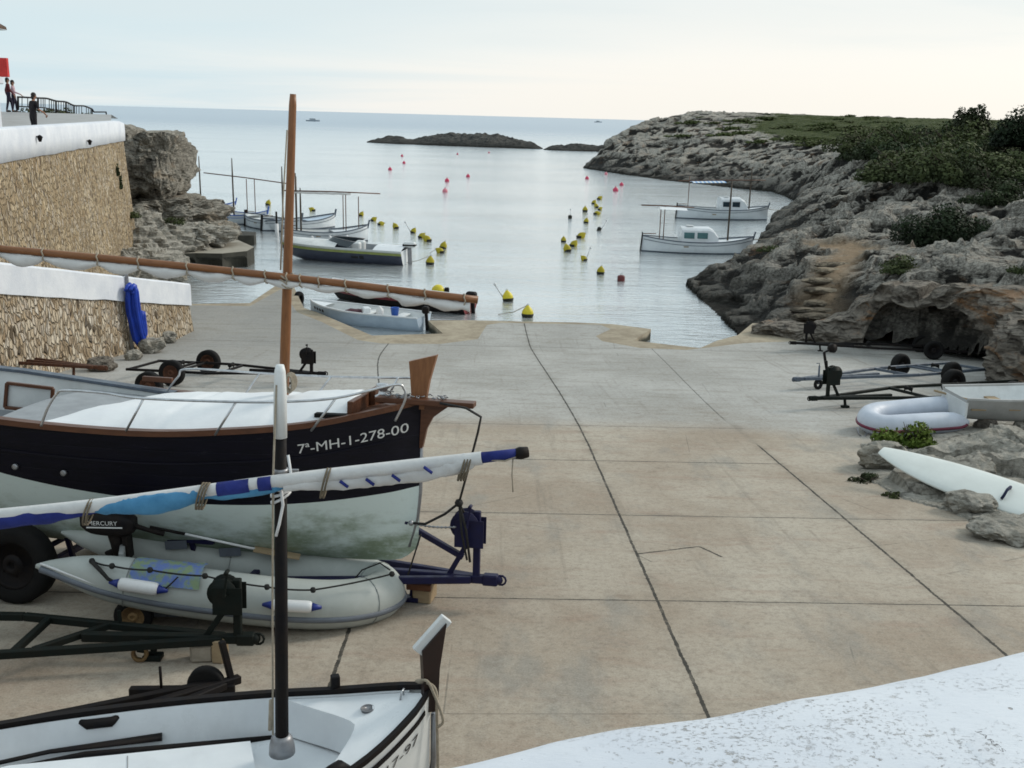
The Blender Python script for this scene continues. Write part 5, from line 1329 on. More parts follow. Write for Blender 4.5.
mb.tube([at(272, 478, 5.36), at(283, 490, 5.36), at(291, 474, 5.37), at(288, 455, 5.40)], .008, 6); mb.tube([at(281, 490, 5.38), at(283, 505, 5.38), at(279, 525, 5.38), at(276, 536, 5.38)], .009, 6)
T.each(mb, 'mast_lashing', FENDW, mast)
mb = MB(); c = m0.lerp(m1, .855 - .07); mb.lathe([(.039, -.012), (.046, 0), (.039, .012)], tuple(m0.lerp(m1, .745)), 'Z', 16); mb.bar(m0.lerp(m1, .745), m0.lerp(m1, .745) + Vector((.10, 0, .0)), .014); T.w(mb, 'mast_collar', GALV, parent=mast)
# mooring line looped over the bow
bowp = at(424, 684, 5.64)
mb = MB(); mb.tube(catmull([at(418, 682, 5.66), at(428, 683, 5.60), at(436, 692, 5.58), at(437, 720, 5.58), at(438, 760, 5.58), at(437, 790, 5.58)], 5), .010, 6)
mb.tube(catmull([at(416, 681, 5.62), at(427, 681, 5.57), at(434, 694, 5.56), at(441, 712, 5.55), at(443, 722, 5.55), at(438, 727, 5.56)], 5), .009, 6)
single(mb, 'mooring_rope', ROPE, tuple(bowp), 'pale rope looped around the bow of the white foreground boat', 'rope')
# its trailer, mostly hidden below the hull
NT_ = trailer('boat_trailer', (-1.98, 7.72, gz(7.72)), R(40), 'black boat trailer with a solid jockey wheel showing behind the white foreground boat', BLKP, L=4.0, bar_h=.16, beam=.06, tongue=.9, track=1.1, wr=.26, ww=.16, winch_x=-9, wh=0, rollers=False, wheels=(1, -1), jockey=None, coupling=False)
w = NT_.p(tyre_mb(.15, .09, .2), 'jockey_wheel', BLACK); jw = slip(207, 700); jw.z += .15; w.location = NT_.M.inverted() @ jw; w.rotation_euler = (0, 0, R(-40))
mb = MB(); iv = NT_.M.inverted(); mb.bar(iv @ (jw + Vector((.20, .05, -.02))), iv @ (jw + Vector((.13, .05, .36))), .05, .05, up=(0, 1, 0)); mb.bar(iv @ (jw + Vector((-.02, -.06, -.03))), iv @ (jw + Vector((.24, -.02, -.03))), .05, .07); mb.bar(iv @ (jw + Vector((-.62, -.02, -.07))), iv @ (jw + Vector((.22, .02, -.07))), .07, .08); mb.cyl(iv @ (jw + Vector((-.36, -.02, -.05))), iv @ (jw + Vector((-.36, -.02, .16))), .012); NT_.each(mb, 'jockey_bracket', BLKP, None, False)
#@@PART4
# ================================================================== MOORED BOATS
def llaut(loc, rz, label, L=5.8, B=2.0, H0=.62, cabin=None, masts=(), awning=None, hullm=None, trim=None, tiller=True, fenders=0, group=None, posts=(), tele=None, cloth=None, yard=None, rudder=True, windows=GLASS, cabin_white=True, deckm=None):
    """local: bow at x=0, stern at x=-L, waterline at z=0"""
    T = Thing('llaut', loc, label, 'boat', rz=rz, group=group); h = Hull(llaut_rows(L, B, H0)); trim = trim or BGREY
    hm = hullm or WHITE
    hl_ = T.p(h.shell(.07, 20, 5), 'hull', [hm, BGREY])
    T.p(h.rail(.07, .06, .02, 0, L, .025, nd=24), 'gunwale', trim)
    T.p(h.rail(.02, .03, -.16, .1, L - .1, .012, nd=24), 'rubbing_strip', trim, parent=hl_)
    T.p(h.deck(.05, L * .42, -.06, .05, .03, 8, 6), 'foredeck', deckm or WHITE)
    T.p(h.inner(.22, .05, 14, L * .42, L * .93), 'cockpit', deckm or WHITE2)
    T.p(h.deck(L * .86, L * .99, -.05, .03, .03, 4, 4), 'aft_deck', deckm or WHITE)
    mb = MB(); z = h.sh(0); mb.bar((-.02, 0, z - .2), (.10, 0, z + .30), .07, .13, up=(0, 1, 0)); T.p(mb, 'stem_post', trim)
    if rudder:
        mb = MB(); z = h.sh(L); mb.bar((-L - .06, 0, -.1), (-L + .03, 0, z + .22), .05, .24, up=(0, 1, 0)); T.p(mb, 'rudder', BLKP)
        mb = MB(); mb.tube([(-L + .05, 0, z + .12), (-L + .8, .05, z + .14)], .025, 6); T.p(mb, 'tiller', WOODD)
    if cabin:
        d0, d1, hgt = cabin; mb = MB(); rows = []
        wd_ = min(h.b(d0), h.b(d1)) - .22; zb = h.sh((d0 + d1) / 2) - .06
        for i in range(9):
            u = i / 8; d = d0 + (d1 - d0) * u; fr = min(1, .45 + u * 3.2); k = hgt * fr
            w = wd_ * (.84 + .16 * u); rows.append([(-d, -w, zb), (-d, -w * .93, zb + k * .85), (-d, -w * .75, zb + k * .98), (-d, 0, zb + k * 1.06), (-d, w * .75, zb + k * .98), (-d, w * .93, zb + k * .85), (-d, w, zb)])
        mb.grid(rows, 0, False); mb.add(rows[0], [tuple(range(7))], 0, False); mb.add(rows[-1], [tuple(range(7))], 0, False)
        cb = T.p(mb, 'cabin', WHITE)
        for s_ in (-1, 1):
            for a, b in ((.30, .58), (.66, .94)):
                mb = MB(); da, db = d0 + (d1 - d0) * a, d0 + (d1 - d0) * b; y = s_ * (wd_ * .965 * (.84 + .16 * (a + b) / 2) + .012)
                mb.box((-(da + db) / 2, y, zb + hgt * .52), (db - da, .02, hgt * .40)); T.p(mb, 'window', windows, parent=cb)
        mb = MB(); mb.box((-(d0 + (d1 - d0) * .75), 0, zb + hgt * 1.09), (.4, .4, .05)); T.p(mb, 'roof_hatch', WHITE2, parent=cb)
    for d, ht in masts:
        mb = MB(); mb.tube([(-d, 0, h.sh(d) - .1), (-d, 0, h.sh(d) + ht * .7), (-d, 0, h.sh(d) + ht)], [.055, .05, .03], 8); T.p(mb, 'mast', M('weathered_mast', (.10, .075, .055), .7, (.05, .04, .03), 6))
    for d, y, ht in posts:
        mb = MB(); mb.tube([(-d, y, h.sh(d) - .1), (-d, y, h.sh(d) + ht)], .028, 6); T.p(mb, 'awning_post', WOODD)
    if yard:
        (da, za), (db, zb_) = yard; mb = MB(); mb.tube([(-da, .0, za), (-(da + db) / 2, 0, (za + zb_) / 2 + .03), (-db, 0, zb_)], .035, 8); yd = T.p(mb, 'awning_pole', WOODD)
        if cloth:
            ca, cb_, m, hw_ = cloth; mb = MB(); rows = []
            for i in range(13):
                u = i / 12; d = ca + (cb_ - ca) * u; t = (d - da) / (db - da); z = za + (zb_ - za) * t
                rows.append([(-d, w * hw_, z - .03 - .10 * abs(w) ** 1.5 + .02 * mn.noise(Vector((d * 3, w * 2, 0)))) for w in (-1, -.6, -.2, .2, .6, 1)])
            mb.grid(rows, 0, True); T.p(mb, 'awning', m, parent=yd)
        if tele:
            ca, cb_ = tele; mb = MB(); mb.tube([(-(ca + (cb_ - ca) * i / 10), .0, (za + (zb_ - za) * ((ca + (cb_ - ca) * i / 10) - da) / (db - da)) - .07 - .02 * (i % 2)) for i in range(11)], .06, 7); T.p(mb, 'rolled_awning', SAILW, parent=yd)
    for k in range(fenders):
        d = L * (.3 + .4 * k / max(1, fenders - 1)); mb = MB(); mb.tube([(-d, -h.b(d) - .10, .50), (-d, -h.b(d) - .12, .42), (-d - .04, -h.b(d) - .12, .05), (-d - .04, -h.b(d) - .11, 0)], [.03, .09, .09, .03], 8); T.p(mb, 'fender', FENDW)
    # thwart and engine box
    mb = MB(); d = L * .62; mb.box((-d, 0, .42), (.28, 2 * h.b(d) - .16, .05)); T.p(mb, 'thwart', WOODP)
    mb = MB(); d = L * .75; mb.box((-d, 0, .38), (.75, .6, .42), bev=.05); T.p(mb, 'engine_box', WHITE2)
    return T, h
def striped(name, a, b, sc):
    t = NT(name); x = t.xyz(t.coord('Object'))[0]; w = t.math('GREATER_THAN', t.math('FRACT', t.math('MULTIPLY', x, sc)), .5)
    return t.done(t.mix(w, a, b), .85)
AWN = striped('blue_white_striped_canvas', (.66, .70, .74), (.20, .36, .60), 3.1)
# right side pair, bows to the rocks
b1 = on(752, 254, 0); s1 = on(641, 251, 0); d = (b1 - s1); a1 = math.atan2(d.y, d.x); L1 = d.length
llaut(tuple(b1), a1, 'white cabin boat with pale awning over its stern, moored nearest below the rocks', L=L1, B=2.2, H0=.66, cabin=(L1 * .33, L1 * .66, .85), masts=((L1 * .23, 3.4),), posts=((L1 * .85, -.35, 1.75), (L1 * .80, .35, 1.8)), yard=((L1 * .55, 2.55), (L1 * 1.02, 2.62)), cloth=(L1 * .62, L1 * .86, TARP, .62), windows=GLASSG, trim=BGREY)
b2 = on(767, 220, 0); s2 = on(676, 218, 0); d = (b2 - s2); a2 = math.atan2(d.y, d.x); L2 = d.length
llaut(tuple(b2), a2, 'white cabin boat with blue and white striped awning, moored farther out by the rocks', L=L2, B=2.4, H0=.74, cabin=(L2 * .25, L2 * .54, .95), masts=((L2 * .21, 3.2),), posts=((L2 * .88, 0, 2.35),), yard=((L2 * .05, 3.05), (L2 * 1.0, 2.85)), cloth=(L2 * .50, L2 * .86, AWN, .75), windows=GLASS, trim=BGREY)
for bb, q, sg, lb in ((b1, (790, 262, 56), .15, 'slack mooring line from the nearest moored boat to the rocks'), (b2, (805, 214, 78), .2, 'mooring line from the farther moored boat to the rocks')):
    e_ = at(*q); e_.z = ground(e_.x, e_.y) + .05; mb = MB(); mb.tube(sag(bb + Vector((0, 0, .85)), e_, sg, 10), .022, 5); single(mb, 'mooring_line', ROPE, tuple(bb + Vector((0, 0, .8))), lb, 'rope')
# left group
def put(bx, by, sx_, sy_, **k):
    b, s = on(bx, by, 0), on(sx_, sy_, 0); d = b - s; L = d.length
    return tuple(b), math.atan2(d.y, d.x), L
loc, rz, L = put(368, 241, 282, 243)
llaut(loc, rz, 'white open boat with awning posts and fenders, moored just behind the speedboat', L=L, B=1.9, H0=.62, masts=((L * .83, 3.2), (L * .78, 2.4)), posts=((L * .28, -.4, 2.05), (L * .27, .4, 2.0), (L * .12, -.2, 1.8)), yard=((L * -.15, 2.75), (L * .98, 2.95)), tele=(L * .2, L * .9), fenders=3)
loc, rz, L = put(335, 227, 262, 231)
llaut(loc, rz, 'plain white open boat lying second behind the speedboat, half hidden by the wooden mast', L=L, B=1.9, H0=.55, posts=((L * .62, -.3, 1.0),), deckm=BLUEHULL, group=None)
loc, rz, L = put(302, 233, 246, 226)
llaut(loc, rz, 'white boat with high curved bow, moored left of the wooden mast', L=L, B=2.0, H0=.62, masts=((L * .32, 3.3),), posts=((L * .12, .2, 2.6),), deckm=WHITE2)
loc, rz, L = put(268, 225, 214, 222)
llaut(loc, rz, 'blue trimmed white boat with long awning pole, moored off the rock ledge', L=L, B=2.0, H0=.60, masts=((L * .62, 3.6),), posts=((L * .32, -.35, 2.3), (L * .27, .35, 2.3)), yard=((L * -.35, 2.75), (L * 1.15, 3.2)), trim=BLUEC, deckm=WHITE2)
loc, rz, L = put(236, 215, 190, 214)
llaut(loc, rz, 'pale boat mostly hidden by the left rocks, only mast and blue cover showing', L=L, B=2.0, H0=.6, masts=((L * .75, 3.4),), deckm=BLUEHULL, trim=BLUEC)
# mooring post beside the mast
p = on(277, 237, 0); mb = MB(); mb.tube([(p.x, p.y, -.5), (p.x, p.y, .8)], .11, 10); T = Thing('mooring_post', (p.x, p.y, 0), 'white topped mooring post standing in the water left of the wooden mast', 'post')
T.w(mb, 'post', FENDW); mb = MB(); mb.tube([(p.x, p.y, .8), (p.x, p.y, 1.5)], .06, 8); T.w(mb, 'pole', BLKP)
# speedboat, bow to the left
bw, st = on(283, 258, 0), on(406, 264, 0); d = bw - st; L = d.length; rz = math.atan2(d.y, d.x)
T = Thing('speedboat', tuple(bw), 'slate blue speedboat with lime stripe and white deck moored beyond the quay', 'speedboat', rz=rz)
h = Hull([(0, .02, .95, .55, .9), (.25, .30, .93, .30, .8), (1.0, .70, .88, .02, .65), (2.2, .98, .84, -.15, .5), (4.0, 1.08, .80, -.2, .42), (L, 1.0, .74, -.2, .38)])
hl_ = T.p(h.shell(lambda d: h.sh(d) - .13, 26, 7, True), 'hull', [WHITE, SLATE])
T.p(h.rail(.05, .11, -.18, 0, L, .02), 'rubbing_stripe', LIMESTRIPE, parent=hl_)
T.p(h.deck(.02, L * .48, .0, .22, .0, 12, 8), 'foredeck', WHITE2)
T.p(h.inner(.35, .05, 14, L * .48, L * .9), 'cockpit', GREYDECK); T.p(h.deck(L * .78, L, .0, .16, .0, 5, 6), 'aft_deck', WHITE)
mb = MB(); rows = []
for i in range(13):
    w = -1 + 2 * i / 12; dd = L * (.36 + .22 * w * w); rows.append([(-dd, w * .92, h.sh(dd) + .10 * (1 - w * w) + .02), (-dd - .35, w * .85, h.sh(dd) + .40 - .12 * w * w)])
mb.grid(rows, 0, True); ws = T.p(mb, 'windscreen', GLASS)
mb = MB(); mb.tube([r[1] for r in rows], .02, 6); T.p(mb, 'windscreen_frame', GALV, parent=ws)
mb = MB(); mb.box((-L * .62, .38, .78), (.45, .42, .5), bev=.06); mb.box((-L * .62, -.38, .78), (.45, .42, .5), bev=.06); T.each(mb, 'seat', WHITE2, None, False)
mb = MB(); mb.box((-L - .18, 0, .98), (.62, .36, .26), bev=.07); mt_ = T.p(mb, 'outboard_motor', WHITE2)
mb = MB(); mb.box((-L - .18, 0, .96), (.64, .375, .10), bev=.02); T.p(mb, 'cowl_band', BLKP, parent=mt_)
mb = MB(); mb.bar((-L - .18, 0, .85), (-L - .22, 0, -.2), .2, .14, up=(0, 1, 0)); T.p(mb, 'motor_leg', GALV, parent=mt_)
mb = MB()
for d0_, d1_, z0_, z1_ in ((L * .60, L * .655, -.52, -.40), (L * .665, L * .70, -.54, -.36)):
    mb.add([(-d, (h.hb(d, h.sh(d) + z) + .008), h.sh(d) + z) for d, z in ((d0_, z0_), (d1_, z0_), (d1_, z1_), (d0_, z1_))], [(0, 1, 2, 3)], 0, False)
T.each(mb, 'hull_mark', LETK, hl_, False)
# small pale dinghy in the notch of the quay
bw, st = on(311, 319, 0), on(424, 330, 0); d = bw - st; L = d.length; rz = math.atan2(d.y, d.x)
T = Thing('dinghy', tuple(bw), 'pale blue open dinghy with outboard lying against the quay notch', 'dinghy', rz=rz)
h = Hull([(0, .02, .72, .25, .9), (.3, .28, .66, .0, .7), (1.0, .58, .58, -.12, .5), (2.2, .76, .52, -.15, .42), (L, .62, .50, -.12, .4)])
hl_ = T.p(h.shell(None, 22, 6, True), 'hull', [BLUEHULL]); T.p(h.inner(.12, .05, 18, .15, L - .05), 'cockpit', WHITE2); T.p(h.rail(.05, .05, .02, 0, L, .02), 'gunwale', WHITE)
T.p(h.deck(.05, .75, -.03, .03, .03, 6, 6), 'foredeck', WHITE)
mb = MB(); mb.box((-L * .52, 0, .42), (.26, 1.3, .05)); mb.box((-L * .80, 0, .42), (.30, 1.1, .05)); T.each(mb, 'thwart', WHITE2, None, False)
mb = MB(); mb.box((-L - .06, 0, .72), (.24, .22, .26), bev=.05); mt_ = T.p(mb, 'outboard_motor', BLKP)
mb = MB(); mb.bar((-L - .08, 0, .6), (-L - .14, 0, -.25), .10, .09, up=(0, 1, 0)); T.p(mb, 'motor_leg', BLKP, parent=mt_)
mb = MB()
for k in range(4):
    d0_ = .26 + k * .14; mb.add([(-d, (h.hb(d, h.sh(d) + z) + .008), h.sh(d) + z) for d, z in ((d0_, -.22), (d0_ + .09, -.22), (d0_ + .09, -.12), (d0_, -.12))], [(0, 1, 2, 3)], 0, False)
T.each(mb, 'hull_mark', LETK, hl_, False)
MW = Matrix.Translation(bw) @ Matrix.Rotation(rz, 4, 'Z')
def in_dinghy(x, y, z): return MW @ Vector((x, y, z))
c = in_dinghy(-L * .76, .1, .585); mb = MB(); mb.lathe([(.12, -.14), (.15, .12), (.165, .14), (.14, .14), (.11, -.10)], tuple(c), 'Z', 14); single(mb, 'bucket', BLUEC, tuple(c), 'bright blue bucket standing in the pale dinghy', 'bucket')
c = in_dinghy(-L * .63, .1, .52); mb = MB(); mb.tube([c + Vector((0, 0, -.2)), c + Vector((0, 0, .10)), c + Vector((0, 0, .16)), c + Vector((0, 0, .2))], [.13, .13, .06, .05], 12); single(mb, 'jerrycan', FENDW, tuple(c), 'white plastic can standing beside the blue bucket in the dinghy', 'can')
c = in_dinghy(-L * .50, .0, .52); mb = MB(); mb.box(tuple(c), (.28, .34, .22), R(20), bev=.04); single(mb, 'cool_box', WHITE, tuple(c), 'white box on the middle thwart of the pale dinghy', 'box')
c = in_dinghy(-L * .40, .05, .42); mb = MB(); rock_mb(mb, tuple(c), (.34, .3, .12), 2, 3, .2); single(mb, 'bundled_cloth', MAROON, tuple(c), 'maroon bundle of cloth lying in the bow half of the pale dinghy', 'cloth')
# dark red boat behind the yard
bw, st = on(333, 298, 0), on(470, 313, 0); d = bw - st; L = d.length; rz = math.atan2(d.y, d.x)
T = Thing('motor_launch', tuple(bw), 'dark red boat with grey topsides floating behind the pale dinghy', 'boat', rz=rz)
h = Hull([(0, .02, .78, .35, .9), (.3, .26, .72, .0, .7), (1.2, .66, .62, -.15, .5), (3.0, .85, .54, -.18, .42), (L, .72, .52, -.15, .4)])
hl_ = T.p(h.shell(.30, 22, 6, True), 'hull', [REDP, BLKP]); T.p(h.inner(.15, .05, 16, .8, L - .05), 'cockpit', GREYDECK); T.p(h.rail(.08, .05, .02, 0, L, .02), 'gunwale', WHITE2); T.p(h.deck(.05, 1.3, -.03, .03, .03, 6, 6), 'foredeck', REDP)
mb = MB(); mb.box((-L * .6, 0, .42), (.3, 1.45, .05)); T.p(mb, 'thwart', WOODP)
mb = MB(); mb.box((-L - .05, 0, .68), (.4, .3, .3), bev=.06); mt_ = T.p(mb, 'outboard_motor', BLKP); mb = MB(); mb.bar((-L - .1, 0, .5), (-L - .16, 0, -.3), .14, .1, up=(0, 1, 0)); T.p(mb, 'motor_leg', BLKP, parent=mt_)
# tyre hung on the quay corner
p = on(299, 301, .1); T = Thing('tyre_fender', tuple(p), 'black tyre hung as a fender on the quay corner right of the mast', 'tyre'); mb = tyre_mb(.30, .2, .55); o = T.p(mb, 'tyre', BLACK); o.rotation_euler = (0, 0, R(75)); o.location = (0, 0, .08)
mb = MB(); mb.tube([(0, 0, .3), (-.1, -.1, .30)], .02, 6); T.p(mb, 'hanger', ROPED)

# ================================================================== BUOYS
def buoy_proto(kind):
    r = {'ball': .24, 'cone': .27, 'drum': .2}[kind]
    mb = MB()
    if kind == 'ball': mb.lathe([(.02, -.22), (.16, -.16), (.235, -.02), (.22, .12), (.13, .22), (.05, .26), (.04, .33), (.015, .34)], (0, 0, 0), 'Z', 14)
    elif kind == 'cone': mb.lathe([(.02, -.15), (.20, -.12), (.27, .02), (.275, .13), (.25, .23), (.18, .34), (.10, .42), (.07, .47), (.015, .49)], (0, 0, 0), 'Z', 16)
    else: mb.lathe([(.02, -.22), (.17, -.20), (.20, -.15), (.20, .16), (.17, .22), (.05, .25), (.02, .25)], (0, 0, 0), 'Z', 14)
    return mb
def buoy(px, py, label, kind='ball', m=PINK, k=1.0, tilt=0.0, line=None, base=None, stick=None, group=None):
    k *= {'ball': .85, 'cone': .70, 'drum': .85}[kind] * (1.15 if m is YELB else 1)
    p = on(px, py, 0); T = Thing('mooring_buoy', (p.x, p.y, 0), label, 'buoy', group=group, rot=(0, 0, 0))
    fl = buoy_proto(kind); fl.v = [tuple(Matrix.Rotation(tilt, 3, 'Y') @ Vector(v) * k + Vector((0, 0, .06))) for v in fl.v]
    b = T.p(fl, 'float', m)
    mb = MB(); mb.lathe([(.04 * k, -.3 * k), (.22 * k, -.10 * k), (.255 * k, .0), (.285 * k, .09 * k), (.282 * k, .17 * k), (.26 * k, .18 * k)], (0, 0, .0), 'Z', 14)
    if kind == 'cone' or base: T.p(mb, 'fouled_base', ALGAE, parent=b)
    mb = MB(); q = 2 * math.pi
    top = Matrix.Rotation(tilt, 3, 'Y') @ Vector((0, 0, {'ball': .36, 'cone': .51, 'drum': .29}[kind] * k)) + Vector((0, 0, .05)); mb.tube([top + Vector((.05 * k * math.cos(i * q / 8), 0, .05 * k * math.sin(i * q / 8))) for i in range(8)], .012 * k, 5, closed=True); T.p(mb, 'ring', GALV, parent=b)
    if line: mb = MB(); mb.tube([top, Vector((line[0] * .5, -.05, .18)), Vector((line[0], line[1], .02))], .016, 5); T.p(mb, 'pickup_line', ROPE)
    if stick: mb = MB(); mb.tube([(stick * .2, 0, 0), (stick, .1, .65)], .03, 6); mb.ball((stick, .1, .66), .07, 0, 8); T.p(mb, 'pickup_stick', FENDW)
    return T
G1 = 'pink and red mooring buoys in the outer bay'
for x, y, lb, m, k in ((402, 156.5, 'small pink buoy floating just inshore of the islet, upper one of a pair', PINK, 1.2), (404, 163.5, 'small pink buoy, lower one of the pair below the islet', PINK, 1.2), (390, 170, 'pink buoy farthest left in the outer bay', PINK, 1.3), (457.5, 154.5, 'tiny dark pink buoy under the middle of the islet', PINK, .9), (489, 153, 'tiny dark pink buoy under the right part of the islet', PINK, .9),
                        (468, 177, 'pink buoy right of the two dark and pale central ones', PINK, 1.2), (447, 181.5, 'dark pink buoy directly above the pale pink one', PINK, 1.3), (445, 192, 'pale pink buoy nearest to shore in the middle of the bay', PINKL, 1.3), (587, 179, 'pink buoy close under the tip of the headland', PINK, 1.2), (606, 174.5, 'pale pink buoy tight against the headland shore', PINKL, 1.1), (621.5, 185.5, 'pink buoy farthest right, below the headland', PINK, 1.2), (615.5, 191, 'dark red buoy below the headland, largest of its four', PINK, 1.45)):
    buoy(x, y, lb, 'ball', m, k, group=G1)
G2 = 'yellow mooring buoys left of the channel'; G3 = 'yellow mooring buoys right of the channel'
buoy(361, 216, 'yellow buoy partly hidden behind the awning posts of the left boats', 'cone', YEL, .9, .5, group=G2)
buoy(373, 221, 'yellow buoy just clear of the left boats bow, first of the left row', 'cone', YEL, .95, .9, group=G2)
buoy(380, 225, 'flat lying yellow buoy, second of the left row', 'cone', YEL, .95, 1.3, group=G2)
buoy(396, 228.5, 'tilted yellow buoy alone in the gap of the left row', 'cone', YEL, 1.0, -.5, group=G2)
buoy(413, 233, 'yellow buoy with upright pale stick, left row', 'cone', YEL, .9, .5, stick=-.5, group=G2)
buoy(421, 238, 'yellow buoy touching its neighbour, upper left of the pair', 'cone', YEL, 1.0, .8, group=G2)
buoy(428, 241.5, 'large yellow buoy touching its neighbour, lower right of the pair', 'cone', YEL, 1.15, -.7, group=G2)
buoy(443, 248.5, 'yellow buoy riding high above a second dark one', 'cone', YEL, 1.05, .3, group=G2)
buoy(441, 253, 'yellow and black buoy with white pickup ring beneath the high one', 'cone', YEL, 1.0, -1.0, line=(-.6, -.2), group=G2)
buoy(430, 264.5, 'yellow buoy with slack line nearest the speedboat stern', 'cone', YEL, 1.1, .1, line=(-1.3, .2), group=G2)
buoy(268, 205, 'small yellow buoy seen between the far left boats', 'cone', YEL, 1.1, .3, group=G2)
buoy(313, 211, 'dull yellow buoy seen under the awning pole right of the mast', 'cone', YEL, 1.0, -1.1, group=G2)
buoy(508, 301, 'yellow buoy with black and white pickup float just off the quay', 'cone', YELB, 1.0, -.15, stick=-.55, base=True)
buoy(527.5, 317, 'bright yellow pear shaped buoy nearest the quay edge, line to its left', 'cone', YELB, 1.0, 0, line=(-1.1, .3))
for x, y, lb, m, k, tl, st_ in ((599, 199.5, 'yellow buoy at the top of the right cluster, leaning right', YEL, 1.1, .9, None), (593.5, 204, 'dark yellow buoy left under the top of the right cluster', YEL, 1.0, .5, None), (596.5, 207.5, 'yellow buoy in the middle of the tight upper cluster', YEL, .95, -.4, None), (599.5, 210, 'small yellow buoy at the right of the tight upper cluster', YEL, .8, .9, None), (585, 211.5, 'round yellow buoy left of the tight upper cluster', YEL, 1.1, .0, None), (596, 214.5, 'flat lying yellow buoy at the bottom of the upper cluster', YEL, 1.1, 1.4, None),
                            (586, 223, 'dark olive buoy with pale top below the round yellow one', YEL, .95, .2, .1), (580, 238, 'large yellow buoy in the middle of the right row', YEL, 1.25, .9, None), (563.5, 242, 'small olive buoy farthest left in the right row', YEL, .85, .0, None), (573, 246.5, 'yellow buoy touching a darker one, upper right of the pair', YEL, 1.1, .6, None), (567.5, 251.5, 'dark yellow buoy with brown base, lower left of the pair', YEL, 1.15, -.3, None), (584.5, 260.5, 'dark green buoy with white pickup stick', YEL, .8, -.8, .3), (600.5, 274, 'lone olive yellow buoy low in the right row', YEL, 1.0, .1, None)):
    buoy(x, y, lb, 'cone', m, k, tl, stick=st_, group=G3)
buoy(570, 218.5, 'small black buoy with thin pole, left of the right row', 'drum', ALGAE, .9, 0, stick=.02)
buoy(599, 230.5, 'black buoy with white float beside it, right of the row', 'drum', ALGAE, .85, .3, stick=.5)
buoy(621, 281, 'dark red drum buoy alone at the right of the channel', 'drum', DKRED, 1.05, 0)
p = on(437, 297, .0); c = at(438, 291, p.y - .6); mb = MB(); mb.lathe([(.03, -.28), (.22, -.22), (.27, 0), (.25, .16), (.12, .26), (.03, .3)], tuple(c), 'Y', 14); o = single(mb, 'marker_float', YELB, tuple(c), 'bright yellow float with black end lying aboard the dark red boat', 'float')
mb = MB(); mb.box(tuple(c + Vector((.36, 0, .04))), (.2, .22, .22), bev=.04); e = mb.build('end_cap', BLKP, o, Matrix.Translation(c))
# far vessels
HAZEW = M('distant_pale_hull', (.52, .56, .60), .7, (.45, .5, .54), 1, .5)
def far_boat(px, py, Lw, label, cabin=True):
    p = on(px, py, 0); s_ = Lw; T = Thing('motor_yacht', (p.x, p.y, 0), label, 'yacht'); h = Hull([(0, .02, s_ * .12, .02, .9), (s_ * .2, s_ * .10, s_ * .11, 0, .6), (s_ * .6, s_ * .14, s_ * .09, 0, .5), (s_, s_ * .12, s_ * .09, 0, .5)])
    T.p(h.shell(None, 12, 4, True), 'hull', [HAZEW]); T.p(h.deck(0, s_, 0, .2, 0, 6, 4), 'deck', WHITE)
    mb = MB(); mb.box((-s_ * .55, 0, s_ * .15), (s_ * .4, s_ * .18, s_ * .12), bev=s_ * .02); cb = T.p(mb, 'cabin', HAZEW); mb = MB(); mb.box((-s_ * .5, 0, s_ * .16), (s_ * .38, s_ * .19, s_ * .04)); T.p(mb, 'window', GLASS, parent=cb)
far_boat(602, 122.5, 15, 'tiny white motor yacht far out near the horizon above the islet')
far_boat(320, 121.5, 10, 'faint pale vessel near the horizon to the right of the mast')

# ================================================================== RIGHT SIDE OF THE SLIPWAY
def hd(h, a): return math.atan2(h[1] - a[1], h[0] - a[0])
p = slip(815, 409); trailer('boat_trailer', tuple(p), hd((p.x, p.y), (11.3, 23.0)), 'dark green boat trailer nearest the white inflatable, with a tall winch post', GREENP, L=6.3, bar_h=.24, beam=.07, tongue=1.5, track=1.7, wr=.32, ww=.2, rim=BLKP, winch_x=-.30, wh=.68, drum=.17, rise=.1)
p = slip(798, 390); tt = trailer('boat_trailer', tuple(p), hd((p.x, p.y), (11.5, 26.2)), 'blue grey boat trailer with a jockey wheel, middle one of three by the cave', BGREY, L=6.1, bar_h=.27, beam=.075, tongue=2.2, track=1.5, wr=.31, ww=.2, rim=BLKP, winch_x=-1.3, wh=0, jockey=(-.55, .13), rise=.06)
mb = MB(); mb.tube([(-.9, .05, .27), (-.72, .05, .9), (-1.0, .05, 1.0)], .035, 8); mb.lathe([(.11, -.06), (.11, .06)], (-.98, .05, 1.0), 'Y', 14); tt.p(mb, 'bow_stop', BLKP)
p = slip(795, 351); trailer('boat_trailer', tuple(p), hd((p.x, p.y), (13.6, 31.5)), 'black boat trailer running back into the mouth of the cave', BLKP, L=5.6, bar_h=.26, beam=.07, tongue=1.3, track=1.4, wr=.29, ww=.18, rim=BLKP, winch_x=-.32, wh=.70, drum=.16)
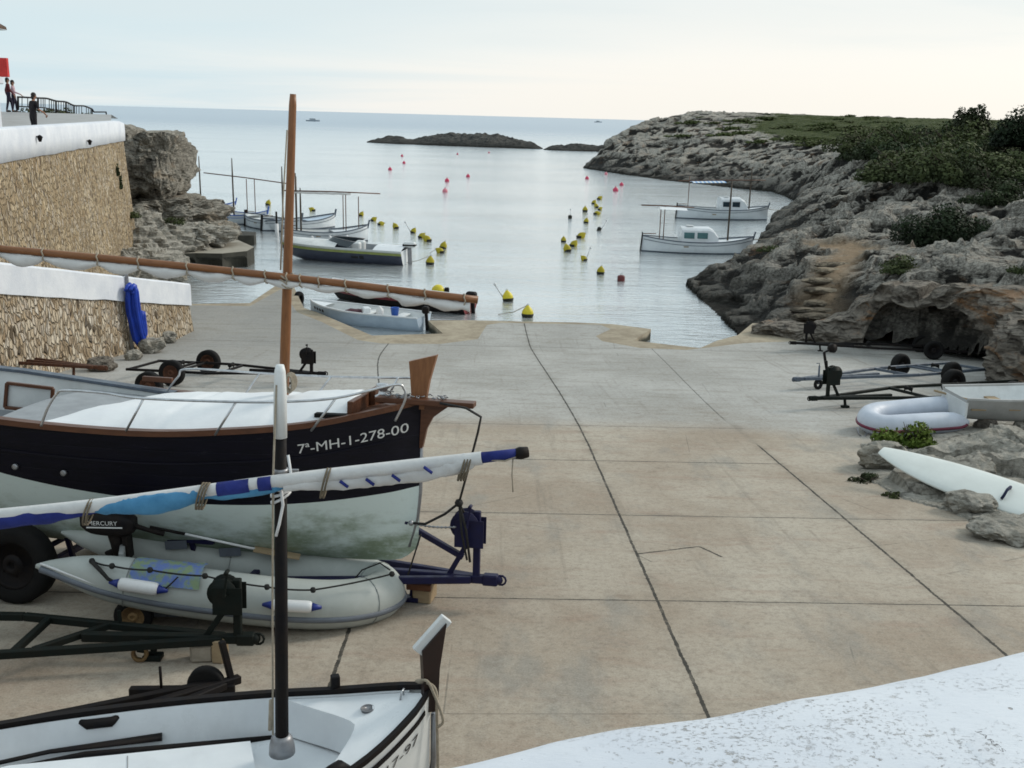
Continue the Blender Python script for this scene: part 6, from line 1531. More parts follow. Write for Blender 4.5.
# white inflatable with red strake
def px_path(keys, n=6):
    return catmull([at(a, b, c) for a, b, c, r in keys], n), [max(.01, q.x) for q in catmull([(r, 0, 0) for *_, r in keys], n)]
keys = [(968, 422, 19.3, .05), (958, 422.5, 19.27, .17), (945, 423, 19.2, .215), (910, 425, 19.05, .22), (884, 426, 19.05, .22), (869, 421, 19.25, .215), (872, 414, 19.65, .21), (892, 411, 19.9, .21), (945, 406.5, 20.1, .215), (962, 405.5, 20.1, .17), (972, 405, 20.1, .05)]
dn, rd = px_path(keys)
T = Thing('inflatable_boat', tuple(slip(868, 437)), 'white inflatable boat with a dark red strake beside the rock outcrop', 'inflatable boat')
tube_boat(T, dn, rd, PVCW, RED, .035)
mb = MB(); fl = [at(890, 432, 19.1), at(955, 432, 19.2), at(955, 412, 20.3), at(890, 418, 20.0)]; mb.add([Vector((q.x, q.y, gz(q.y) + .14)) for q in fl], [(0, 1, 2, 3)], 0, False); T.w(mb, 'floor', PVCD)
mb = MB(); c = at(928, 411, 20.12); mb.box(tuple(c), (.34, .02, .12)); T.w(mb, 'tube_patch', M('grey_blue_patch', (.20, .24, .33), .6))
mb = MB(); c = at(857, 430, 18.95); mb.tube([c + Vector((0, 0, .06)), c + Vector((.02, -.04, -.06)), c + Vector((.10, -.08, -.13)), c + Vector((.2, -.02, -.05))], .018, 6); T.w(mb, 'bow_handle', GALV)
# grey rowing boat on the outcrop
rz = R(3); T = Thing('rowing_boat', (RBX + 2.9, RBY + .15, RBZ), 'small grey rowing boat with a square stern resting on the rocks', 'rowing boat', rz=rz)
h = Hull([(0, .02, .76, .12, .9), (.3, .26, .70, .05, .6), (.9, .50, .62, .0, .5), (1.8, .62, .56, 0, .46), (2.9, .52, .56, .06, .48)])
hl_ = T.p(h.shell(None, 24, 8, True), 'hull', [GREYHULL]); T.p(h.inner(.10, .03, 20, .1, 2.86), 'inside', WHITE2); T.p(h.rail(.045, .04, .02, 0, 2.9, .02), 'gunwale', GREYHULL)
mb = MB(); mb.box((-2.88, 0, .32), (.05, 1.0, .36), bev=.01); T.p(mb, 'transom', WHITE2)
mb = MB(); mb.box((-1.9, 0, .36), (.24, 1.02, .03)); mb.box((-2.6, 0, .34), (.3, .90, .03)); T.each(mb, 'thwart', WOODP, None, False)
mb = MB(); mb.box((-2.0, -h.hb(2.0, .40) + .04, .42), (.10, .03, .12)); 
mb = MB(); c0, c1 = at(934, 390.5, 20.2), at(988, 405, 19.55)
T = Thing('oar', tuple(c0), 'pale wooden oar leaning across the stern of the grey rowing boat', 'oar'); mb.tube([c0, c0.lerp(c1, .7)], .022, 8); T.w(mb, 'shaft', WOODP); mb = MB(); mb.bar(c0.lerp(c1, .68), c1, .13, .025); T.w(mb, 'blade', M('tan_oar_blade', (.26, .15, .07), .6))
# surfboard on the rocks
N_, TL = BN, BT; ax = (TL - N_); LL = ax.length; ax.normalize(); sd_ = Vector((ax.y, -ax.x, 0)).normalized()
if sd_.y > 0: sd_ = -sd_
sd_ = (sd_ - Vector((0, 0, .30))).normalized(); up_ = ax.cross(sd_); up_ = up_ if up_.z > 0 else -up_
mb = MB(); rows = []
for i in range(41):
    u = i / 40; w = .41 * max(0.012, math.sin(math.pi * min(1, u * .92 + .035)) ** .62) if u < .5 else .41 * max(.05, (1 - ((u - .5) / .56) ** 2.6)); th = .055 * (math.sin(math.pi * (u * .9 + .05)) ** .5); rk = .10 * (1 - u) ** 4
    row = []
    for j in range(16):
        q = 2 * math.pi * j / 16; row.append(N_ + ax * (LL * u) + sd_ * (math.cos(q) * w + .28) + up_ * (math.sin(q) * th + rk))
    rows.append(row)
mb.grid(rows, 0, True, closed=True); mb.add(rows[0], [tuple(range(16))]); mb.add(rows[-1], [tuple(range(16))])
T = Thing('surfboard', tuple(N_ - Vector((0, 0, .1))), 'long white surfboard lying tilted on the rocks at the right', 'surfboard')
T.w(mb, 'board', M('white_board_gloss', (.70, .73, .70), .35, (.60, .63, .60), 1.2, .7, dirt=.1))
c = N_ + ax * (LL * .42) + sd_ * .28 + up_ * .053; mb = MB(); mb.bar(c - ax * .10, c + ax * .10, .035, .012, up=tuple(up_)); T.w(mb, 'mast_slot', GALV)
c = at(1019, 491, (N_ + ax * (LL * .62)).y - .08); c = N_ + ax * (LL * .635) + sd_ * .32 + up_ * .06; mb = MB(); mb.tube([c - sd_ * .16 - ax * .03, c - sd_ * .10 + up_ * .07, c + sd_ * .02 + up_ * .09, c + sd_ * .12 + up_ * .05, c + sd_ * .15 - ax * .02], .022, 6); T.w(mb, 'foot_strap', M('navy_strap', (.015, .02, .06), .8))
# boulders
def boulder(px, py, r, label, seed, m=ROCKL, sink=.25, yy=None):
    p = slip(px, py) if yy is None else at(px, py, yy); mb = MB(); rock_mb(mb, (p.x, p.y + r[1] * .4, p.z + r[2] * (1 - sink)), r, seed, 4, .3, 1.0)
    single(mb, 'boulder', m, tuple(p), label, 'boulder')
boulder(884, 470, (.42, .34, .26), 'low grey boulder left of the surfboard nose', 21)
boulder(938, 494, (.32, .26, .15), 'pale flat boulder under the left half of the surfboard', 22)
boulder(975, 514, (.36, .28, .15), 'pale boulder under the middle of the surfboard', 23)
boulder(1010, 540, (.46, .42, .13), 'broad flat boulder at the right picture edge below the surfboard', 24)
boulder(988, 432, (.22, .2, .16), 'reddish brown stone just below the grey rowing boat', 25, ROCKC)
boulder(150, 353, (.36, .36, .24), 'pale boulder at the foot of the low wall, right of the hose', 31)
boulder(163, 343, (.36, .36, .20), 'flat boulder farthest along the foot of the low wall', 32)
boulder(133, 360, (.22, .22, .14), 'dark stone directly below the blue hose', 33)
boulder(100, 371, (.36, .3, .18), 'reddish stone at the wall foot beside the rusty drawbar', 34, ROCKC)
# ---- rough stone steps up the rocks
mb = MB(); q = path_pts; 
for i in range(7):
    t = i / 6 * 2.6; k = int(t); f = t - k; a, b = q[k], q[k + 1]; x, y = a[0] + (b[0] - a[0]) * f, a[1] + (b[1] - a[1]) * f
    rock_mb(mb, (x, y, ground(x, y) + .04), (.75 + .2 * math.sin(i * 2.1), .36, .14), 40 + i, 3, .25, .8, .2)
structure(mb, 'rock_steps', mat_rock('worn_step_stone', dark=(.12, .10, .075), mid=(.34, .28, .20), light=(.46, .40, .31), warm=(.36, .24, .13), warmth=.4))

# ================================================================== LEFT SIDE OF THE SLIPWAY
p = slip(319, 386); trailer('boat_trailer', tuple(p), R(-10), 'black two wheeled boat trailer standing behind the black hulled boat', BLKP, L=4.4, bar_h=.30, beam=.06, tongue=1.2, track=1.75, wr=.30, ww=.2, rim=RUST, winch_x=-.18, wh=.55, drum=.15, rollers=True)
p = slip(101, 388); trailer('boat_trailer', tuple(p), R(-22), 'rusty trailer drawbar with a black foot beside the low stone wall', RUST, L=4.5, bar_h=.46, beam=.07, tongue=2.6, track=1.4, wr=.3, ww=.18, rim=RUST, winch_x=-9, wh=0, rollers=False, wheels=())
p = slip(150, 399); T = Thing('spare_wheel', tuple(p), 'lone black wheel showing behind the rail of the black hulled boat', 'wheel'); put_wheel(T, (0, 0, .3), .30, .19, RUST, R(-10))
mb = MB(); c = at(139, 391, 21.4); mb.bar(c + Vector((-.28, 0, .0)), c + Vector((.28, .02, -.05)), .05, .12); single(mb, 'timber_board', WOODP if False else WOOD, tuple(c), 'brown board lying in front of the lone black wheel', 'board')
# blue hose hung on the low wall
p = at(123, 292, 28.5); xw = LWx(28.5) + .07
T = Thing('hose_bundle', (xw + .1, 28.5, gz(28.5)), 'bright blue bundle of hose hung over a stake against the low stone wall', 'hose')
mb = MB(); rnd = random.Random(3)
for k in range(9):
    o = rnd.uniform(-.16, .16); z1 = LWt(28.5) + .42 + rnd.uniform(-.08, .06); z0 = gz(28.5) + .35 + rnd.uniform(-.12, .2); sl = .12
    mb.tube(catmull([(xw + .10 + .02 * k % 3, 28.5 + o - sl, z1 - .1), (xw + .12 + .028 * k, 28.5 + o, z1), (xw + .06 + .038 * k, 28.5 + o + .03, (z0 + z1) / 2 + .2), (xw + .10 + .036 * k, 28.5 + o * .7 + .06, (z0 + z1) / 2 - .3), (xw + .16 + .034 * k, 28.5 + o * .6 + .12, z0), (xw + .22 + .03 * k, 28.5 + o * .5 + .16, z0 + .08), (xw + .18 + .034 * k, 28.5 + o * .5 + .1, (z0 + z1) / 2)], 4), .055, 7)
T.w(mb, 'hose', BLUEH)
mb = MB(); mb.bar((xw + .06, 28.6, gz(28.6)), (xw + .04, 28.6, LWt(28.6) + .78), .09, .06, up=(0, 1, 0)); T.w(mb, 'stake', GALV)
# wall lamps on the terrace parapet
for px, py, Y, lb in ((28, 138, 31.6, 'small black lantern on the parapet near the left edge'), (83, 142, 39.3, 'small black lantern on the parapet halfway to its end')):
    c = at(px, py, Y); x = UW(Y) - .05; T = Thing('wall_lantern', (x, Y, c.z), lb, 'lantern'); mb = MB(); mb.bar((x - .05, Y, c.z + .02), (x + .22, Y, c.z + .06), .035); T.w(mb, 'bracket', BLKP)
    mb = MB(); mb.lathe([(.04, -.10), (.08, .02), (.10, .03), (.05, .08), (.012, .10)], (x + .22, Y, c.z), 'Z', 8); T.w(mb, 'lamp_head', BLKP)
# terrace: gate pillar, sign box, house eave
PSH = .42
p = at(-9, 128, 38); T = Thing('gate_pillar', (p.x, 38, TZ(38)), 'white pillar with a wider cap at the left edge of the terrace', 'pillar')
zt = at(0, 76, 38).z; xr = at(3.5, 100, 38).x - PSH + .1; mb = MB(); mb.box((xr - .45, 38, (TZ(38) + zt) / 2 - .1), (.9, .9, zt - TZ(38) - .2), bev=.03); T.w(mb, 'shaft', LIME)
mb = MB(); mb.box((at(9, 80, 38).x - .62 - PSH, 38, zt - .13), (1.24, 1.1, .28), bev=.04); T.w(mb, 'cap', LIME)
xr = at(8.5, 65, 38).x; za, zb = at(4, 77, 38).z, at(4, 58, 38).z
mb = MB(); mb.box((xr - .14, 37.95, (za + zb) / 2), (.28, .16, zb - za), bev=.01); T = Thing('sign_box', (xr - .3, 38, zt), 'red sign board standing on top of the white pillar', 'sign'); T.w(mb, 'panel', REDS)
mb = MB(); mb.box((xr - .42, 38, (za + zb) / 2 - .02), (.22, .14, (zb - za) * .86)); mb.box((xr - .36, 37.9, zb - .12), (.30, .05, .06)); T.w(mb, 'backing', BLKP)
p = at(7, 30, 49); zl = at(7, 30.5, 43).z; ze = p.z; xe = p.x; T = Thing('house', (xe - 5, 46, TZ(46)), 'house at the left edge of which only a dark tiled eave shows', 'house')
mb = MB(); mb.box((xe - 6.2, 46, (TZ(46) + ze) / 2), (8, 5, ze - TZ(46)), bev=.03); T.w(mb, 'wall', LIME)
mb = MB(); rows = [[(xe, 43, ze), (xe, 49, ze)], [(xe - .03, 43, ze + .13), (xe - .03, 49, ze + .13)], [(xe - 6.2, 43, ze + 3.4), (xe - 6.2, 49, ze + 3.4)], [(xe - 12.4, 43, ze), (xe - 12.4, 49, ze)], [(xe, 43, ze - .02), (xe, 49, ze - .02)]]
mb.grid(rows, 0, False); T.w(mb, 'roof', BRONZE)
# railing down to the end of the terrace
T = Thing('railing', tuple(at(70, 116, 64)), 'dark metal railing stepping down along the terrace towards the sea', 'railing')
top = [(18, 97, 53), (38, 98, 56), (47, 98.5, 58), (56, 101, 60), (66, 102, 62), (74, 105.5, 65), (84, 106, 68), (92, 109, 71)]
bot = [(18, 108, 53), (38, 109, 56), (47, 110, 58), (56, 112, 60), (66, 113.5, 62), (74, 116, 65), (84, 117.5, 68), (92, 118.5, 71)]
tp, bt = [at(*q) for q in top], [at(*q) for q in bot]
mb = MB(); mb.tube(catmull(tp, 4), .05, 6); mb2 = MB(); T.w(mb, 'top_rail', BLKP)
mb = MB(); mb.tube(catmull([a.lerp(b, .85) for a, b in zip(tp, bt)], 4), .035, 6); T.w(mb, 'bottom_rail', BLKP)
mb = MB(); mb.tube([at(92, 109, 71), at(94, 112, 71), at(106, 112, 74), at(107, 119, 74)], .05, 6); T.w(mb, 'end_rail', BLKP)
for k in (0, 1, 3, 4, 5, 7):
    mb = MB(); mb.tube([tp[k] + Vector((0, 0, .03)), bt[k] - Vector((0, 0, .1))], .05, 6); T.w(mb, 'post', BLKP)
ca, cb2 = catmull(tp, 4), catmull([a.lerp(b, .85) for a, b in zip(tp, bt)], 4)
for i in range(1, len(ca) - 1):
    if i % 4: mb = MB(); mb.tube([ca[i], cb2[i]], .022, 5); T.w(mb, 'baluster', BLKP)

# ================================================================== PEOPLE ON THE TERRACE
def skin(name, joints, edges, mat, T, parent=None, lv=2):
    """one continuous skinned surface from (x, y, z, rx, ry) joints"""
    me = bpy.data.meshes.new(name); me.from_pydata([j[:3] for j in joints], edges, []); o = bpy.data.objects.new(name, me); COL.objects.link(o)
    m = o.modifiers.new('skin', 'SKIN'); m.use_smooth_shade = True; o.modifiers.new('sub', 'SUBSURF').levels = lv
    for i, j in enumerate(joints): me.skin_vertices[0].data[i].radius = (j[3], j[4] if len(j) > 4 else j[3])
    me.skin_vertices[0].data[0].use_root = True
    dg = bpy.context.evaluated_depsgraph_get(); dg.update(); nm = bpy.data.meshes.new_from_object(o.evaluated_get(dg)); bpy.data.objects.remove(o); bpy.data.meshes.remove(me)
    nm.name = name; nm.materials.clear(); nm.materials.append(mat); q = bpy.data.objects.new(name, nm); COL.objects.link(q); q.parent = parent or T.o
    for p_ in nm.polygons: p_.use_smooth = True
    return q
def person(loc, rz, label, shirt, trousers, H=1.7, stride=.16, bend=0.0, reach=0.0, sleeves=True):
    T = Thing('person', loc, label, 'person', rz=rz); s_ = H / 1.7
    hip, kn, an = .90, .49, .08; f = bend
    J = [(0, 0, hip, .13, .10), (0, f * .06, 1.10, .125, .095), (0, f * .14, 1.30, .155, .10), (0, f * .2, 1.43, .075, .07), (0, f * .25, 1.50, .05, .052),        # pelvis, waist, chest, base of neck, neck
         (0, f * .28 + .01, 1.57, .068, .082), (0, f * .3 + .015, 1.64, .072, .085), (0, f * .3 + .01, 1.69, .05, .055)]
    E_ = [(0, 1), (1, 2), (2, 3), (3, 4), (4, 5), (5, 6), (6, 7)]; n = len(J)
    for sx_, st in ((-1, stride), (1, -stride)):
        J += [(sx_ * .09, 0, hip - .06, .09, .09), (sx_ * .10, st * .6 + .03, kn, .06, .06), (sx_ * .10, st, an, .04, .042), (sx_ * .11, st + .10, .045, .04, .03), (sx_ * .115, st + .17, .04, .03, .025)]
        E_ += [(0, n), (n, n + 1), (n + 1, n + 2), (n + 2, n + 3), (n + 3, n + 4)]; n += 5
    arms = []
    for sx_, st in ((-1, -stride), (1, stride)):
        r_ = reach if sx_ > 0 else 0
        J += [(sx_ * .17, f * .18, 1.38, .06, .06), (sx_ * .23, f * .18 - .02 + st * .5 + r_ * .1, 1.12, .042, .042), (sx_ * .21, f * .2 + st + .08 + r_ * .3, .90 + r_ * .15, .03, .032), (sx_ * .20, f * .2 + st + .11 + r_ * .36, .83 + r_ * .16, .026, .034), (sx_ * .195, f * .2 + st + .13 + r_ * .4, .77 + r_ * .16, .016, .02)]
        E_ += [(2, n), (n, n + 1), (n + 1, n + 2), (n + 2, n + 3), (n + 3, n + 4)]; arms.append(n); n += 5
    J = [tuple(c * s_ for c in j) for j in J]; body = skin('body', J, E_, SKIN, T)
    g = 1.22
    idx = [0, 1, 2, 3] + [a + k for a in arms for k in ((0, 1, 2) if sleeves else (0, 1))]; mp = {i: k for k, i in enumerate(idx)}
    JS = [(*J[i][:3], J[i][3] * g, J[i][4] * g) for i in idx]; JS[0] = (*J[0][:2], J[0][2] - .10 * s_, J[0][3] * 1.18, J[0][4] * 1.25); skin('shirt', JS, [(mp[a], mp[b]) for a, b in E_ if a in mp and b in mp], shirt, T)
    idx = [0, 1, 8, 9, 10, 13, 14, 15]; mp = {i: k for k, i in enumerate(idx)}
    JS = [(*J[i][:3], J[i][3] * 1.2, J[i][4] * 1.2) for i in idx]; skin('trousers', JS, [(mp[a], mp[b]) for a, b in E_ if a in mp and b in mp], trousers, T)
    mb = MB(); h_ = J[6]; mb.ball((h_[0], h_[1] - .02, h_[2] + .03), (.092 * s_, .105 * s_, .10 * s_), 0, 12); mb.ball((h_[0], h_[1] - .07, h_[2] - .05), (.075 * s_, .05 * s_, .10 * s_), 0, 10); T.p(mb, 'hair', HAIR)
    mb = MB(); mb.ball((0, h_[1] + .088 * s_, h_[2] - .035), (.014, .02, .022), 0, 8); T.p(mb, 'nose', SKIN)
    mb = MB()
    for e in (-1, 1): mb = MB(); mb.ball((e * .03, h_[1] + .076 * s_, h_[2] - .005), (.011, .008, .008), 0, 8); T.p(mb, 'eye', BLKP)
    for e in (-1, 1): mb = MB(); mb.ball((e * .078 * s_, h_[1], h_[2] - .02), (.014, .024, .034), 0, 8); T.p(mb, 'ear', SKIN)
    mb = MB(); mb.ball((0, h_[1] + .078 * s_, h_[2] - .065), (.024, .01, .006), 0, 8); T.p(mb, 'mouth', CLOTHR)
    for sx_ in (0, 1):
        k = 10 + 5 * sx_; a, b = J[k], J[k + 2]; mb = MB(); mb.ball(((a[0] + b[0]) / 2, (a[1] + b[1]) / 2, .045), (.05, .14, .055), 0, 10); T.p(mb, 'shoe', BLKP)
    # hands: five bent fingers each
    for k, a in enumerate(arms):
        c = Vector(J[a + 4][:3]); sx_ = -1 if k == 0 else 1
        for q in range(4):
            o = (q - 1.5) * .017; ln = (.055, .066, .062, .048)[q]; mb = MB(); mb.tube([c + Vector((0, o, .01)), c + Vector((-sx_ * .006, o, -ln * .5)), c + Vector((-sx_ * .022, o, -ln))], [.0085, .008, .006], 6); T.p(mb, 'finger', SKIN, parent=body)
        mb = MB(); mb.tube([c + Vector((0, .022, .04)), c + Vector((-sx_ * .012, .046, .015)), c + Vector((-sx_ * .018, .05, -.012))], [.011, .009, .007], 6); T.p(mb, 'thumb', SKIN, parent=body)
    return T
p = at(10, 112, 56); person((p.x, p.y, p.z), R(-60), 'person in maroon top and dark trousers walking near the white pillar', CLOTHR, CLOTHN, 1.66)
p = at(15, 113, 57); person((p.x, p.y, p.z), R(-75), 'person in pale pink top walking beside the maroon clad one, arm out', CLOTHP, CLOTHN, 1.62, .1, reach=.7)
p = at(31, 94, 38); o = person((p.x, p.y, TZ(38)), R(-35), 'person all in black leaning at the parapet with bare forearms', CLOTHK, CLOTHK, (p.z - TZ(38)) / 1.0, .03, .35, .6, sleeves=False)

# ================================================================== PLANTS
LEAFD = mat_leaf('dark_scrub_leaves', (.012, .020, .008), (.030, .052, .018), (.045, .070, .020))
LEAFT = mat_leaf('dark_pine_leaves', (.006, .011, .005), (.018, .034, .012), (.03, .045, .015))
LEAFO = mat_leaf('olive_ridge_leaves', (.035, .05, .015), (.095, .12, .035), (.12, .135, .05))
LEAFG = mat_leaf('fresh_green_leaves', (.05, .085, .012), (.15, .20, .035), (.22, .26, .06))
LEAFM = mat_leaf('olive_green_leaves', (.022, .035, .012), (.075, .095, .032), (.11, .125, .045))
BARK = M('grey_bark', (.10, .08, .06), .9, (.05, .04, .03), 8, .8, bump=.5)
def foliage_mb(r, n, leaf, seed, clumps=9, flat=.75, hole=.0):
    """leaf-sized faces spread through a lumpy crown; returns mesh data and a light/dark tone per face"""
    rnd = random.Random(seed); r = Vector(r); cl_ = []
    for i in range(clumps):
        q = rnd.uniform(0, 6.28); k = rnd.uniform(.1, .82); z = rnd.uniform(.0, .75) if i > clumps // 3 else rnd.uniform(0, .12)
        cl_.append((Vector((math.cos(q) * k, math.sin(q) * k, z * (1 - k * .55))), rnd.uniform(.28, .46)))
    mb = MB(); tone = []
    for i in range(n):
        c, cr = cl_[rnd.randrange(clumps)]
        while True:
            v = Vector((rnd.uniform(-1, 1), rnd.uniform(-1, 1), rnd.uniform(-.8, 1)))
            if .35 < v.length < 1: break
        v = v.normalized() * (rnd.random() ** .35)
        p = c + v * cr
        if p.z < -.02: p.z = rnd.uniform(-.05, .16)
        P_ = Vector((p.x * r.x, p.y * r.y, p.z * r.z)); nrm = (v + Vector((rnd.gauss(0, .5), rnd.gauss(0, .5), rnd.gauss(.3, .5)))).normalized()
        a = nrm.orthogonal().normalized(); a = Matrix.Rotation(rnd.uniform(0, 6.28), 3, nrm) @ a; b = nrm.cross(a); s_ = leaf * rnd.uniform(.6, 1.4)
        mb.add([P_ - a * s_, P_ + b * s_ * .55, P_ + a * s_, P_ - b * s_ * .55], [(0, 1, 2, 3)], 0, False)
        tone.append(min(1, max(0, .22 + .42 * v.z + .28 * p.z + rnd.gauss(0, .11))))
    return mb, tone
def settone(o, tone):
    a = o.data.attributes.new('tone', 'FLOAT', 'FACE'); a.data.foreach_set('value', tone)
def core_mb(r, seed):
    rnd = random.Random(seed + 500); mb = MB()
    for i in range(9):
        q = rnd.uniform(0, 6.28); k = rnd.uniform(.2, .75); e = Vector((math.cos(q) * k * r[0], math.sin(q) * k * r[1], rnd.uniform(.35, .8) * r[2])); m_ = e * .5 + Vector((rnd.uniform(-.1, .1) * r[0], rnd.uniform(-.1, .1) * r[1], .06 * r[2]))
        mb.tube([(0, 0, -.05), m_, e], [.02 * r[2] + .008, .013 * r[2] + .005, .004], 5)
    return mb
def bush(loc, r, label, m, n=2600, leaf=.07, seed=1, group=None, name='bush', cat='bush', clumps=10):
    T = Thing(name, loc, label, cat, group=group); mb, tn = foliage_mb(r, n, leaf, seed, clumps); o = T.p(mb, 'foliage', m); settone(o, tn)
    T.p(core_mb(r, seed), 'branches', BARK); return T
def at_land(px, py, y0=26): p = land_at(px, py, y0); return (p.x, p.y, ground(p.x, p.y) - .05)
p = at_land(948, 243); bush(p, (2.55, 1.6, 1.75), 'broad dark bush on the slope above the cave', LEAFT, 9500, .075, 3, clumps=14)
p = at_land(1000, 236); 
p = at_land(900, 277); bush(p, (1.0, .7, .55), 'low grey green shrub beside the footpath above the cave', LEAFM, 1600, .055, 5)
p = at_land(1003, 205, 40); bush(p, (2.2, 1.6, 1.25), 'rounded dark bush at the right edge above the broad one', LEAFD, 3600, .08, 7)
p = at_land(1020, 275); bush(p, (.5, .5, .35), 'small green tuft on the ledge at the right edge', LEAFM, 500, .05, 8)
p = at_land(770, 256, 40); bush(p, (.8, .6, .3), 'small green patch of shrub on the rocks behind the nearest moored boat', LEAFM, 600, .05, 9)
# scrub bushes crowding the hill: prototypes copied
protos = []
for k in range(4):
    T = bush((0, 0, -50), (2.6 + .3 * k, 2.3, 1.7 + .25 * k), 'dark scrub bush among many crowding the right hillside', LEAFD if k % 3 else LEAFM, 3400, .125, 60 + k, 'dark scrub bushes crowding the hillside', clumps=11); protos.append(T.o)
rnd = random.Random(21); used = [False] * 4; cnt = 0
spots = []
tries = 0
while len(spots) < 62 and tries < 4000:
    tries += 1; px = rnd.uniform(862, 1075); lo = 150 + max(0, (px - 850)) * .02 + (30 if px > 885 else 10) + min(8, max(0, (px - 930) * .1)); hi = 146 if px < 935 else 140
    py = rnd.uniform(hi, lo); p = land_at(px, py, 40)
    if p.y > 150 or p.y < 52: continue
    if any((p.x - q.x) ** 2 + (p.y - q.y) ** 2 < (1.7 + p.y * .012) ** 2 for q in spots): continue
    spots.append(p)
for p in spots:
    k = rnd.randrange(4)
    if used[k]: o = copy_tree(protos[k])
    else: o = protos[k]; used[k] = True
    s_ = rnd.uniform(.75, 1.1) * (.72 + p.y / 230)
    o.location = (p.x, p.y, ground(p.x, p.y) - .15); o.scale = (s_ * rnd.uniform(.9, 1.3), s_, s_ * rnd.uniform(.8, 1.15)); o.rotation_euler = (0, 0, rnd.uniform(0, 6.28))
for k in range(4):
    if not used[k]:
        for c in children(protos[k]): bpy.data.objects.remove(c)
        bpy.data.objects.remove(protos[k])
# scattered scrub on the far plateau
far_p = bush((0, 0, -60), (2.0, 1.8, .8), 'small far off shrub dotted on the flat headland top', LEAFO, 420, .22, 90, 'shrubs dotted on the headland top', clumps=8).o
first = True; done_ = 0
for i in range(400):
    if done_ >= 60: break
    px = rnd.uniform(675, 905); py = rnd.uniform(117, 146)
    p = land_at(px, py, 80); ys = math.degrees(math.atan2(p.x, p.y))
    if p.y < 95 or p.y > 320 or rnd.random() > min(1, max(.12, (px - 690) / 170)): continue
    o = far_p if first else copy_tree(far_p); first = False; done_ += 1; s_ = rnd.uniform(.45, 1.15)
    o.location = (p.x, p.y, ground(p.x, p.y) - .1); o.scale = (s_ * rnd.uniform(1, 1.9), s_, s_ * rnd.uniform(.5, .9)); o.rotation_euler = (0, 0, rnd.uniform(-.4, .4))
# trees on the skyline
def tree(px, py_base, Y, py_top, width_px, label, seed):
    b = at(px, py_base, Y); zt = at(px, py_top, Y).z; hgt = zt - ground(b.x, b.y); w = width_px / F * Y / 2 * 1.03
    T = Thing('tree', (b.x, b.y, ground(b.x, b.y) - .1), label, 'tree'); rnd = random.Random(seed); mb = MB(); hc = hgt * .52
    mb.tube(catmull([(0, 0, -.2), (.08 * w, 0, hc * .5), (-.03 * w, .05, hc), (0, 0, hgt * .75)], 4), [.16 - .10 * i / 12 for i in range(13)], 8)
    for k in range(6):
        q = k * 1.05 + rnd.uniform(-.3, .3); z0 = hc * rnd.uniform(.6, 1.0); mb.tube([(0, 0, z0), (math.cos(q) * w * .35, math.sin(q) * w * .35, z0 + hgt * .16), (math.cos(q) * w * .7, math.sin(q) * w * .7, z0 + hgt * .30)], [.07, .05, .02], 6)
    T.p(mb, 'trunk', BARK)
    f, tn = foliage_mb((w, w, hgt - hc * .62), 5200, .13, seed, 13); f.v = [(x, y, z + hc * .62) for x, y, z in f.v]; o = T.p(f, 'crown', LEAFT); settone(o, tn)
tree(965, 152, 84, 97, 38, 'small round crowned tree standing up on the right skyline', 4)
tree(1016, 172, 70, 94, 70, 'large dark tree on the skyline at the right edge', 9)
tree(1062, 172, 66, 92, 80, 'tall dark tree beyond the right edge of the hill', 14)
# plants low down
p = slip(910, 450); bush((p.x + .1, p.y + .25, p.z + .08), (.60, .42, .50), 'leafy bright green plant growing between outcrop and surfboard nose', LEAFG, 1500, .045, 17, name='plant', cat='plant')
p = slip(868, 481); bush((p.x, p.y, p.z), (.32, .2, .12), 'flat dark green weed at the left foot of the outcrop', LEAFD, 500, .03, 18, name='weed', cat='weed')
p = slip(893, 497); bush((p.x, p.y, p.z), (.16, .12, .10), 'tiny green weed on the concrete below the surfboard', LEAFM, 200, .028, 19, name='weed', cat='weed')
for k, (px, py, Y, r) in enumerate(((44, 116, 60, (1.5, 1.0, .75)), (56, 118, 62, (1.6, 1.0, .7)), (68, 119, 64, (1.4, .9, .6)))):
    q = at(px, py, Y); bush((q.x, q.y + .8, q.z - .1), r, ('clipped green bush behind the railing, left one of three', 'clipped green bush behind the middle of the railing', 'clipped green bush behind the lower end of the railing')[k], LEAFM, 900, .08, 30 + k, 'green bushes behind the terrace railing')
for k, (px, py, Y) in enumerate(((102, 165, 45.2), (108, 178, 45.6))):
    q = at(px, py, Y); mb, tn = foliage_mb((.12, .2, .7), 260, .05, 70 + k, 6); T = Thing('wall_plant', (UW(Y) + .45 * (1 - (q.z + .3) / 6.15) + .05, Y, q.z - .4), ('dark tuft sprouting from the tall stone wall, upper of two', 'dark tuft sprouting from the tall stone wall, lower of two')[k], 'plant'); o = T.p(mb, 'foliage', LEAFD); settone(o, tn)
for k, (px, py, Y) in enumerate(((178, 222, 50), (138, 216, 48))):
    q = at(px, py, Y); bush((q.x, q.y - .6, q.z), (.7, .5, .3), ('green tuft on the left rocks below the overhang', 'green tuft where the tall wall meets the left rocks')[k], LEAFM, 500, .05, 80 + k, name='plant', cat='plant')

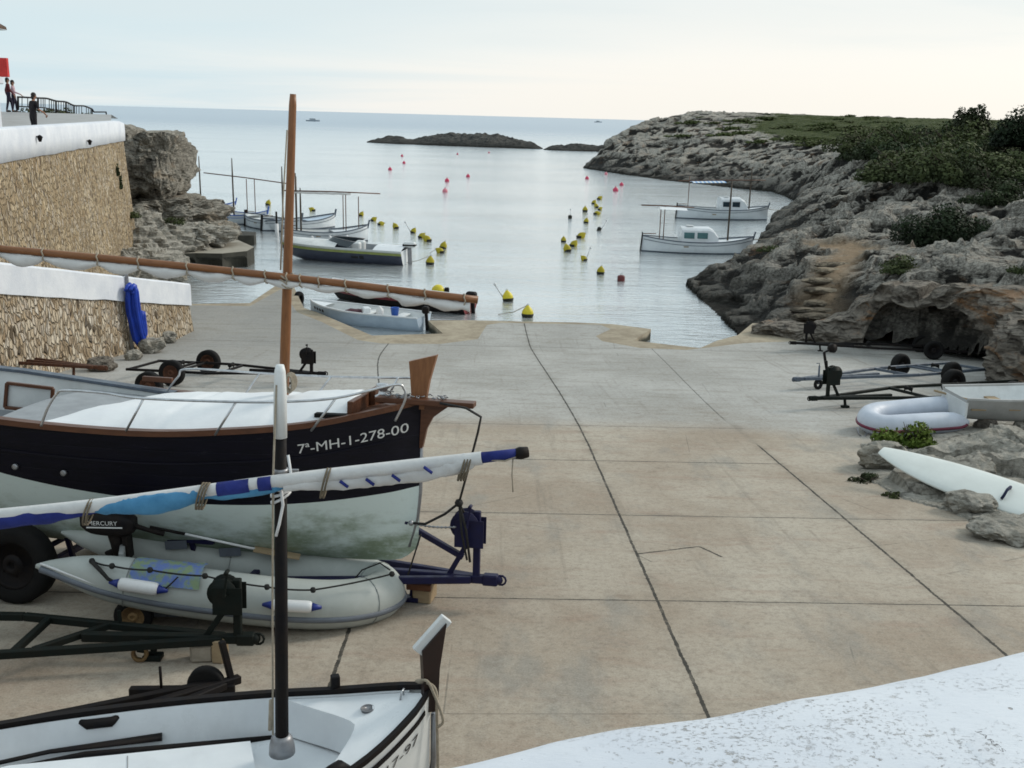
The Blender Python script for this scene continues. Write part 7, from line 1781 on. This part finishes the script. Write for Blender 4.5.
# ================================================================== WHITE PARAPET IN THE FOREGROUND
edge = [on(300, 786, 6.2), on(435, 762, 6.2), on(500, 747, 6.2), on(560, 732, 6.2), on(620, 721, 6.2), on(700, 710, 6.2), on(780, 694, 6.2), on(850, 684, 6.2), on(940, 664, 6.2), on(1024, 645, 6.2), on(1150, 612, 6.2), on(1400, 560, 6.2)]
e = catmull(edge, 8); e = [e[0] + Vector((-11, -2.7, 0)), e[0] + Vector((-5, -1.25, 0)), e[0] + Vector((-1, -.26, 0))] + e + [e[-1] + Vector((1.2, .5, 0)), e[-1] + Vector((3, 1.2, 0))]  # long left run is unseen, added to block sky light from behind
mb = MB(); rows = []
for i, p in enumerate(e):
    a, b = e[max(i - 1, 0)], e[min(i + 1, len(e) - 1)]; tg = (b - a).normalized(); o = Vector((tg.y, -tg.x, 0)); row = []
    if o.y > 0: o = -o
    j1 = .012 * mn.noise(Vector((p.x * 3, 0, 4))); prof = [(-.03, -3.4), (-.02, -1.0), (-.012, -.20), (-.006, -.08), (.0, -.03), (.02, -.006), (.05, .006)] + [(.10 + .07 * k, .012 + .012 * math.sin(k)) for k in range(9)] + [(.70, -.03), (.73, -.10), (.74, -.9)]
    for k, (u, dz) in enumerate(prof):
        q = p + o * (u + j1 * (1 if k < 8 else 0)); row.append((q.x, q.y, q.z + dz + (.006 * mn.noise(Vector((q.x * 3, q.y * 3, 1))) + .0015 * mn.noise(Vector((q.x * 12, q.y * 12, 1))) if 3 < k < 17 else 0)))
    rows.append(row)
mb.grid(rows, 0, True); T = Thing('parapet_wall', (e[len(e) // 2].x, e[len(e) // 2].y, gz(2)), 'chipped whitewashed parapet wall in the near right foreground', 'wall')
T.w(mb, 'wall', mat_whitewash('chipped_whitewash', .7))
a, b = on(978, 735, 6.225), on(1004, 756, 6.225)
dr = (b - a).normalized(); nn_ = Vector((-dr.y, dr.x, 0))
def scr(u, v, w_): q = a + dr * ((b - a).length * u / w_) + nn_ * (v - .005); return (q.x, q.y, 6.232 + .002)
T.w(text_mb('JARES', .014, scr), 'scrawl', M('faded_black_marker', (.09, .09, .10), .8, (.20, .20, .21), 160, .5))
